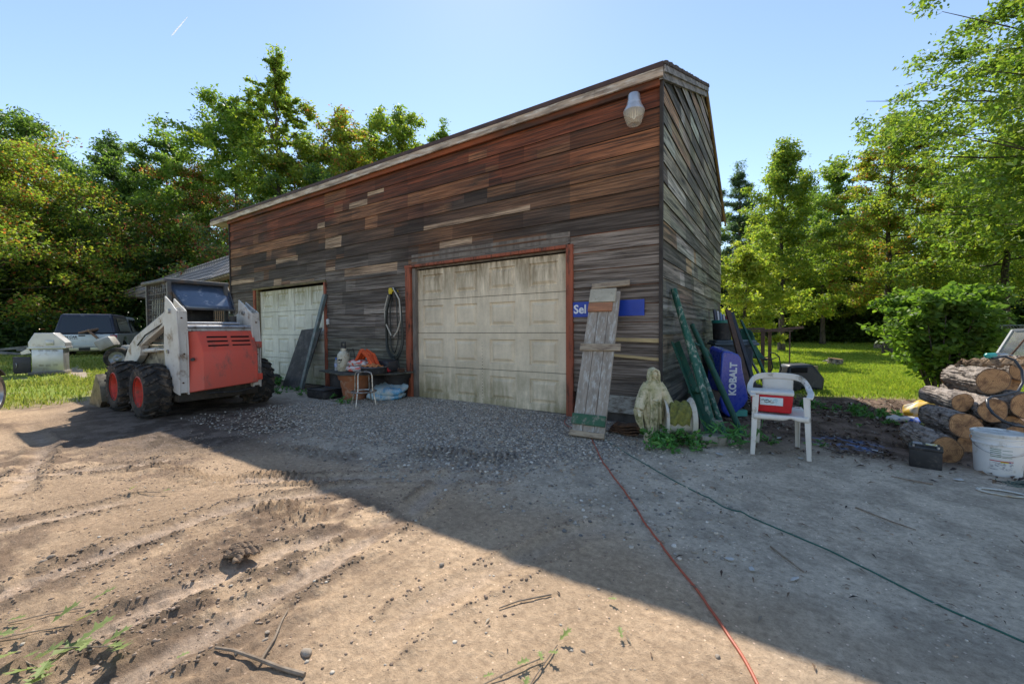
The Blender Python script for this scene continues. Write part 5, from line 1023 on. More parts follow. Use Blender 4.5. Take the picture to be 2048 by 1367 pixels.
for s_ in (-1, 1):   # cloak falls from shoulder to sleeve, wide cuff, hand
    S = [((s_ * .055, 0, .62), .04), ((s_ * .085, -.005, .56), .048), ((s_ * .12, -.015, .47), .048), ((s_ * .145, -.035, .4), .05), ((s_ * .165, -.05, .355), .045)]
    mb.tube([q[0] for q in S], [q[1] for q in S], 18)
    C_ = [((s_ * .14, -.01, .42), .035), ((s_ * .155, -.01, .33), .045), ((s_ * .135, .0, .22), .035), ((s_ * .1, .005, .13), .02)]
    mb.tube([q[0] for q in C_], [q[1] for q in C_], 14)
    H_ = Vector((s_ * .175, -.075, .345)); mb.tube([H_ + Vector((0, .02, .012)), H_, H_ + Vector((s_ * .008, -.02, -.02))], [.014, .016, .013], 10)
    for f_ in range(4): mb.tube([H_ + Vector((s_ * (.002 + .006 * f_ - .01), -.015, -.015)), H_ + Vector((s_ * (.006 + .007 * f_ - .01), -.035, -.035)), H_ + Vector((s_ * (.008 + .008 * f_ - .01), -.045, -.055 + .003 * abs(f_ - 1)))], [.0055, .005, .004], 6)
    mb.tube([H_ + Vector((-s_ * .012, -.01, -.005)), H_ + Vector((-s_ * .022, -.025, -.02))], [.006, .0045], 6)
    mb.tube([(s_ * .035, -.02, .62), (s_ * .05, -.058, .5), (s_ * .045, -.07, .36), (s_ * .05, -.07, .2)], [.01, .011, .012, .009], 8)
def ell(c, r, n=20): mb.grid(lambda u, v: (c[0] + r[0] * math.cos(2 * math.pi * u) * math.sin(math.pi * v), c[1] + r[1] * math.sin(2 * math.pi * u) * math.sin(math.pi * v), c[2] - r[2] * math.cos(math.pi * v)), n, n // 2)
ell((0, -.012, .72), (.036, .042, .052)); ell((0, .012, .735), (.05, .05, .058)); ell((-.04, .0, .69), (.02, .035, .06)); ell((.04, .0, .69), (.02, .035, .06)); ell((0, .02, .68), (.05, .04, .06))
ell((0, -.055, .712), (.006, .009, .014), 10); ell((0, -.05, .722), (.005, .006, .014), 10); ell((-.013, -.047, .728), (.008, .006, .004), 10); ell((.013, -.047, .728), (.008, .006, .004), 10); ell((0, -.05, .694), (.011, .006, .0045), 10); ell((0, -.043, .678), (.014, .012, .01), 10)
mb.tube([(-.062, -.03, .6), (-.046, -.04, .66), (-.044, -.045, .71), (-.034, -.05, .755), (0, -.052, .775), (.034, -.05, .755), (.044, -.045, .71), (.046, -.04, .66), (.062, -.03, .6)], .011, 10)
for k in range(3): mb.tube([(-.07 + .02 * k, -.045, .47 - .02 * k), (0, -.078, .44 - .03 * k), (.07 - .02 * k, -.045, .47 - .02 * k)], .006, 6)
st = obj('statue', mb, mat('mossy_concrete', (.62, .54, .38), (.4, .37, .2), (.16, .17, .07), s=9, s3=14, amt=.42, rough=.95, bump=1, bs=50), loc=tuple(M.translation), smooth=0); remesh(st, .0036, 0); tag(st, 'mossy concrete statue of a robed and veiled woman with lowered open hands', 'statue')
# rusty iron plates by the statue
mb = MB()
for k in range(4): mb.grid(lambda u, v: (-1.62 + .34 * u + .02 * k, 4.5 + .14 * v, .03 + .028 * k + .012 * math.sin(u * 7 + k) + .01 * v), 12, 3)
o = obj('iron_scrap', mb, mrust, loc=(-1.45, 4.57, 0), solid=.014); tag(o, 'stack of bent rusty iron plates left of the statue', 'scrap iron')
# white reel with yellow netting
M = FR(1357, 4.28, rot=R(-8), tilt=Matrix.Rotation(R(-14), 4, 'X')); rl = TH('reel', 'white spool lying on its side right of the statue', 'reel', M)
mwp = mat('chalky_white', (.62, .6, .55), (.5, .46, .36), (.4, .2, .06), s=4, s3=6, amt=.2, rough=.6, bump=.15)
for s_, sc_ in ((-.12, 1), (.12, 1)):
    mb = MB(M); mb.lathe([(.02, s_ - .006), (.2, s_ - .006), (.235, s_ + math.copysign(.025, s_)), (.24, s_ + math.copysign(.03, s_)), (.2, s_ + .006), (.02, s_ + .006)], (0, 0, .24), 'x', 36); obj('flange', mb, mwp, rl)
mb = MB(M); mb.cyl((-.12, 0, .24), (.12, 0, .24), .15, n=28); obj('core', mb, mwp, rl)
mb = MB(M); mb.grid(lambda u, v: (-.11 + .22 * u + .02 * math.sin(v * 5), -.16 * math.sin(v * 1.9) - .02 + .015 * math.sin(u * 13 + v * 8), .24 + .19 * math.cos(v * 1.9) + .012 * math.sin(u * 17)), 22, 22)
o = obj('net_bag', mb, mat('yellow_mesh', (.25, .24, .05), (.12, .13, .04), s=30, rough=.8, bump=.8, bs=90, alpha=.85), loc=tuple(M.translation), solid=.006); tag(o, 'dirty yellow mesh netting draped over the white spool', 'netting')
# blocks
for px, d, s_, lab, zz in ((1424, 4.18, (.26, .13, .11), 'grey concrete block in the weeds at the foot of the green posts', 0), (1424, 4.62, (.2, .14, .17), 'second concrete block standing behind the first one', 0)):
    M = FR(px, d, rot=R(5)); mb = MB(M); mb.rbox((-s_[0] / 2, -s_[1] / 2, 0), (s_[0] / 2, s_[1] / 2, s_[2]), .008); o = obj('concrete_block', mb, mat('concrete', (.32, .3, .26), (.22, .2, .17), (.1, .1, .06), s=8, s3=12, amt=.3, rough=.95, bump=.6), loc=tuple(M.translation)); tag(o, lab, 'block')
for px, d, r_, h_, lab in ((1392, 4.95, .13, .34, 'dark rubber bucket in the shade behind the white spool'), (1405, 5.2, .12, .44, 'second dark bucket behind the leaning green posts')):
    M = FR(px, d, rot=.3, tilt=Matrix.Rotation(R(20), 4, 'Y')); mb = MB(M); mb.lathe([(.01, 0), (r_ * .8, 0), (r_, h_), (r_ * 1.05, h_), (r_ * .95, h_ - .02), (.01, h_ - .1)], n=24); o = obj('bucket', mb, mat('brown_black', (.03, .022, .022), (.06, .045, .04), s=6, rough=.6), loc=tuple(M.translation)); tag(o, lab, 'bucket')
# green posts
mgp = mat('chipped_green_paint', (.015, .085, .055), (.02, .11, .07), (.5, .47, .38), s=5, s3=22, amt=.3, rough=.45, bump=.25, stretch=(1, 1, .5))
mgp2 = mat('green_paint', (.015, .075, .05), (.03, .1, .06), (.12, .08, .05), s=5, s3=16, amt=.22, rough=.5, bump=.2)
def post(name, p, q, r_, lab, m_, grp='green posts leaning on the side wall'):
    mb = MB(); p = Vector(p); q = Vector(q); mb.tube([p, p.lerp(q, .33), p.lerp(q, .66), q], [r_ * .95, r_, r_, r_ * .85], 18); o = obj(name, mb, m_, loc=tuple(q)); tag(o, lab, 'post', grp); return o
post('metal_post', (-1.13, 5.58, 1.71), (-.55, 4.95, 0), .04, 'longest chipped green post, its worn top highest on the side wall', mgp)
post('metal_post', (-1.1, 5.78, 1.45), (-.47, 5.05, 0), .036, 'chipped green post lying close behind the longest one', mgp)
post('metal_post', (-1.02, 6.3, 1.25), (-.32, 5.25, 0), .038, 'rightmost dull green post, nearest the blue wheelbarrow', mgp2)
mb = MB(); a_, b_ = Vector((-1.12, 5.5, 1.03)), Vector((-.6, 4.85, 0)); mb.bar(a_, b_, .09, .008, up=(1, -.3, .3)); mb.bar(a_ + Vector((.04, .02, .0)), b_ + Vector((.04, .02, 0)), .008, .08, up=(1, -.3, .3))
lp = obj('metal_angle', mb, mgp2, loc=tuple(b_)); tag(lp, 'short green angle-iron post, lowest of the leaning posts', 'post', 'green posts leaning on the side wall')
mb = MB(); mb.tube([(-.86, 5.2, .46), (-.76, 5.1, .5)], .035, 14); obj('bracket', mb, mgp2, lp)
# ------------------------------------------------------------------ wheelbarrow stood on its nose
M = FR(1468, 5.45, z=0); wb = TH('wheelbarrow', 'blue wheelbarrow tipped up on end against the clutter by the side wall', 'wheelbarrow', M)
def pxz(px, py, d=5.45, p0=1468): return ((px - p0) / 815.7 * d, 1.2 - (py - 657) / 815.7 * d)
P = [pxz(*q) for q in ((1443, 706), (1447, 701), (1462, 703), (1476, 708), (1482, 716), (1485, 740), (1495, 785), (1497, 798), (1489, 812), (1472, 826), (1458, 835), (1444, 822), (1438, 790))]
mb = MB(M); mb.prism([(x, -.02, z) for x, z in P], (0, .04, 0)); Q = [(x * 1.12, .28, z + (z - .45) * .12) for x, z in P]
n_ = len(P); mb.add([(x, .02, z) for x, z in P] + Q, [(i, n_ + i, n_ + (i + 1) % n_, (i + 1) % n_) for i in range(n_)])
tr = obj('tray', mb, mat('blue_enamel', (.012, .035, .3), (.02, .05, .36), (.1, .12, .25), s=3, s3=14, amt=.12, rough=.25, coat=.5, bump=0), wb, bevel=.02)
mb = MB(); mb.text('KOBALT', .115, M @ Matrix.Translation((-.02, -.026, .53)) @ Matrix.Rotation(R(90), 4, 'X') @ Matrix.Rotation(R(88), 4, 'Z') @ Matrix.Diagonal((1.0, 1.15, 1, 1)), .003, .005); obj('lettering', mb, mat('silver_print', (.6, .62, .66), bump=0), tr, smooth=0)
mgt = mat('dark_green_tube', (.01, .05, .04), (.03, .1, .08), (.3, .28, .22), s=6, s3=14, amt=.2, rough=.45)
mb = MB(M); X_ = lambda px, py, yy: (pxz(px, py)[0], yy, pxz(px, py)[1])
mb.tube([X_(1396, 686, .1), X_(1418, 697, .1), X_(1430, 712, .12), X_(1440, 735, .15), X_(1452, 800, .2)], .017, 8); mb.tube([X_(1478, 716, .3), X_(1500, 800, .3), X_(1540, 835, .3)], .017, 8); mb.tube([X_(1465, 835, .05), X_(1500, 850, .1), X_(1540, 838, .2)], .015, 8); obj('frame', mb, mgt, wb)
mb = MB(M); mb.box(*[tuple(v) for v in ((-.0, .02, .02), (.2, .1, .1))]); obj('foot_plate', mb, mat('teal_plate', (.05, .3, .24), (.1, .3, .25), s=5), wb)
wx, wz = pxz(1532, 812); mb = MB(M); mb.lathe([(.13, -.04), (.18, -.045), (.205, -.03), (.212, 0), (.205, .03), (.18, .045), (.13, .04)], (wx, .25, .215), 'y', 32); w_ = obj('wheel', mb, mrub, wb)
mb = MB(M); mb.tube([(wx + .135 * math.cos(a), .25, .215 + .135 * math.sin(a)) for a in np.linspace(0, 2 * math.pi, 29)[:-1]], .012, 6, closed=True)
for k in range(14): a = 2 * math.pi * k / 14; mb.tube([(wx + .02 * math.cos(a + .5), .235, .215 + .02 * math.sin(a + .5)), (wx + .13 * math.cos(a), .25, .215 + .13 * math.sin(a))], .004, 4)
mb.cyl((wx, .2, .215), (wx, .3, .215), .025, n=12); obj('rim', mb, mst_, w_)
# rubbish in the barrel behind
def drum(px, d, r_, h_, z0, lab, m_, name='barrel', cat='barrel', rimm=None):
    M = FR(px, d, z=z0); o = thing(name, lab, cat, tuple(M.translation)); mb = MB(M); mb.lathe([(.01, 0), (r_ * .88, 0), (r_, h_), (r_ * .94, h_ - .01), (r_ * .9, h_ - .12), (.01, h_ - .14)], n=32); obj('body', mb, m_, o)
    mb = MB(M); mb.lathe([(r_ * .98, h_ - .05), (r_ * 1.05, h_ - .05), (r_ * 1.07, h_ - .0), (r_ * .98, h_ + .005)], n=32); obj('rim', mb, rimm or m_, o); return M
M = drum(1432, 6.2, .19, .82, 0, 'black steel barrel behind the raised wheelbarrow handle', mblk)
M = FR(1464, 7.5, z=0, rot=R(-14)); tb = TH('wheeled_bin', 'large navy plastic bin with a grey-blue lid against the side wall', 'bin', M)
mnv = mat('navy_plastic', (.02, .035, .06), (.03, .05, .08), (.1, .11, .12), s=4, s3=9, amt=.25, rough=.45)
mb = MB(M); mb.add([(-.24, -.2, 0), (.24, -.2, 0), (.24, .24, 0), (-.24, .24, 0), (-.3, -.27, .92), (.3, -.27, .92), (.3, .3, .92), (-.3, .3, .92)], [(3, 2, 1, 0), (4, 5, 6, 7), (0, 1, 5, 4), (1, 2, 6, 5), (2, 3, 7, 6), (3, 0, 4, 7)]); obj('body', mb, mnv, tb, bevel=.03)
mb = MB(M); mb.rbox((-.36, -.32, .9), (.36, .34, .95), .02); mb.rbox((-.33, -.29, .945), (.33, .31, .99), .02); obj('lid', mb, mat('blue_grey_lid', (.06, .09, .12), (.09, .12, .15), s=5, rough=.4), tb)
M = drum(1444, 7.6, .17, .36, .995, 'black tub with a teal rim standing on the navy bin', mblk, 'tub', 'tub', mat('teal_rim', (.02, .2, .17), rough=.4))
for k, (c, w) in enumerate((((.05, .06, .1), 'navy'), ((.5, .52, .55), 'white'), ((.12, .2, .35), 'blue'), ((.45, .45, .45), 'grey'), ((.35, .04, .04), 'red'))):
    mb = MB(M); x = -.12 + .055 * k; mb.bar((x, -.05, .1), (x - .03, .0, .56 - .03 * k), .03, .05); o = obj('slat', mb, mat('slat_' + w, c, rough=.5), loc=tuple(M.translation)); tag(o, '%s slat, %s from the left, standing in the teal-rimmed tub' % (w, ('first', 'second', 'third', 'fourth', 'fifth')[k]), 'slat', 'slats standing in the tub')
M = FR(1493, 7.9, z=0); mb = MB(M); mb.grid(lambda u, v: (-.1 + .45 * u * (.4 + .8 * v), .1 * math.sin(u * 6 + v * 3), 1.15 - .55 * v + .05 * math.sin(u * 4)), 14, 12); o = obj('tarp', mb, mat('green_tarp', (.015, .08, .06), (.03, .11, .08), s=7, rough=.6), loc=tuple(M.translation), solid=.01); tag(o, 'dark green tarp bunched behind the navy bin', 'tarp')
for k, (a, b, w, m_, lab) in enumerate((((1455, 620), (1497, 775), .085, mat('dark_brown_plank', (.1, .055, .035), (.05, .03, .022), s=5, rough=.7, stretch=(4, 4, 1)), 'thick brown plank with a dark top leaning right of the navy bin'), ((1463, 624), (1506, 760), .06, mat('blue_black_plank', (.02, .025, .04), (.04, .04, .05), s=5, rough=.6), 'blue-black board leaning just behind the brown plank'), ((1482, 640), (1540, 770), .035, mgp2, 'thin green stake leaning left of the brown metal stand'), ((1490, 700), (1528, 765), .03, mat('grey_stake', (.2, .2, .17), (.1, .12, .08), s=7), 'grey stake lying among the green ones by the metal stand'))):
    p_, q_ = at3(a[0], a[1], 6.9 + .25 * k), at3(b[0], b[1], 5.9 + .35 * k); q_.z = min(q_.z, .6); mb = MB(); dd_ = (q_ - p_); q_ = p_ + dd_ * (p_.z / max(.05, p_.z - q_.z)); q_.z = 0; mb.bar(p_, q_, w, .035, up=(-.545, .838, .2)); o = obj('plank', mb, m_, loc=tuple(q_), bevel=.003); tag(o, lab, 'plank', 'planks and stakes leaning by the bin')
# brown metal stand
mbm = mat('brown_enamel_steel', (.1, .055, .045), (.07, .04, .035), (.16, .09, .05), s=5, s3=9, amt=.25, rough=.5)
def P3(px, py, d): return at3(px, py, d)
sd = thing('metal_stand', 'brown steel trestle frame standing on the lawn edge beyond the chair', 'metal stand', tuple(P3(1535, 770, 9.6) * Vector((1, 1, 0)) if False else (P3(1535, 770, 9.6).x, P3(1535, 770, 9.6).y, 0)))
def leg(px, d, w, t=655): a = P3(px, t, d); mb = MB(); mb.bar((a.x, a.y, 0), tuple(a), w, w, up=(0, 1, 0)); obj('leg', mb, mbm, sd, bevel=.004)
leg(1526, 9.3, .075); leg(1540, 10.1, .075, 659); leg(1580, 9.9, .03, 660); leg(1488, 9.7, .035, 660)
mb = MB(); mb.bar(P3(1520, 661, 9.3), P3(1607, 654, 8.9), .07, .05); obj('top_rail', mb, mbm, sd); mb = MB(); mb.bar(P3(1474, 658, 10.0), P3(1527, 657, 9.8), .06, .05); obj('top_rail', mb, mbm, sd); mb = MB(); mb.bar(P3(1487, 663, 9.9), P3(1585, 661, 9.9), .04, .03); obj('cross_rail', mb, mbm, sd)
# mower
M = FR(1602, 7.9, rot=R(-10)); mw = TH('lawn_mower', 'black push mower with a grass bag on the lawn edge behind the chair', 'lawn mower', M)
mb = MB(M); mb.add([(-.34, -.22, .1), (.3, -.22, .02), (.34, .25, .02), (-.34, .25, .1), (-.3, -.2, .5), (.12, -.22, .52), (.16, .22, .52), (-.28, .22, .5), (.33, -.2, .25), (.36, .22, .25)], [(0, 1, 8, 5, 4), (3, 7, 6, 9, 2), (4, 5, 6, 7), (5, 8, 9, 6), (1, 2, 9, 8), (0, 4, 7, 3), (0, 3, 2, 1)]); obj('grass_bag', mb, mat('black_bag', (.018, .022, .028), (.03, .035, .042), (.08, .08, .08), s=3, s3=8, amt=.2, rough=.4), mw, bevel=.05)
mb = MB(M); mb.rbox((-.26, -.225, .36), (.02, -.2, .46), .02); obj('bag_opening', mb, mslot, mw)
mb = MB(M); mb.rbox((-.62, -.2, .08), (-.3, .22, .2), .04); mb.cyl((-.46, .0, .2), (-.46, 0, .3), .1, n=16); obj('deck', mb, mblk, mw)
for x in (-.55, -.2):
    mb = MB(M); mb.lathe([(.01, -.02), (.07, -.025), (.09, -.02), (.09, .02), (.07, .025), (.01, .02)], (x, -.25, .09), 'y', 20); obj('wheel', mb, mrub, mw)
mb = MB(M)
for yy in (-.18, .18): mb.tube([(-.5, yy, .22), (-.42, yy, .42), (-.46, yy, .66), (-.62, yy, .6), (-1.1, yy, .66)], .013, 8)
mb.tube([(-.46, -.18, .66), (-.5, -.1, .72), (-.5, .1, .72), (-.46, .18, .66)], .011, 8); mb.tube([(-1.1, -.18, .66), (-1.18, -.1, .67), (-1.18, .1, .67), (-1.1, .18, .66)], .013, 8); obj('handle', mb, mdm, mw)
# crate, stumps, rock on the lawn
M = FR(1610, 9.6, rot=R(12)); mb = MB(M)
for a in ((-.22, -.15, .02, .22, -.13, .32), (-.22, .13, .02, .22, .15, .32), (-.22, -.13, .02, -.2, .13, .32), (.2, -.13, .02, .22, .13, .32), (-.2, -.13, .02, .2, .13, .04)): mb.box(a[:3], a[3:])
o = obj('planter_box', mb, mat('weathered_planter', (.25, .2, .13), (.16, .13, .09), s=7, rough=.9), loc=tuple(M.translation), bevel=.01); tag(o, 'open wooden planter box on the grass behind the mower', 'planter box')
mring = bpy.data.materials.new('cut_wood'); mring.use_nodes = True; nt = mring.node_tree; p = nt.nodes['Principled BSDF']; p.inputs['Roughness'].default_value = .85
uvn = nt.nodes.new('ShaderNodeUVMap'); uvn.uv_map = 'UVMap'; wv_ = nt.nodes.new('ShaderNodeTexWave'); wv_.wave_type = 'RINGS'; wv_.rings_direction = 'Z'; wv_.inputs['Scale'].default_value = 3.2; wv_.inputs['Distortion'].default_value = 2.2; wv_.inputs['Detail'].default_value = 3; wv_.inputs['Detail Scale'].default_value = 1.2
nt.links.new(uvn.outputs[0], wv_.inputs[0]); oi_ = nt.nodes.new('ShaderNodeObjectInfo'); va_ = nt.nodes.new('ShaderNodeVectorMath'); va_.operation = 'MULTIPLY_ADD'; va_.inputs[0].default_value = (23, 31, 17); nt.links.new(oi_.outputs['Random'], va_.inputs[1]); nt.links.new(uvn.outputs[0], va_.inputs[2]); nz = _noise(nt, va_.outputs[0], 1.6, 6, .65); nz2 = _noise(nt, va_.outputs[0], 14, 6, .75)
c = _mix(nt, wv_.outputs['Fac'], (.56, .32, .15), (.3, .155, .07)); c = _mix(nt, _ramp(nt, nz, .46, .66), c, (.15, .075, .04)); c = _mix(nt, _ramp(nt, nz2, .6, .75), c, (.55, .4, .24))
rg = nt.nodes.new('ShaderNodeTexGradient'); rg.gradient_type = 'RADIAL'; nt.links.new(uvn.outputs[0], rg.inputs[0]); cx_ = nt.nodes.new('ShaderNodeCombineXYZ'); ml = nt.nodes.new('ShaderNodeMath'); ml.operation = 'MULTIPLY'; ml.inputs[1].default_value = 60; nt.links.new(rg.outputs['Fac'], ml.inputs[0]); nt.links.new(ml.outputs[0], cx_.inputs[0]); nt.links.new(nz, cx_.inputs[1])
c = _mix(nt, _ramp(nt, _noise(nt, cx_.outputs[0], 1.0, 3, .5), .6, .68), c, (.17, .08, .04)); gr = nt.nodes.new('ShaderNodeTexGradient'); gr.gradient_type = 'SPHERICAL'; nt.links.new(uvn.outputs[0], gr.inputs[0]); c = _mix(nt, _ramp(nt, gr.outputs['Fac'], .1, .0), c, (.12, .08, .055)); c = _mix(nt, _ramp(nt, gr.outputs['Fac'], .93, .99), c, (.1, .05, .03)); nt.links.new(c, p.inputs[0])
b = nt.nodes.new('ShaderNodeBump'); b.inputs['Strength'].default_value = .5; b.inputs['Distance'].default_value = .004; nt.links.new(nz2, b.inputs['Height']); nt.links.new(b.outputs[0], p.inputs['Normal'])
mbk = mat('log_bark', (.42, .36, .31), (.22, .18, .155), (.05, .04, .035), s=9, s3=14, amt=.42, rough=.95, bump=1, bs=28, bd=.012)
def log(p, q, r_, lab, seed, cat='log', grp='cut logs in the pile', name='log', hole=0, moss=0):
    p = Vector(p); q = Vector(q); ax = (q - p); L = ax.length; ax.normalize(); u = ax.orthogonal().normalized(); w = ax.cross(u); rs_ = random.Random(seed); ph = [rs_.random() * 6.28 for _ in range(6)]
    nu, nv = 84, max(8, int(L / .022)); offs = _rs.randint(0, 200)
    def rad_(a, s, full=True):
        b0 = 1 + .05 * math.sin(2 * a + ph[0]) + .03 * math.sin(3 * a + ph[1]) + .02 * math.sin(5 * a + ph[2])
        return r_ * b0
    T_, S_ = np.meshgrid(np.arange(nu) / nu * 2 * np.pi, np.arange(nv + 1) / nv)
    fur = np.abs(fbm(np.cos(T_) * 5.5 + offs + .8 * S_ * L, np.sin(T_) * 5.5 + S_ * L * 3.2, 3) - .5) * 2 + .0
    fur2 = fbm(T_ * 9 / 6.28 * 3 + offs, S_ * L * 26, 3)
    mb = MB(); vs = []
    for j in range(nv + 1):
        for i in range(nu):
            a = T_[j, i]; edge = 1 if 0 < j < nv else .985
            rr_ = rad_(a, 0) * edge * (1 - .15 * max(0, 1 - fur[j, i] * 3.2)) + .016 * (fur2[j, i] - .5)
            vs.append(p + ax * (L * j / nv + .006 * rs_.random() * (j in (0, nv))) + (u * math.cos(a) + w * math.sin(a)) * rr_)
    mb.add(vs, [(j * nu + i, (j + 1) * nu + i, (j + 1) * nu + (i + 1) % nu, j * nu + (i + 1) % nu) for j in range(nv) for i in range(nu)])
    root = obj(name, mb, mbk, loc=tuple((p + q) / 2), smooth=60); tag(root, lab, cat, grp)
    for end, sgn in ((p, -1), (q, 1)):
        me = bpy.data.meshes.new('cut_face'); c_ = (p + q) / 2; rings_ = 6; co = [end + ax * sgn * .002 - c_]; uvc = [(0, 0)]
        for k in range(1, rings_ + 1):
            for i in range(40):
                a = i / 40 * 6.2832; rr_ = rad_(a, 0) * .985 * k / rings_; co.append(end + ax * sgn * (.002 + .003 * rs_.random() * (k < rings_)) + (u * math.cos(a) + w * math.sin(a)) * rr_ - c_); uvc.append((k / rings_ * math.cos(a), k / rings_ * math.sin(a)))
        fs = [(0, 1 + i, 1 + (i + 1) % 40) for i in range(40)] + [(1 + (k - 1) * 40 + i, 1 + k * 40 + i, 1 + k * 40 + (i + 1) % 40, 1 + (k - 1) * 40 + (i + 1) % 40) for k in range(1, rings_) for i in range(40)]
        if sgn < 0: fs = [f[::-1] for f in fs]
        me.from_pydata(co, [], fs); uvl = me.uv_layers.new(name='UVMap')
        for l in me.loops: uvl.data[l.index].uv = uvc[l.vertex_index]
        me.materials.append(mring); o = bpy.data.objects.new('cut_face', me); COL.objects.link(o); o.parent = root
    return root
def G0(px, d): x, y = at(px, d); return (x, y, zat(x, y))
for px, d, r_, h_, lab in ((1670, 13.2, .2, .2, 'pale cut stump in the middle of the sunlit lawn'), (1757, 20, .2, .22, 'low stump on the lawn left of the bush'), (1528, 15, .16, .12, 'small dark stump on the grass beside the metal stand')):
    g0 = Vector(G0(px, d)); log(g0 - Vector((0, 0, .05)), g0 + Vector((.03, 0, h_)), r_, lab, int(px), 'stump', 'tree stumps on the lawn', 'stump')
# ------------------------------------------------------------------ chair and cooler
M = Matrix.Translation((.02, 4.72, zat(.02, 4.72))) @ Matrix.Rotation(R(3), 4, 'Z'); ch = TH('plastic_chair', 'white plastic garden armchair standing near the side wall clutter', 'chair', M)
mch = mat('white_resin', (.68, .66, .62), (.58, .55, .5), (.25, .22, .17), s=3, s3=9, amt=.16, rough=.45, bump=.08)
SX, SY = .235, .235
mb = MB(M)
def seatf(u, v): x = (u - .5) * 2; y = (v - .5) * 2; return (x * .215 * (1 - .06 * (y > 0) * y), y * .225, .395 - .012 * (1 - x * x) + (.018 * -max(0, -y - .8) * 5 * .2) + .01 * y)
mb.grid(seatf, 16, 12); obj('seat', mb, mch, ch, solid=.014)
mb = MB(M); mb.grid(lambda u, v: ((u - .5) * .43, -.228 - .01 * math.sin(v * 3), .392 - .045 * v * (1 - .5 * math.exp(-((u - .68) / .08) ** 2))), 20, 4); obj('apron', mb, mch, ch, solid=.01)
def leg_(x0, y0, x1, y1, zt_, w):  # splayed, angled section
    mb = MB(M); sx = 1 if x0 > 0 else -1; sy = 1 if y0 > 0 else -1
    for (dx, dy, a, b) in ((0, 0, w, .011), (0, 0, .011, w * .8)):
        vs = []
        for x, y, z, k in ((x1, y1, 0, .72), (x0, y0, zt_, 1)):
            vs += [(x, y, z), (x - sx * a * k, y, z), (x - sx * a * k, y - sy * b * k, z), (x, y - sy * b * k, z)]
        mb.add(vs, [(3, 2, 1, 0), (4, 5, 6, 7), (0, 1, 5, 4), (1, 2, 6, 5), (2, 3, 7, 6), (3, 0, 4, 7)])
    obj('leg', mb, mch, ch, bevel=.006)
leg_(-.225, -.22, -.24, -.24, .57, .055); leg_(.225, -.22, .24, -.24, .57, .055); leg_(-.19, .19, -.19, .25, .42, .05); leg_(.19, .19, .19, .25, .42, .05)
mb = MB(M); band = [(-.215, -.225, .56), (-.24, -.1, .585), (-.245, .06, .6), (-.235, .15, .64), (-.2, .205, .685), (-.13, .235, .708), (0, .25, .715), (.13, .235, .708), (.2, .205, .685), (.235, .15, .64), (.245, .06, .6), (.24, -.1, .585), (.215, -.225, .56)]
B = [Vector(q) for q in band]; fine = []
for i in range(len(B) - 1):
    p0, p1, p2, p3 = B[max(0, i - 1)], B[i], B[i + 1], B[min(len(B) - 1, i + 2)]
    for k in range(5): t = k / 5; fine.append(.5 * ((2 * p1) + (p2 - p0) * t + (2 * p0 - 5 * p1 + 4 * p2 - p3) * t * t + (3 * p1 - p0 - 3 * p2 + p3) * t ** 3))
fine.append(B[-1]); vs = []; fs = []
for i, q in enumerate(fine):
    d = (fine[min(i + 1, len(fine) - 1)] - fine[max(i - 1, 0)]).normalized(); back_ = sstep(.1, .24, np.array(q.y)); n_ = d.cross(Vector((0, 0, 1))).normalized() if abs(d.z) < .95 else Vector((0, 1, 0)); up_ = n_.cross(d).normalized()
    A_ = n_ * (.026 * (1 - back_) + .009 * back_) ; U_ = up_ * (.009 * (1 - back_) + .03 * back_) if True else 0
    for sx, sy in ((-1, -1), (1, -1), (1, 1), (-1, 1)): vs.append(q + A_ * sx + U_ * sy)
for i in range(len(fine) - 1):
    for j in range(4): fs.append((i * 4 + j, i * 4 + (j + 1) % 4, i * 4 + 4 + (j + 1) % 4, i * 4 + 4 + j))
fs += [(3, 2, 1, 0), tuple(len(vs) - 4 + j for j in range(4))]; mb.add(vs, fs); obj('arm_rail', mb, mch, ch, bevel=.006)
mb = MB(M); mb.grid(lambda u, v: ((u - .5) * (.24 + .03 * v), .215 + .03 * v + .012 * math.cos((u - .5) * 3), .38 + .315 * v), 12, 8); obj('backrest', mb, mch, ch, solid=.012)
M2 = M @ Matrix.Translation((-.06, -.06, .402)) @ Matrix.Rotation(R(-4), 4, 'Z'); co_ = TH('cooler', 'small red cooler box with a white lid sitting on the plastic chair', 'cooler', M2)
mb = MB(M2); mb.add([(-.155, -.1, 0), (.155, -.1, 0), (.155, .1, 0), (-.155, .1, 0), (-.17, -.115, .165), (.17, -.115, .165), (.17, .115, .165), (-.17, .115, .165)], [(3, 2, 1, 0), (4, 5, 6, 7), (0, 1, 5, 4), (1, 2, 6, 5), (2, 3, 7, 6), (3, 0, 4, 7)]); cb = obj('body', mb, mat('red_plastic', (.55, .012, .02), (.48, .012, .018), s=4, rough=.35, bump=0), co_, bevel=.012)
mb = MB(M2); mb.rbox((-.175, -.12, .165), (.175, .12, .2), .012); mb.rbox((-.15, -.125, .178), (.15, -.118, .19), .004); obj('lid', mb, mch, co_)
mb = MB(M2); K = [(-.095, -.1155, .07), (.09, -.1155, .07), (.09, -.1215, .145), (-.095, -.1215, .145)]; mb.prism(K, (0, -.003, 0)); lb = obj('label', mb, mat('pale_blue_label', (.5, .68, .75), (.7, .75, .75), (.1, .35, .5), s=16, s3=26, amt=.25, rough=.4, bump=0), co_, bevel=.006)
mb = MB(M2); mb.tube([(-.085, -.124, .118), (-.06, -.124, .12), (-.055, -.124, .112), (-.03, -.124, .122), (-.02, -.124, .11), (0, -.124, .118)], .003, 5); mb.tube([(-.06, -.123, .103), (-.04, -.123, .095), (-.02, -.123, .102), (0, -.123, .096), (.02, -.123, .1)], .003, 5); obj('scribble', mb, mslot, lb)
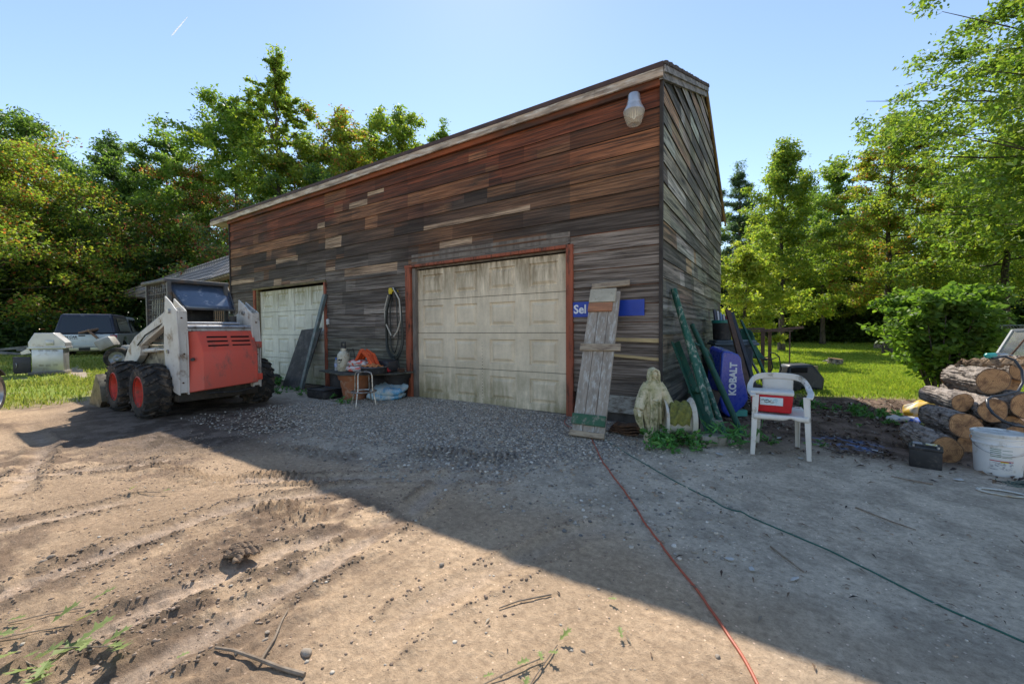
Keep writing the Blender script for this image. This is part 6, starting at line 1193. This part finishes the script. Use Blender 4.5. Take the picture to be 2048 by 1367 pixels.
# ------------------------------------------------------------------ log pile
LOGS = [  # face centre px, py, depth, radius, length, azimuth of the far end, label
    (1894, 893, 3.62, .118, .56, 'lowest left log in the pile with a dark rotten end behind the battery'), (1931, 851, 3.84, .122, .62, 'thick log resting on the lowest one, second up on the left of the pile'),
    (1925, 804, 4.15, .093, .52, 'slimmer log with a half-dark end, third up on the left of the pile'), (1986, 761, 4.15, .135, .6, 'big round log with the broad pale end near the top of the pile'),
    (1986, 820, 4.0, .115, .6, 'middle log with a cracked pale end under the biggest one'), (2052, 811, 3.95, .125, .6, 'log with an orange-tan end at the right edge, level with the cracked one'),
    (2022, 856, 4.05, .12, .6, 'log half hidden behind the white bucket lid'), (2050, 737, 4.3, .13, .55, 'topmost right log whose end is cut by the picture edge'),
    (1938, 895, 3.9, .1, .5, 'small dark-ended log in the gap between the bucket and the lowest log'), (2040, 900, 3.9, .14, .55, 'bottom log standing behind the white bucket'),
    (1962, 866, 4.0, .075, .5, 'thin log wedged below the cracked middle log'), (1958, 790, 4.35, .07, .5, 'thin dark log wedged under the biggest one'), (2020, 770, 4.4, .1, .5, 'log set back in shadow right of the biggest round end'), (1948, 836, 4.2, .07, .5, 'narrow log tucked behind the thick one')]
away = Vector((-.2, .98, 0)).normalized()
for k, (px, py, d, r_, L, lab) in enumerate(LOGS):
    c_ = at3(px, py, d); c_.z = r_ - .01 if c_.z < r_ + .07 else c_.z; dr = (away + Vector((.08 * math.sin(k * 2.1), 0, .03 * math.cos(k * 3)))).normalized(); e_ = c_ + dr * L; e_.z = max(e_.z, r_ - .02); log(c_, e_, r_, lab, k + 5)
c_ = at3(2030, 722, 4.25); mb = MB(); e_ = c_ + away * .0
def slab(u, v):
    L = .72; p_ = at3(2036, 733, 4.1).lerp(at3(1922, 733, 4.55), u); w_ = .13 * (1 - .5 * u) ; return (p_.x - .545 * w_ * (v - .5) * 2, p_.y + .838 * w_ * (v - .5) * 2, p_.z + .02 + .055 * (1 - (2 * v - 1) ** 2) * (1 - .3 * u) + .012 * math.sin(u * 22 + v * 9) + .01 * math.sin(u * 47 + v * 31))
mb.grid(slab, 50, 16); o = obj('bark_slab', mb, mat('tan_bark', (.36, .25, .16), (.22, .15, .1), (.08, .05, .035), s=7, s3=14, amt=.35, rough=.95, bump=1, bs=30, bd=.01), loc=tuple(c_), solid=.035); tag(o, 'curved slab of tan bark lying on top of the log pile', 'bark')
# torch cylinder, hose, glass panel
a_, b_ = at3(1971, 711, 4.3), at3(2016, 709, 4.3); pc = thing('gas_cylinder', 'teal and silver torch gas cylinder lying on the bark slab', 'gas cylinder', tuple((a_ + b_) / 2)); dr = (b_ - a_)
mb = MB(); mb.tube([a_, a_ + dr * .06, a_ + dr * .4], [.012, .028, .028], 16); obj('bottle', mb, mat('teal_cylinder', (.03, .33, .3), (.06, .36, .33), s=9, rough=.35), pc)
mb = MB(); mb.tube([a_ + dr * .4, a_ + dr * .85, a_ + dr * .92, a_ + dr * .98], [.0282, .0282, .018, .012], 16); mb.tube([a_ + dr * .98, a_ + dr * 1.2 + Vector((0, 0, -.01))], .008, 8); obj('collar', mb, mst_, pc)
mb = MB(); mb.tube([at3(*q) for q in ((1985, 716, 4.0), (2010, 712, 4.0), (2030, 720, 3.95), (2044, 740, 3.9), (2046, 765, 3.85), (2036, 782, 3.8), (2008, 790, 3.8), (1984, 792, 3.8), (1974, 799, 3.78), (1976, 812, 3.74), (1986, 826, 3.7), (2005, 840, 3.66), (2030, 850, 3.6), (2070, 856, 3.5), (2120, 900, 3.4))], .011, 10); o = obj('cable', mb, mat('black_cable', (.025, .03, .04), (.05, .055, .065), s=8, rough=.3), loc=tuple(at3(2000, 790, 3.8))); tag(o, 'thick black cable looping down over the log ends', 'cable')
gp_ = thing('window_sash', 'slanting pane of clear plastic in a pale frame behind the log pile', 'window', tuple(at3(2030, 700, 4.9))); q4 = [at3(1990, 712, 4.8), at3(2090, 712, 4.8), at3(2090, 658, 5.3), at3(2024, 660, 5.3)]
mb = MB(); mb.add(q4, [(0, 1, 2, 3)]); obj('pane', mb, mat('hazy_pane', (.5, .5, .45), (.35, .33, .28), s=5, rough=.2, alpha=.4, bump=0), gp_, solid=.004)
mb = MB(); mb.bar(q4[3], q4[2], .03, .03); mb.bar(q4[0], q4[3], .016, .016); obj('frame', mb, mat('pale_frame', (.45, .45, .43)), gp_)
mb = MB(); mb.tube([at3(2020, 712, 4.4), at3(2046, 682, 4.4), at3(2075, 650, 4.4)], .009, 8); o = obj('iron_rod', mb, mrust, loc=tuple(at3(2046, 682, 4.4))); tag(o, 'thin rusty rod slanting up over the right end of the logs', 'rod')
# ------------------------------------------------------------------ bucket, battery, ring
M = Matrix.Translation((1.53, 4.96, zat(1.53, 4.96))); bk = TH('plastic_bucket', 'white lidded plastic bucket with printed label in front of the logs', 'bucket', M)
mbp = mat('bucket_white', (.7, .7, .7), (.62, .62, .61), (.4, .36, .3), s=3, s3=8, amt=.12, rough=.4, bump=.03)
r_ = .15; h_ = .335; mb = MB(M); mb.lathe([(.01, 0), (r_ * .86, 0), (r_ * .88, .01), (r_ * .955, h_ * .72), (r_ * 1.02, h_ * .73), (r_ * 1.02, h_ * .75), (r_ * .96, h_ * .76), (r_ * .97, h_ * .86), (r_ * 1.02, h_ * .87), (r_ * 1.02, h_ * .89), (r_ * .98, h_ * .9), (r_ * .98, h_ * .97)], n=56); bd2 = obj('body', mb, mbp, bk)
mb = MB(M); mb.lathe([(r_ * .98, h_ * .93), (r_ * 1.05, h_ * .935), (r_ * 1.06, h_ * 1.0), (r_ * 1.0, h_ * 1.015), (r_ * .96, h_ * .985), (.01, h_ * .98)], n=56); obj('lid', mb, mat('scuffed_lid', (.66, .66, .64), (.5, .48, .44), (.25, .22, .18), s=7, s3=14, amt=.3, rough=.5), bk)
mb = MB(M); mb.tube([(r_ * 1.04 * math.cos(a), r_ * 1.04 * math.sin(a), h_ * .86 - .12 * math.sin((a - R(160)) / R(220) * math.pi) ) for a in np.linspace(R(160), R(380), 30)], .003, 6); obj('bail', mb, mst_, bk)
def patch(a0, a1, z0, z1, m_, nm, off=.0008):
    mb = MB(M); rr_ = lambda z: r_ * (.88 + .075 * (z - .01) / (h_ * .72)) + off; mb.grid(lambda u, v: (rr_(z0 + (z1 - z0) * v) * math.cos(a0 + (a1 - a0) * u), rr_(z0 + (z1 - z0) * v) * math.sin(a0 + (a1 - a0) * u), z0 + (z1 - z0) * v), 14, 1); obj(nm, mb, m_, bd2, smooth=0)
mgn = mat('green_print', (.02, .12, .05), bump=0)
va = math.atan2(-4.96, -1.53)
for k in range(5):
    patch(va - .3, va + .12, .215 - .015 * k, .22 - .015 * k, mgn, 'stripe')
    if k % 2 == 0: patch(va + .16, va + .55, .21 - .014 * k, .2135 - .014 * k, mgn, 'stripe')
patch(va - .32, va + .62, .12, .127, mat('red_print', (.4, .03, .03), bump=0), 'stripe'); patch(va + .1, va + .5, .112, .12, mat('multicolour_print', (.05, .15, .4), (.6, .5, .05), s=30, lo=.48, hi=.52, bump=0), 'stripe')
patch(va - .32, va + .62, .05, .112, mat('small_print', (.62, .62, .61), (.3, .3, .32), s=45, lo=.5, hi=.56, bump=0, stretch=(1, 1, 2.2)), 'print')
M = Matrix.Translation((1.08, 4.86, zat(1.08, 4.86))) @ Matrix.Rotation(R(-12), 4, 'Z'); bt_ = TH('car_battery', 'black car battery standing left of the white bucket', 'battery', M)
mb = MB(M); mb.rbox((-.1, -.08, 0), (.1, .08, .155), .008); obj('case', mb, mblk, bt_)
mb = MB(M); mb.rbox((-.105, -.085, .15), (.105, .085, .175), .006); mb.rbox((-.09, -.03, .172), (.09, .07, .192), .008); l_ = obj('lid', mb, mblk, bt_)
mb = MB(M); mb.rbox((.0, -.02, .192), (.07, .05, .1935), .001); obj('sticker', mb, mat('yellow_sticker', (.6, .5, .1), (.65, .62, .55), s=40, bump=0, lo=.48, hi=.5), l_)
mb = MB(M); mb.rbox((-.08, -.02, .192), (-.02, .06, .1935), .001); obj('sticker', mb, mat('grey_sticker', (.3, .3, .3), bump=0), l_)
for x in (-.075, .075):
    mb = MB(M); mb.cyl((x, -.055, .17), (x, -.055, .19), .01, n=12); obj('terminal', mb, mst_, l_)
x, y = 1.36, 4.33; mb = MB(); z = zat(x, y) + .008
n_ = 44; vs = []; 
for k in range(n_):
    a = 2 * math.pi * k / n_; vs += [(x + .13 * math.cos(a), y + .075 * math.sin(a), z), (x + .105 * math.cos(a), y + .048 * math.sin(a), z)]
mb.add(vs, [(2 * k, (2 * k + 2) % (2 * n_), (2 * k + 3) % (2 * n_), 2 * k + 1) for k in range(n_)]); o = obj('plastic_ring', mb, mwp, loc=(x, y, z), solid=.005); tag(o, 'flat white oval plastic ring lying on the dirt at the right edge', 'ring')
mb = MB(); rs_ = random.Random(8)
for k in range(14):
    a = rs_.random() * 6.28; x, y = 1.5 + .14 * rs_.random(), 4.58 + .12 * rs_.random(); mb.tube([(x + .1 * math.cos(a + q), y + .06 * math.sin(a + q * 1.3), zat(x, y) + .008 + .01 * rs_.random()) for q in (0, .6, 1.3, 2, 2.6)], .0025, 5)
o = obj('wire_tangle', mb, mgt, loc=(1.5, 4.6, 0)); tag(o, 'tangle of thin green wire in front of the white bucket', 'wire')
# bags at the foot of the bush
x, y = 1.62, 7.4
sack('feed_bag', 'crumpled yellow and white bag left of the log pile', (x, y, .02), (.34, .22, .2), .4, mat('yellow_bag', (.6, .38, .04), (.55, .5, .4), s=7, lo=.45, hi=.55, rough=.5), 2, T=Matrix.Rotation(R(-20), 4, 'Y'))
sack('plastic_wrapper', 'flat white and blue plastic wrapper before the yellow bag', (1.36, 7.0, .01), (.36, .2, .06), -.3, mat('blue_white_wrap', (.62, .6, .56), (.04, .12, .5), s=9, lo=.54, hi=.58, rough=.4), 4)
# ------------------------------------------------------------------ extension cords
def cord(name, pts, r_, m_, lab):
    P = [Vector((a, b, 0)) for a, b in pts]; out = []
    for i in range(len(P) - 1):
        p0, p1, p2, p3 = P[max(0, i - 1)], P[i], P[i + 1], P[min(len(P) - 1, i + 2)]
        n_ = max(4, int((p2 - p1).length / .03))
        for k in range(n_): t = k / n_; q = .5 * ((2 * p1) + (p2 - p0) * t + (2 * p0 - 5 * p1 + 4 * p2 - p3) * t * t + (3 * p1 - p0 - 3 * p2 + p3) * t ** 3); out.append(q)
    out.append(P[-1]); h = gheight(np.array([q.x for q in out]), np.array([q.y for q in out])); w = .006 * (fbm(np.arange(len(out)) * .17, np.zeros(len(out)) + len(pts), 2) - .5)
    mb = MB(); mb.tube([(q.x + w[i], q.y + w[i], h[i] + r_ * .8) for i, q in enumerate(out)], r_, 8); o = obj(name, mb, m_, loc=(out[0].x, out[0].y, 0)); tag(o, lab, 'cord')
cord('extension_cord', [(-2.36, 4.98), (-2.2, 4.6), (-1.75, 4.3), (-1.66, 4.13), (-1.3, 3.5), (-.97, 3.02), (-.69, 2.57), (-.5, 2.28), (-.28, 1.97), (-.16, 1.78), (-.06, 1.6), (.05, 1.3), (.1, .9)], .0058, mat('orange_red_cord', (.45, .1, .05), (.38, .09, .05), s=9, rough=.5, bump=0), 'orange-red extension cord running straight across the dirt to the viewer')
cord('extension_cord', [(-1.7, 4.35), (-1.5, 4.16), (-1.2, 3.88), (-.76, 3.46), (-.45, 3.2), (-.14, 3.0), (.1, 2.84), (.33, 2.68), (.58, 2.47), (.8, 2.33), (1.1, 2.1), (1.6, 1.9)], .0042, mat('dark_green_cord', (.02, .1, .07), (.03, .12, .09), s=9, rough=.5, bump=0), 'thin dark green cord crossing the dirt towards the lower right')
# ------------------------------------------------------------------ sticks, rag, rocks, paper
mtw_ = mat('twig_bark', (.3, .24, .18), (.18, .13, .09), s=20, rough=.9, bump=.5, bs=60)
def stick(pts, r_, lab, sub=None, name='stick'):
    mb = MB(); out = [(x, y, zat(x, y) + .007 + dz) for x, y, dz in pts]; n_ = len(out); mb.tube(out, [r_ * (1 - .55 * k / n_) for k in range(n_)], 7)
    if sub: so = [(x, y, zat(x, y) + .007 + dz) for x, y, dz in sub]; mb.tube(so, [r_ * .6, r_ * .5, r_ * .4, r_ * .25][:len(so)], 6)
    o = obj(name, mb, mtw_, loc=out[0]); tag(o, lab, 'stick', 'fallen sticks'); return o
stick([(-1.37, .765, 0), (-1.47, .735, .004), (-1.58, .705, .01), (-1.68, .672, .006), (-1.76, .645, .002)], .0085, 'forked grey stick lying at the bottom of the picture', [(-1.56, .71, .01), (-1.62, .79, .012), (-1.7, .86, .008), (-1.77, .925, .004)])
stick([(-.02, 2.62, 0), (.06, 2.5, .003), (.12, 2.42, 0)], .005, 'short dark twig between the two cords'); stick([(-.85, 1.62, 0), (-.95, 1.5, .003), (-1.0, 1.42, 0)], .004, 'thin pale twig on the sunlit dirt left of the orange cord'); stick([(.45, 3.5, 0), (.6, 3.36, .003), (.7, 3.3, 0)], .005, 'thin dark twig right of the green cord')
stick([(1.0, 4.3, 0), (.86, 4.32, .003), (.78, 4.38, 0)], .006, 'brown twig lying left of the car battery')
x, y = -2.38, 1.0; mb = MB(); mb.grid(lambda u, v: (x - .085 + .17 * u + .02 * math.sin(v * 9), y - .06 + .13 * v + .015 * math.sin(u * 11), zat(x, y) + .012 + .016 * abs(math.sin(u * 6 + v * 5)) * math.sin(u * 3.1) * math.sin(v * 3.1) + .012 * math.sin(u * 13 - v * 17) ** 2), 34, 26); o = obj('rag', mb, mat('muddy_cloth', (.13, .085, .055), (.2, .14, .095), (.2, .15, .1), s=14, s3=20, amt=.3, rough=.95, bump=.6), loc=(x, y, 0), solid=.006); tag(o, 'crumpled muddy brown rag in the churned dirt', 'rag')
mrk = mat('field_stone', (.34, .28, .22), (.25, .2, .15), (.4, .36, .3), s=14, s3=25, amt=.3, rough=.9, bump=.5)
def rock(px, py, r_, lab, flat=.6, m_=None):
    g = None; k = (px - 1024) / 815.7; ky = (py - 683.5) / 815.7; d = 1.2 / (ky + .007 * k + .029); x, y = at(px, d); rs_ = random.Random(px); bm = bmesh.new(); bmesh.ops.create_icosphere(bm, subdivisions=2, radius=r_); ph = [rs_.uniform(.75, 1.25) for _ in range(3)]
    mb = MB(); mb.add([(x + v.co.x * ph[0] * (1 + .25 * math.sin(v.co.y / r_ * 2 + px)), y + v.co.y * ph[1] * (1 + .2 * math.sin(v.co.z / r_ * 3 + px)), zat(x, y) + r_ * flat * .5 + v.co.z * flat * (1 + .2 * math.sin(v.co.x / r_ * 3))) for v in bm.verts], [[v.index for v in f.verts] for f in bm.faces]); bm.free()
    o = obj('stone', mb, m_ or mrk, loc=(x, y, 0), smooth=50); tag(o, lab, 'stone', 'larger loose stones')
for a in ((600, 1318, .02, 'flat pale rock right of the forked stick'), (515, 1290, .01, 'small tan stone above the forked stick'), (520, 1278, .012, 'flat sliver of stone just above the tan one', .3), (85, 1127, .017, 'rounded tan stone at the left edge of the churned dirt'), (68, 1134, .015, 'dark split stone beside the rounded tan one'), (583, 1110, .012, 'round pebble right of the muddy rag'), (878, 1134, .014, 'pale round pebble on the smooth sunlit dirt'), (990, 1062, .012, 'brown pebble right on the shadow edge'), (1000, 980, .03, 'pale flat chip on the shaded dirt below the large door', .25), (1165, 1316, .008, 'small pale pebble on the sunlit dirt at the bottom'), (1440, 1330, .009, 'dark pebble at the bottom beside the orange cord'), (1585, 905 + 30, .02, 'pale stone between the chair legs'), (1655, 725, .12, 'grey rock on the lawn beside the pale stump')): rock(*a)
mpp = mat('grey_paper', (.5, .49, .46), (.36, .35, .33), s=20, rough=.8)
def scrap(px, py, w, h, lab, m_=mpp, seed=1):
    k = (px - 1024) / 815.7; ky = (py - 683.5) / 815.7; d = 1.2 / (ky + .007 * k + .029); x, y = at(px, d); rs_ = random.Random(px)
    ol = [(w * math.cos(a) * rs_.uniform(.7, 1.1), h * math.sin(a) * rs_.uniform(.7, 1.1)) for a in np.linspace(0, 6.28, 10)[:-1]]; rt = rs_.random() * 3
    mb = MB(); mb.add([(x, y, zat(x, y) + .012)] + [(x + a * math.cos(rt) - b * math.sin(rt), y + a * math.sin(rt) + b * math.cos(rt), zat(x, y) + .008 + .006 * rs_.random()) for a, b in ol], [(0, 1 + i, 1 + (i + 1) % 9) for i in range(9)]); o = obj('paper_scrap', mb, m_, loc=(x, y, 0), smooth=0, solid=.002); tag(o, lab, 'scrap', 'scraps of litter on the dirt')
for a in ((1463, 1128, .022, .014, 'pale leaf-shaped scrap, left of the pair between the cords'), (1508, 1150, .026, .014, 'pale pointed scrap, right of the pair between the cords'), (1595, 1170, .03, .01, 'curled grey strip on the dirt right of the pale pair'), (1440, 912, .05, .03, 'grey-blue crumpled paper in front of the green weeds'), (1925, 965, .04, .02, 'grey scrap on the dirt between the battery and the bucket'), (1760, 905, .06, .03, 'tan cardboard scrap on the soil right of the chair'), (1545, 910, .05, .015, 'white strip lying under the chair'), (1605, 920, .03, .02, 'white chip by the right front chair leg'), (1560, 880, .06, .02, 'white torn paper between the chair legs')): scrap(*a)
# blue powder patch
# ------------------------------------------------------------------ shrub, weeds, leaf sprigs
x, y = at(1880, 7.3); sb = thing('shrub', 'dense leafy green shrub beside the log pile', 'shrub', (x, y, 0)); rs = np.random.RandomState(9)
P, segs = crown_points(1.78, .95, .3, 15000, 70, 61, 'col', .2, .5, .1); P = P[P[:, 2] > .2]
Vv, Ff, Cc = leaf_cloud(P, .105, 62, [(.1, .17, .035), (.08, .14, .03), (.13, .2, .035)], asp=.55, droop=.1, flat=.45, shape=6); np_obj('foliage', np_mesh('foliage', Vv, Ff, mleaf, Cc), sb)
mb = MB(); r2 = random.Random(2)
for k in range(16): a = k * 2.4; mb.tube([(x + .1 * math.cos(a), y + .1 * math.sin(a), 0), (x + .28 * math.cos(a), y + .28 * math.sin(a), .5), (x + .6 * math.cos(a), y + .6 * math.sin(a), 1.2 + .2 * r2.random())], [.02, .014, .006], 6)
obj('stems', mb, mbark, sb)
mweed = mat('weed_leaf', (1, 1, 1), (.7, .75, .7), attr=True, s=20, rough=.5, bump=0, trans=.3, spec=.35)
def weed(px, d, r_, h_, n_, leaf, cols, lab, seed, asp=.4, name='weed'):
    x, y = at(px, d); rs_ = np.random.RandomState(seed); ns = max(3, n_ // 14); sp = rs_.normal(0, r_ * .5, (ns, 2)); k = rs_.randint(0, ns, n_); t = rs_.rand(n_) ** .7
    sh = (1 - .5 * (np.hypot(*sp.T) / r_) ** 1.2).clip(.3, 1); ln = rs_.normal(0, .35, (ns, 2)) * h_
    xy = sp[k] + ln[k] * t[:, None] + rs_.normal(0, .012, (n_, 2)); P = np.stack([xy[:, 0], xy[:, 1], h_ * sh[k] * t * .9 + .01], -1)
    Vv, Ff, Cc = leaf_cloud(P, leaf, seed + 1, cols, asp=asp, droop=-.15, flat=.6, shape=6); o = np_obj(name, np_mesh(name, Vv, Ff, mweed, Cc), loc=(x, y, zat(x, y))); st_ = r_ > .28 or h_ < .09; tag(o, lab, 'weed', None if st_ else 'weeds growing by the building', 'stuff' if st_ else None); return o
W1 = [(.06, .17, .04), (.05, .13, .035), (.09, .2, .05)]
weed(1350, 4.12, .26, .22, 420, .06, W1, 'broad clump of dark green weeds at the foot of the statue and spool', 81); weed(1312, 4.2, .08, .2, 90, .055, W1, 'tall weed leaning against the statue base', 82); weed(1395, 4.15, .12, .12, 150, .05, W1, 'low weeds between the spool and the concrete block', 87)
weed(1464, 4.15, .14, .3, 170, .11, [(.08, .22, .07), (.06, .17, .05)], 'long-bladed grassy weeds right of the concrete block', 83, asp=.14)
weed(1540, 4.3, .16, .05, 130, .035, W1, 'low green creeper under the front of the chair', 84); weed(1640, 4.15, .08, .04, 60, .03, W1, 'small green tuft right of the front chair leg', 85); weed(1740, 5.6, .42, .1, 500, .055, W1, 'spreading green ground weeds on the dark soil left of the logs', 86); weed(1620, 6.2, .3, .09, 200, .05, W1, 'sparse weeds on the soil behind the chair', 95); weed(1790, 5.0, .15, .05, 80, .04, W1, 'little weed patch before the lowest log', 96)
weed(680, 7.0 - .4, .12, .12, 90, .05, W1, 'small fern-like weed in front of the terracotta pot', 88); weed(548, 8.8, .22, .28, 160, .08, W1, 'weeds growing at the far door beside the loader', 89); weed(570, 8.1, .3, .1, 160, .06, W1, 'low weeds on the gravel right of the loader wheel', 90); weed(660, 7.3, .14, .12, 70, .06, W1, 'weeds sprouting beside the black tray', 91); weed(610, 7.6, .15, .08, 60, .05, W1, 'scattered weeds left of the black tray', 97)
weed(1500, 6.6, .2, .5, 150, .1, [(.1, .22, .05), (.07, .17, .04)], 'tall grassy weeds growing through the stakes', 92, asp=.12); weed(1735, 5.15, .5, .04, 120, .035, W1, 'thin scatter of seedlings on the soil right of the chair', 93)
# lobed oak leaves on twigs
mok = mat('oak_leaf', (.28, .34, .12), (.2, .27, .08), (.3, .3, .12), s=14, s3=30, amt=.2, rough=.5, bump=.2, trans=.35)
OL = [(0, 0), (.04, .1), (.16, .2), (.06, .3), (.1, .42), (.3, .55), (.12, .56), (.1, .68), (.22, .84), (.07, .82), (.0, 1.0)]
def oak(mb, x, y, ang_, L, tilt, z=.012, W=1.):
    full = [(a * W, b) for a, b in OL] + [(-a * W, b) for a, b in OL[-2:0:-1]]; z0 = zat(x, y) + z
    pts = []
    for a, b in full: pts.append((x + L * (b * math.cos(ang_) - a * math.sin(ang_)), y + L * (b * math.sin(ang_) + a * math.cos(ang_)), z0 + L * (b * tilt + .35 * abs(a) * (1 if b < .7 else .5)) * 1.0))
    mid = [(x + L * b * math.cos(ang_), y + L * b * math.sin(ang_), z0 + L * b * tilt) for b in (0, .25, .5, .75, 1.)]; n_ = len(OL) - 1; m = len(full); vs = pts + mid[1:4]
    i1, i2, i3 = m, m + 1, m + 2; R_ = list(range(0, n_ + 1)); 
    fs = [(0, 1, i1), (1, 2, 3, i1), (3, 4, i2, i1), (4, 5, 6, i2), (6, 7, i3, i2), (7, 8, 9, i3), (9, 10, i3)]
    L_ = lambda k: (m - k) % m; fs += [tuple(reversed([q if q >= m else L_(q) if q not in (0, 10) else q for q in f])) for f in fs]
    mb.add(vs, fs)
def sprig(x, y, ang_, n_, L, lab, seed, spread=.5):
    rs_ = random.Random(seed); mb = MB()
    for k in range(n_): t = k / max(1, n_ - 1); oak(mb, x + .26 * (t - .4) * math.cos(ang_) * (n_ > 1), y + .26 * (t - .4) * math.sin(ang_) * (n_ > 1), ang_ + rs_.uniform(-1, 1) * spread * 2.4, L * rs_.uniform(.75, 1.15), rs_.uniform(-.1, .6), .015 + .02 * rs_.random(), rs_.uniform(.9, 1.3))
    o = obj('oak_sprig' if n_ > 1 else 'oak_leaf', mb, mok, loc=(x, y, 0), smooth=0); tag(o, lab, 'leaves', 'fallen green oak leaves')
    if n_ > 1: tw = MB(); tw.tube([(x - .1 * math.cos(ang_), y - .1 * math.sin(ang_), zat(x, y) + .006), (x, y, zat(x, y) + .012), (x + .14 * math.cos(ang_), y + .14 * math.sin(ang_), zat(x, y) + .01)], .0025, 5); obj('twig', tw, mtw_, o)
def gxy(px, py): k = (px - 1024) / 815.7; ky = (py - 683.5) / 815.7; d = 1.2 / (ky + .007 * k + .029); return at(px, d)
sprig(*gxy(40, 1345), R(10), 8, .11, 'green oak leaf sprig in the very bottom left corner', 1); sprig(*gxy(130, 1325), R(35), 8, .1, 'long green oak leaf sprig near the bottom left corner', 2); sprig(*gxy(30, 1285), R(50), 4, .1, 'pale oak sprig at the left edge above the corner', 3, .3); sprig(*gxy(60, 1245), R(55), 2, .09, 'single folded green oak leaf pointing up at the left edge', 4, .2)
sprig(*gxy(1245, 1303), R(80), 1, .05, 'small star-shaped green leaf right of centre on the sunlit dirt', 6); sprig(*gxy(1215, 1212), R(20), 1, .055, 'pale green leaf lying on the sunlit dirt left of the orange cord', 7); sprig(*gxy(330, 1355), R(120), 1, .04, 'yellow-green leaf at the bottom left of the forked stick', 8); sprig(*gxy(1015, 1362), R(60), 3, .05, 'green leaves poking in at the bottom middle edge', 9); sprig(*gxy(1075, 1360), R(90), 3, .05, 'second green sprig at the bottom edge, right of the middle one', 10)
sprig(*gxy(275, 990), R(30), 2, .07, 'dusty oak leaf in the churned dirt left of the tread marks', 11)
# ------------------------------------------------------------------ far right: chain-link fence, pale tent
fn = thing('chain_link_fence', 'silver chain-link fence behind the shrub at the right edge', 'fence', (*at(2010, 12.5), 0)); a_, b_ = Vector((*at(1955, 13.5), .0)), Vector((*at(2180, 11), .0)); mb = MB(); L = (b_ - a_).length; dr = (b_ - a_) / L; n_ = int(L / .075)
for k in range(-14, n_):
    for s_ in (1, -1):
        t0 = k * .075 if s_ > 0 else k * .075 + 1.1; t1 = t0 + s_ * 1.1; lo_, hi_ = (t0, t1)
        za, zb = .1, 1.2
        if min(lo_, hi_) < 0 or max(lo_, hi_) > L: continue
        mb.bar(a_ + dr * t0 + Vector((0, 0, za)), a_ + dr * t1 + Vector((0, 0, zb)), .006, .006)
obj('mesh', mb, mat('galvanised_wire', (.5, .52, .55), rough=.4, metal=.5, bump=0), fn, smooth=0)
for t in (0, .5, 1): mb = MB(); q = a_.lerp(b_, t); mb.cyl(q, q + Vector((0, 0, 1.28)), .03, n=12); obj('post', mb, mst_, fn)
mb = MB(); mb.cyl(a_ + Vector((0, 0, 1.24)), b_ + Vector((0, 0, 1.24)), .02, n=10); obj('rail', mb, mst_, fn)
M = FR(1757, 31, rot=R(5)); mb = MB(M); mb.add([(-.75, 0, 0), (.6, 0, 0), (.7, 1.6, 0), (-.6, 1.6, 0), (-.25, .5, 1.25), (.55, .5, 1.3), (.6, 1.1, 1.3), (-.2, 1.1, 1.25)], [(0, 1, 5, 4), (1, 2, 6, 5), (2, 3, 7, 6), (3, 0, 4, 7), (4, 5, 6, 7)]); o = obj('tarp_cover', mb, mat('pale_net_cover', (.45, .45, .42), (.35, .36, .33), s=5, rough=.7), loc=tuple(M.translation), smooth=0); tag(o, 'pale grey tarp cover standing under the trees beyond the lawn', 'tarp')
# contrail high in the sky
mvap = bpy.data.materials.new('vapour'); mvap.use_nodes = True; nt = mvap.node_tree; tb = nt.nodes.new('ShaderNodeBsdfTranslucent'); tb.inputs[0].default_value = (.8, .82, .85, 1); nt.links.new(tb.outputs[0], nt.nodes['Material Output'].inputs[0])
a_, b_ = at3(343, 72, 3000), at3(375, 34, 3000); mb = MB(); mb.tube([a_, a_.lerp(b_, .2), a_.lerp(b_, .6), b_], [2, 4, 3, 1], 10); o = obj('contrail', mb, mvap, loc=tuple(a_)); tag(o, 'short white vapour trail high in the sky at the upper left', 'contrail', kind='structure')

# nails on the plank door battens, screws down the large door's centre
mb = MB()
for k in range(22): mb.cyl((-3.93, YF + .048, .1 + .05 * k), (-3.93, YF + .056, .1 + .05 * k), .005, n=6)
o = obj('screw', mb, mslot, barn); tag(o, kind='stuff')
mb = MB(); mb.box((D1[0] + .08, YF + .05, -.005), (D1[1] - .05, YF + .09, .02)); obj('bottom_seal', mb, mblk, barn)
# chain, decals and wear on the loader
mb = MB(); mb.tube([(-6.86, 2.5, .33), (-6.86, 2.9, .3), (-6.86, 3.15, .34)], .012, 6); obj('cable', mb, mblk, LD)
for y_, z_ in ((2.24, 1.4), (2.26, .9), (2.24, .5), (3.2, 1.35), (3.21, .85), (3.2, .55)):
    mb = MB(); mb.cyl((-6.91, y_, z_), (-6.893, y_, z_), .012, n=6); obj('bolt', mb, mrust, LD)
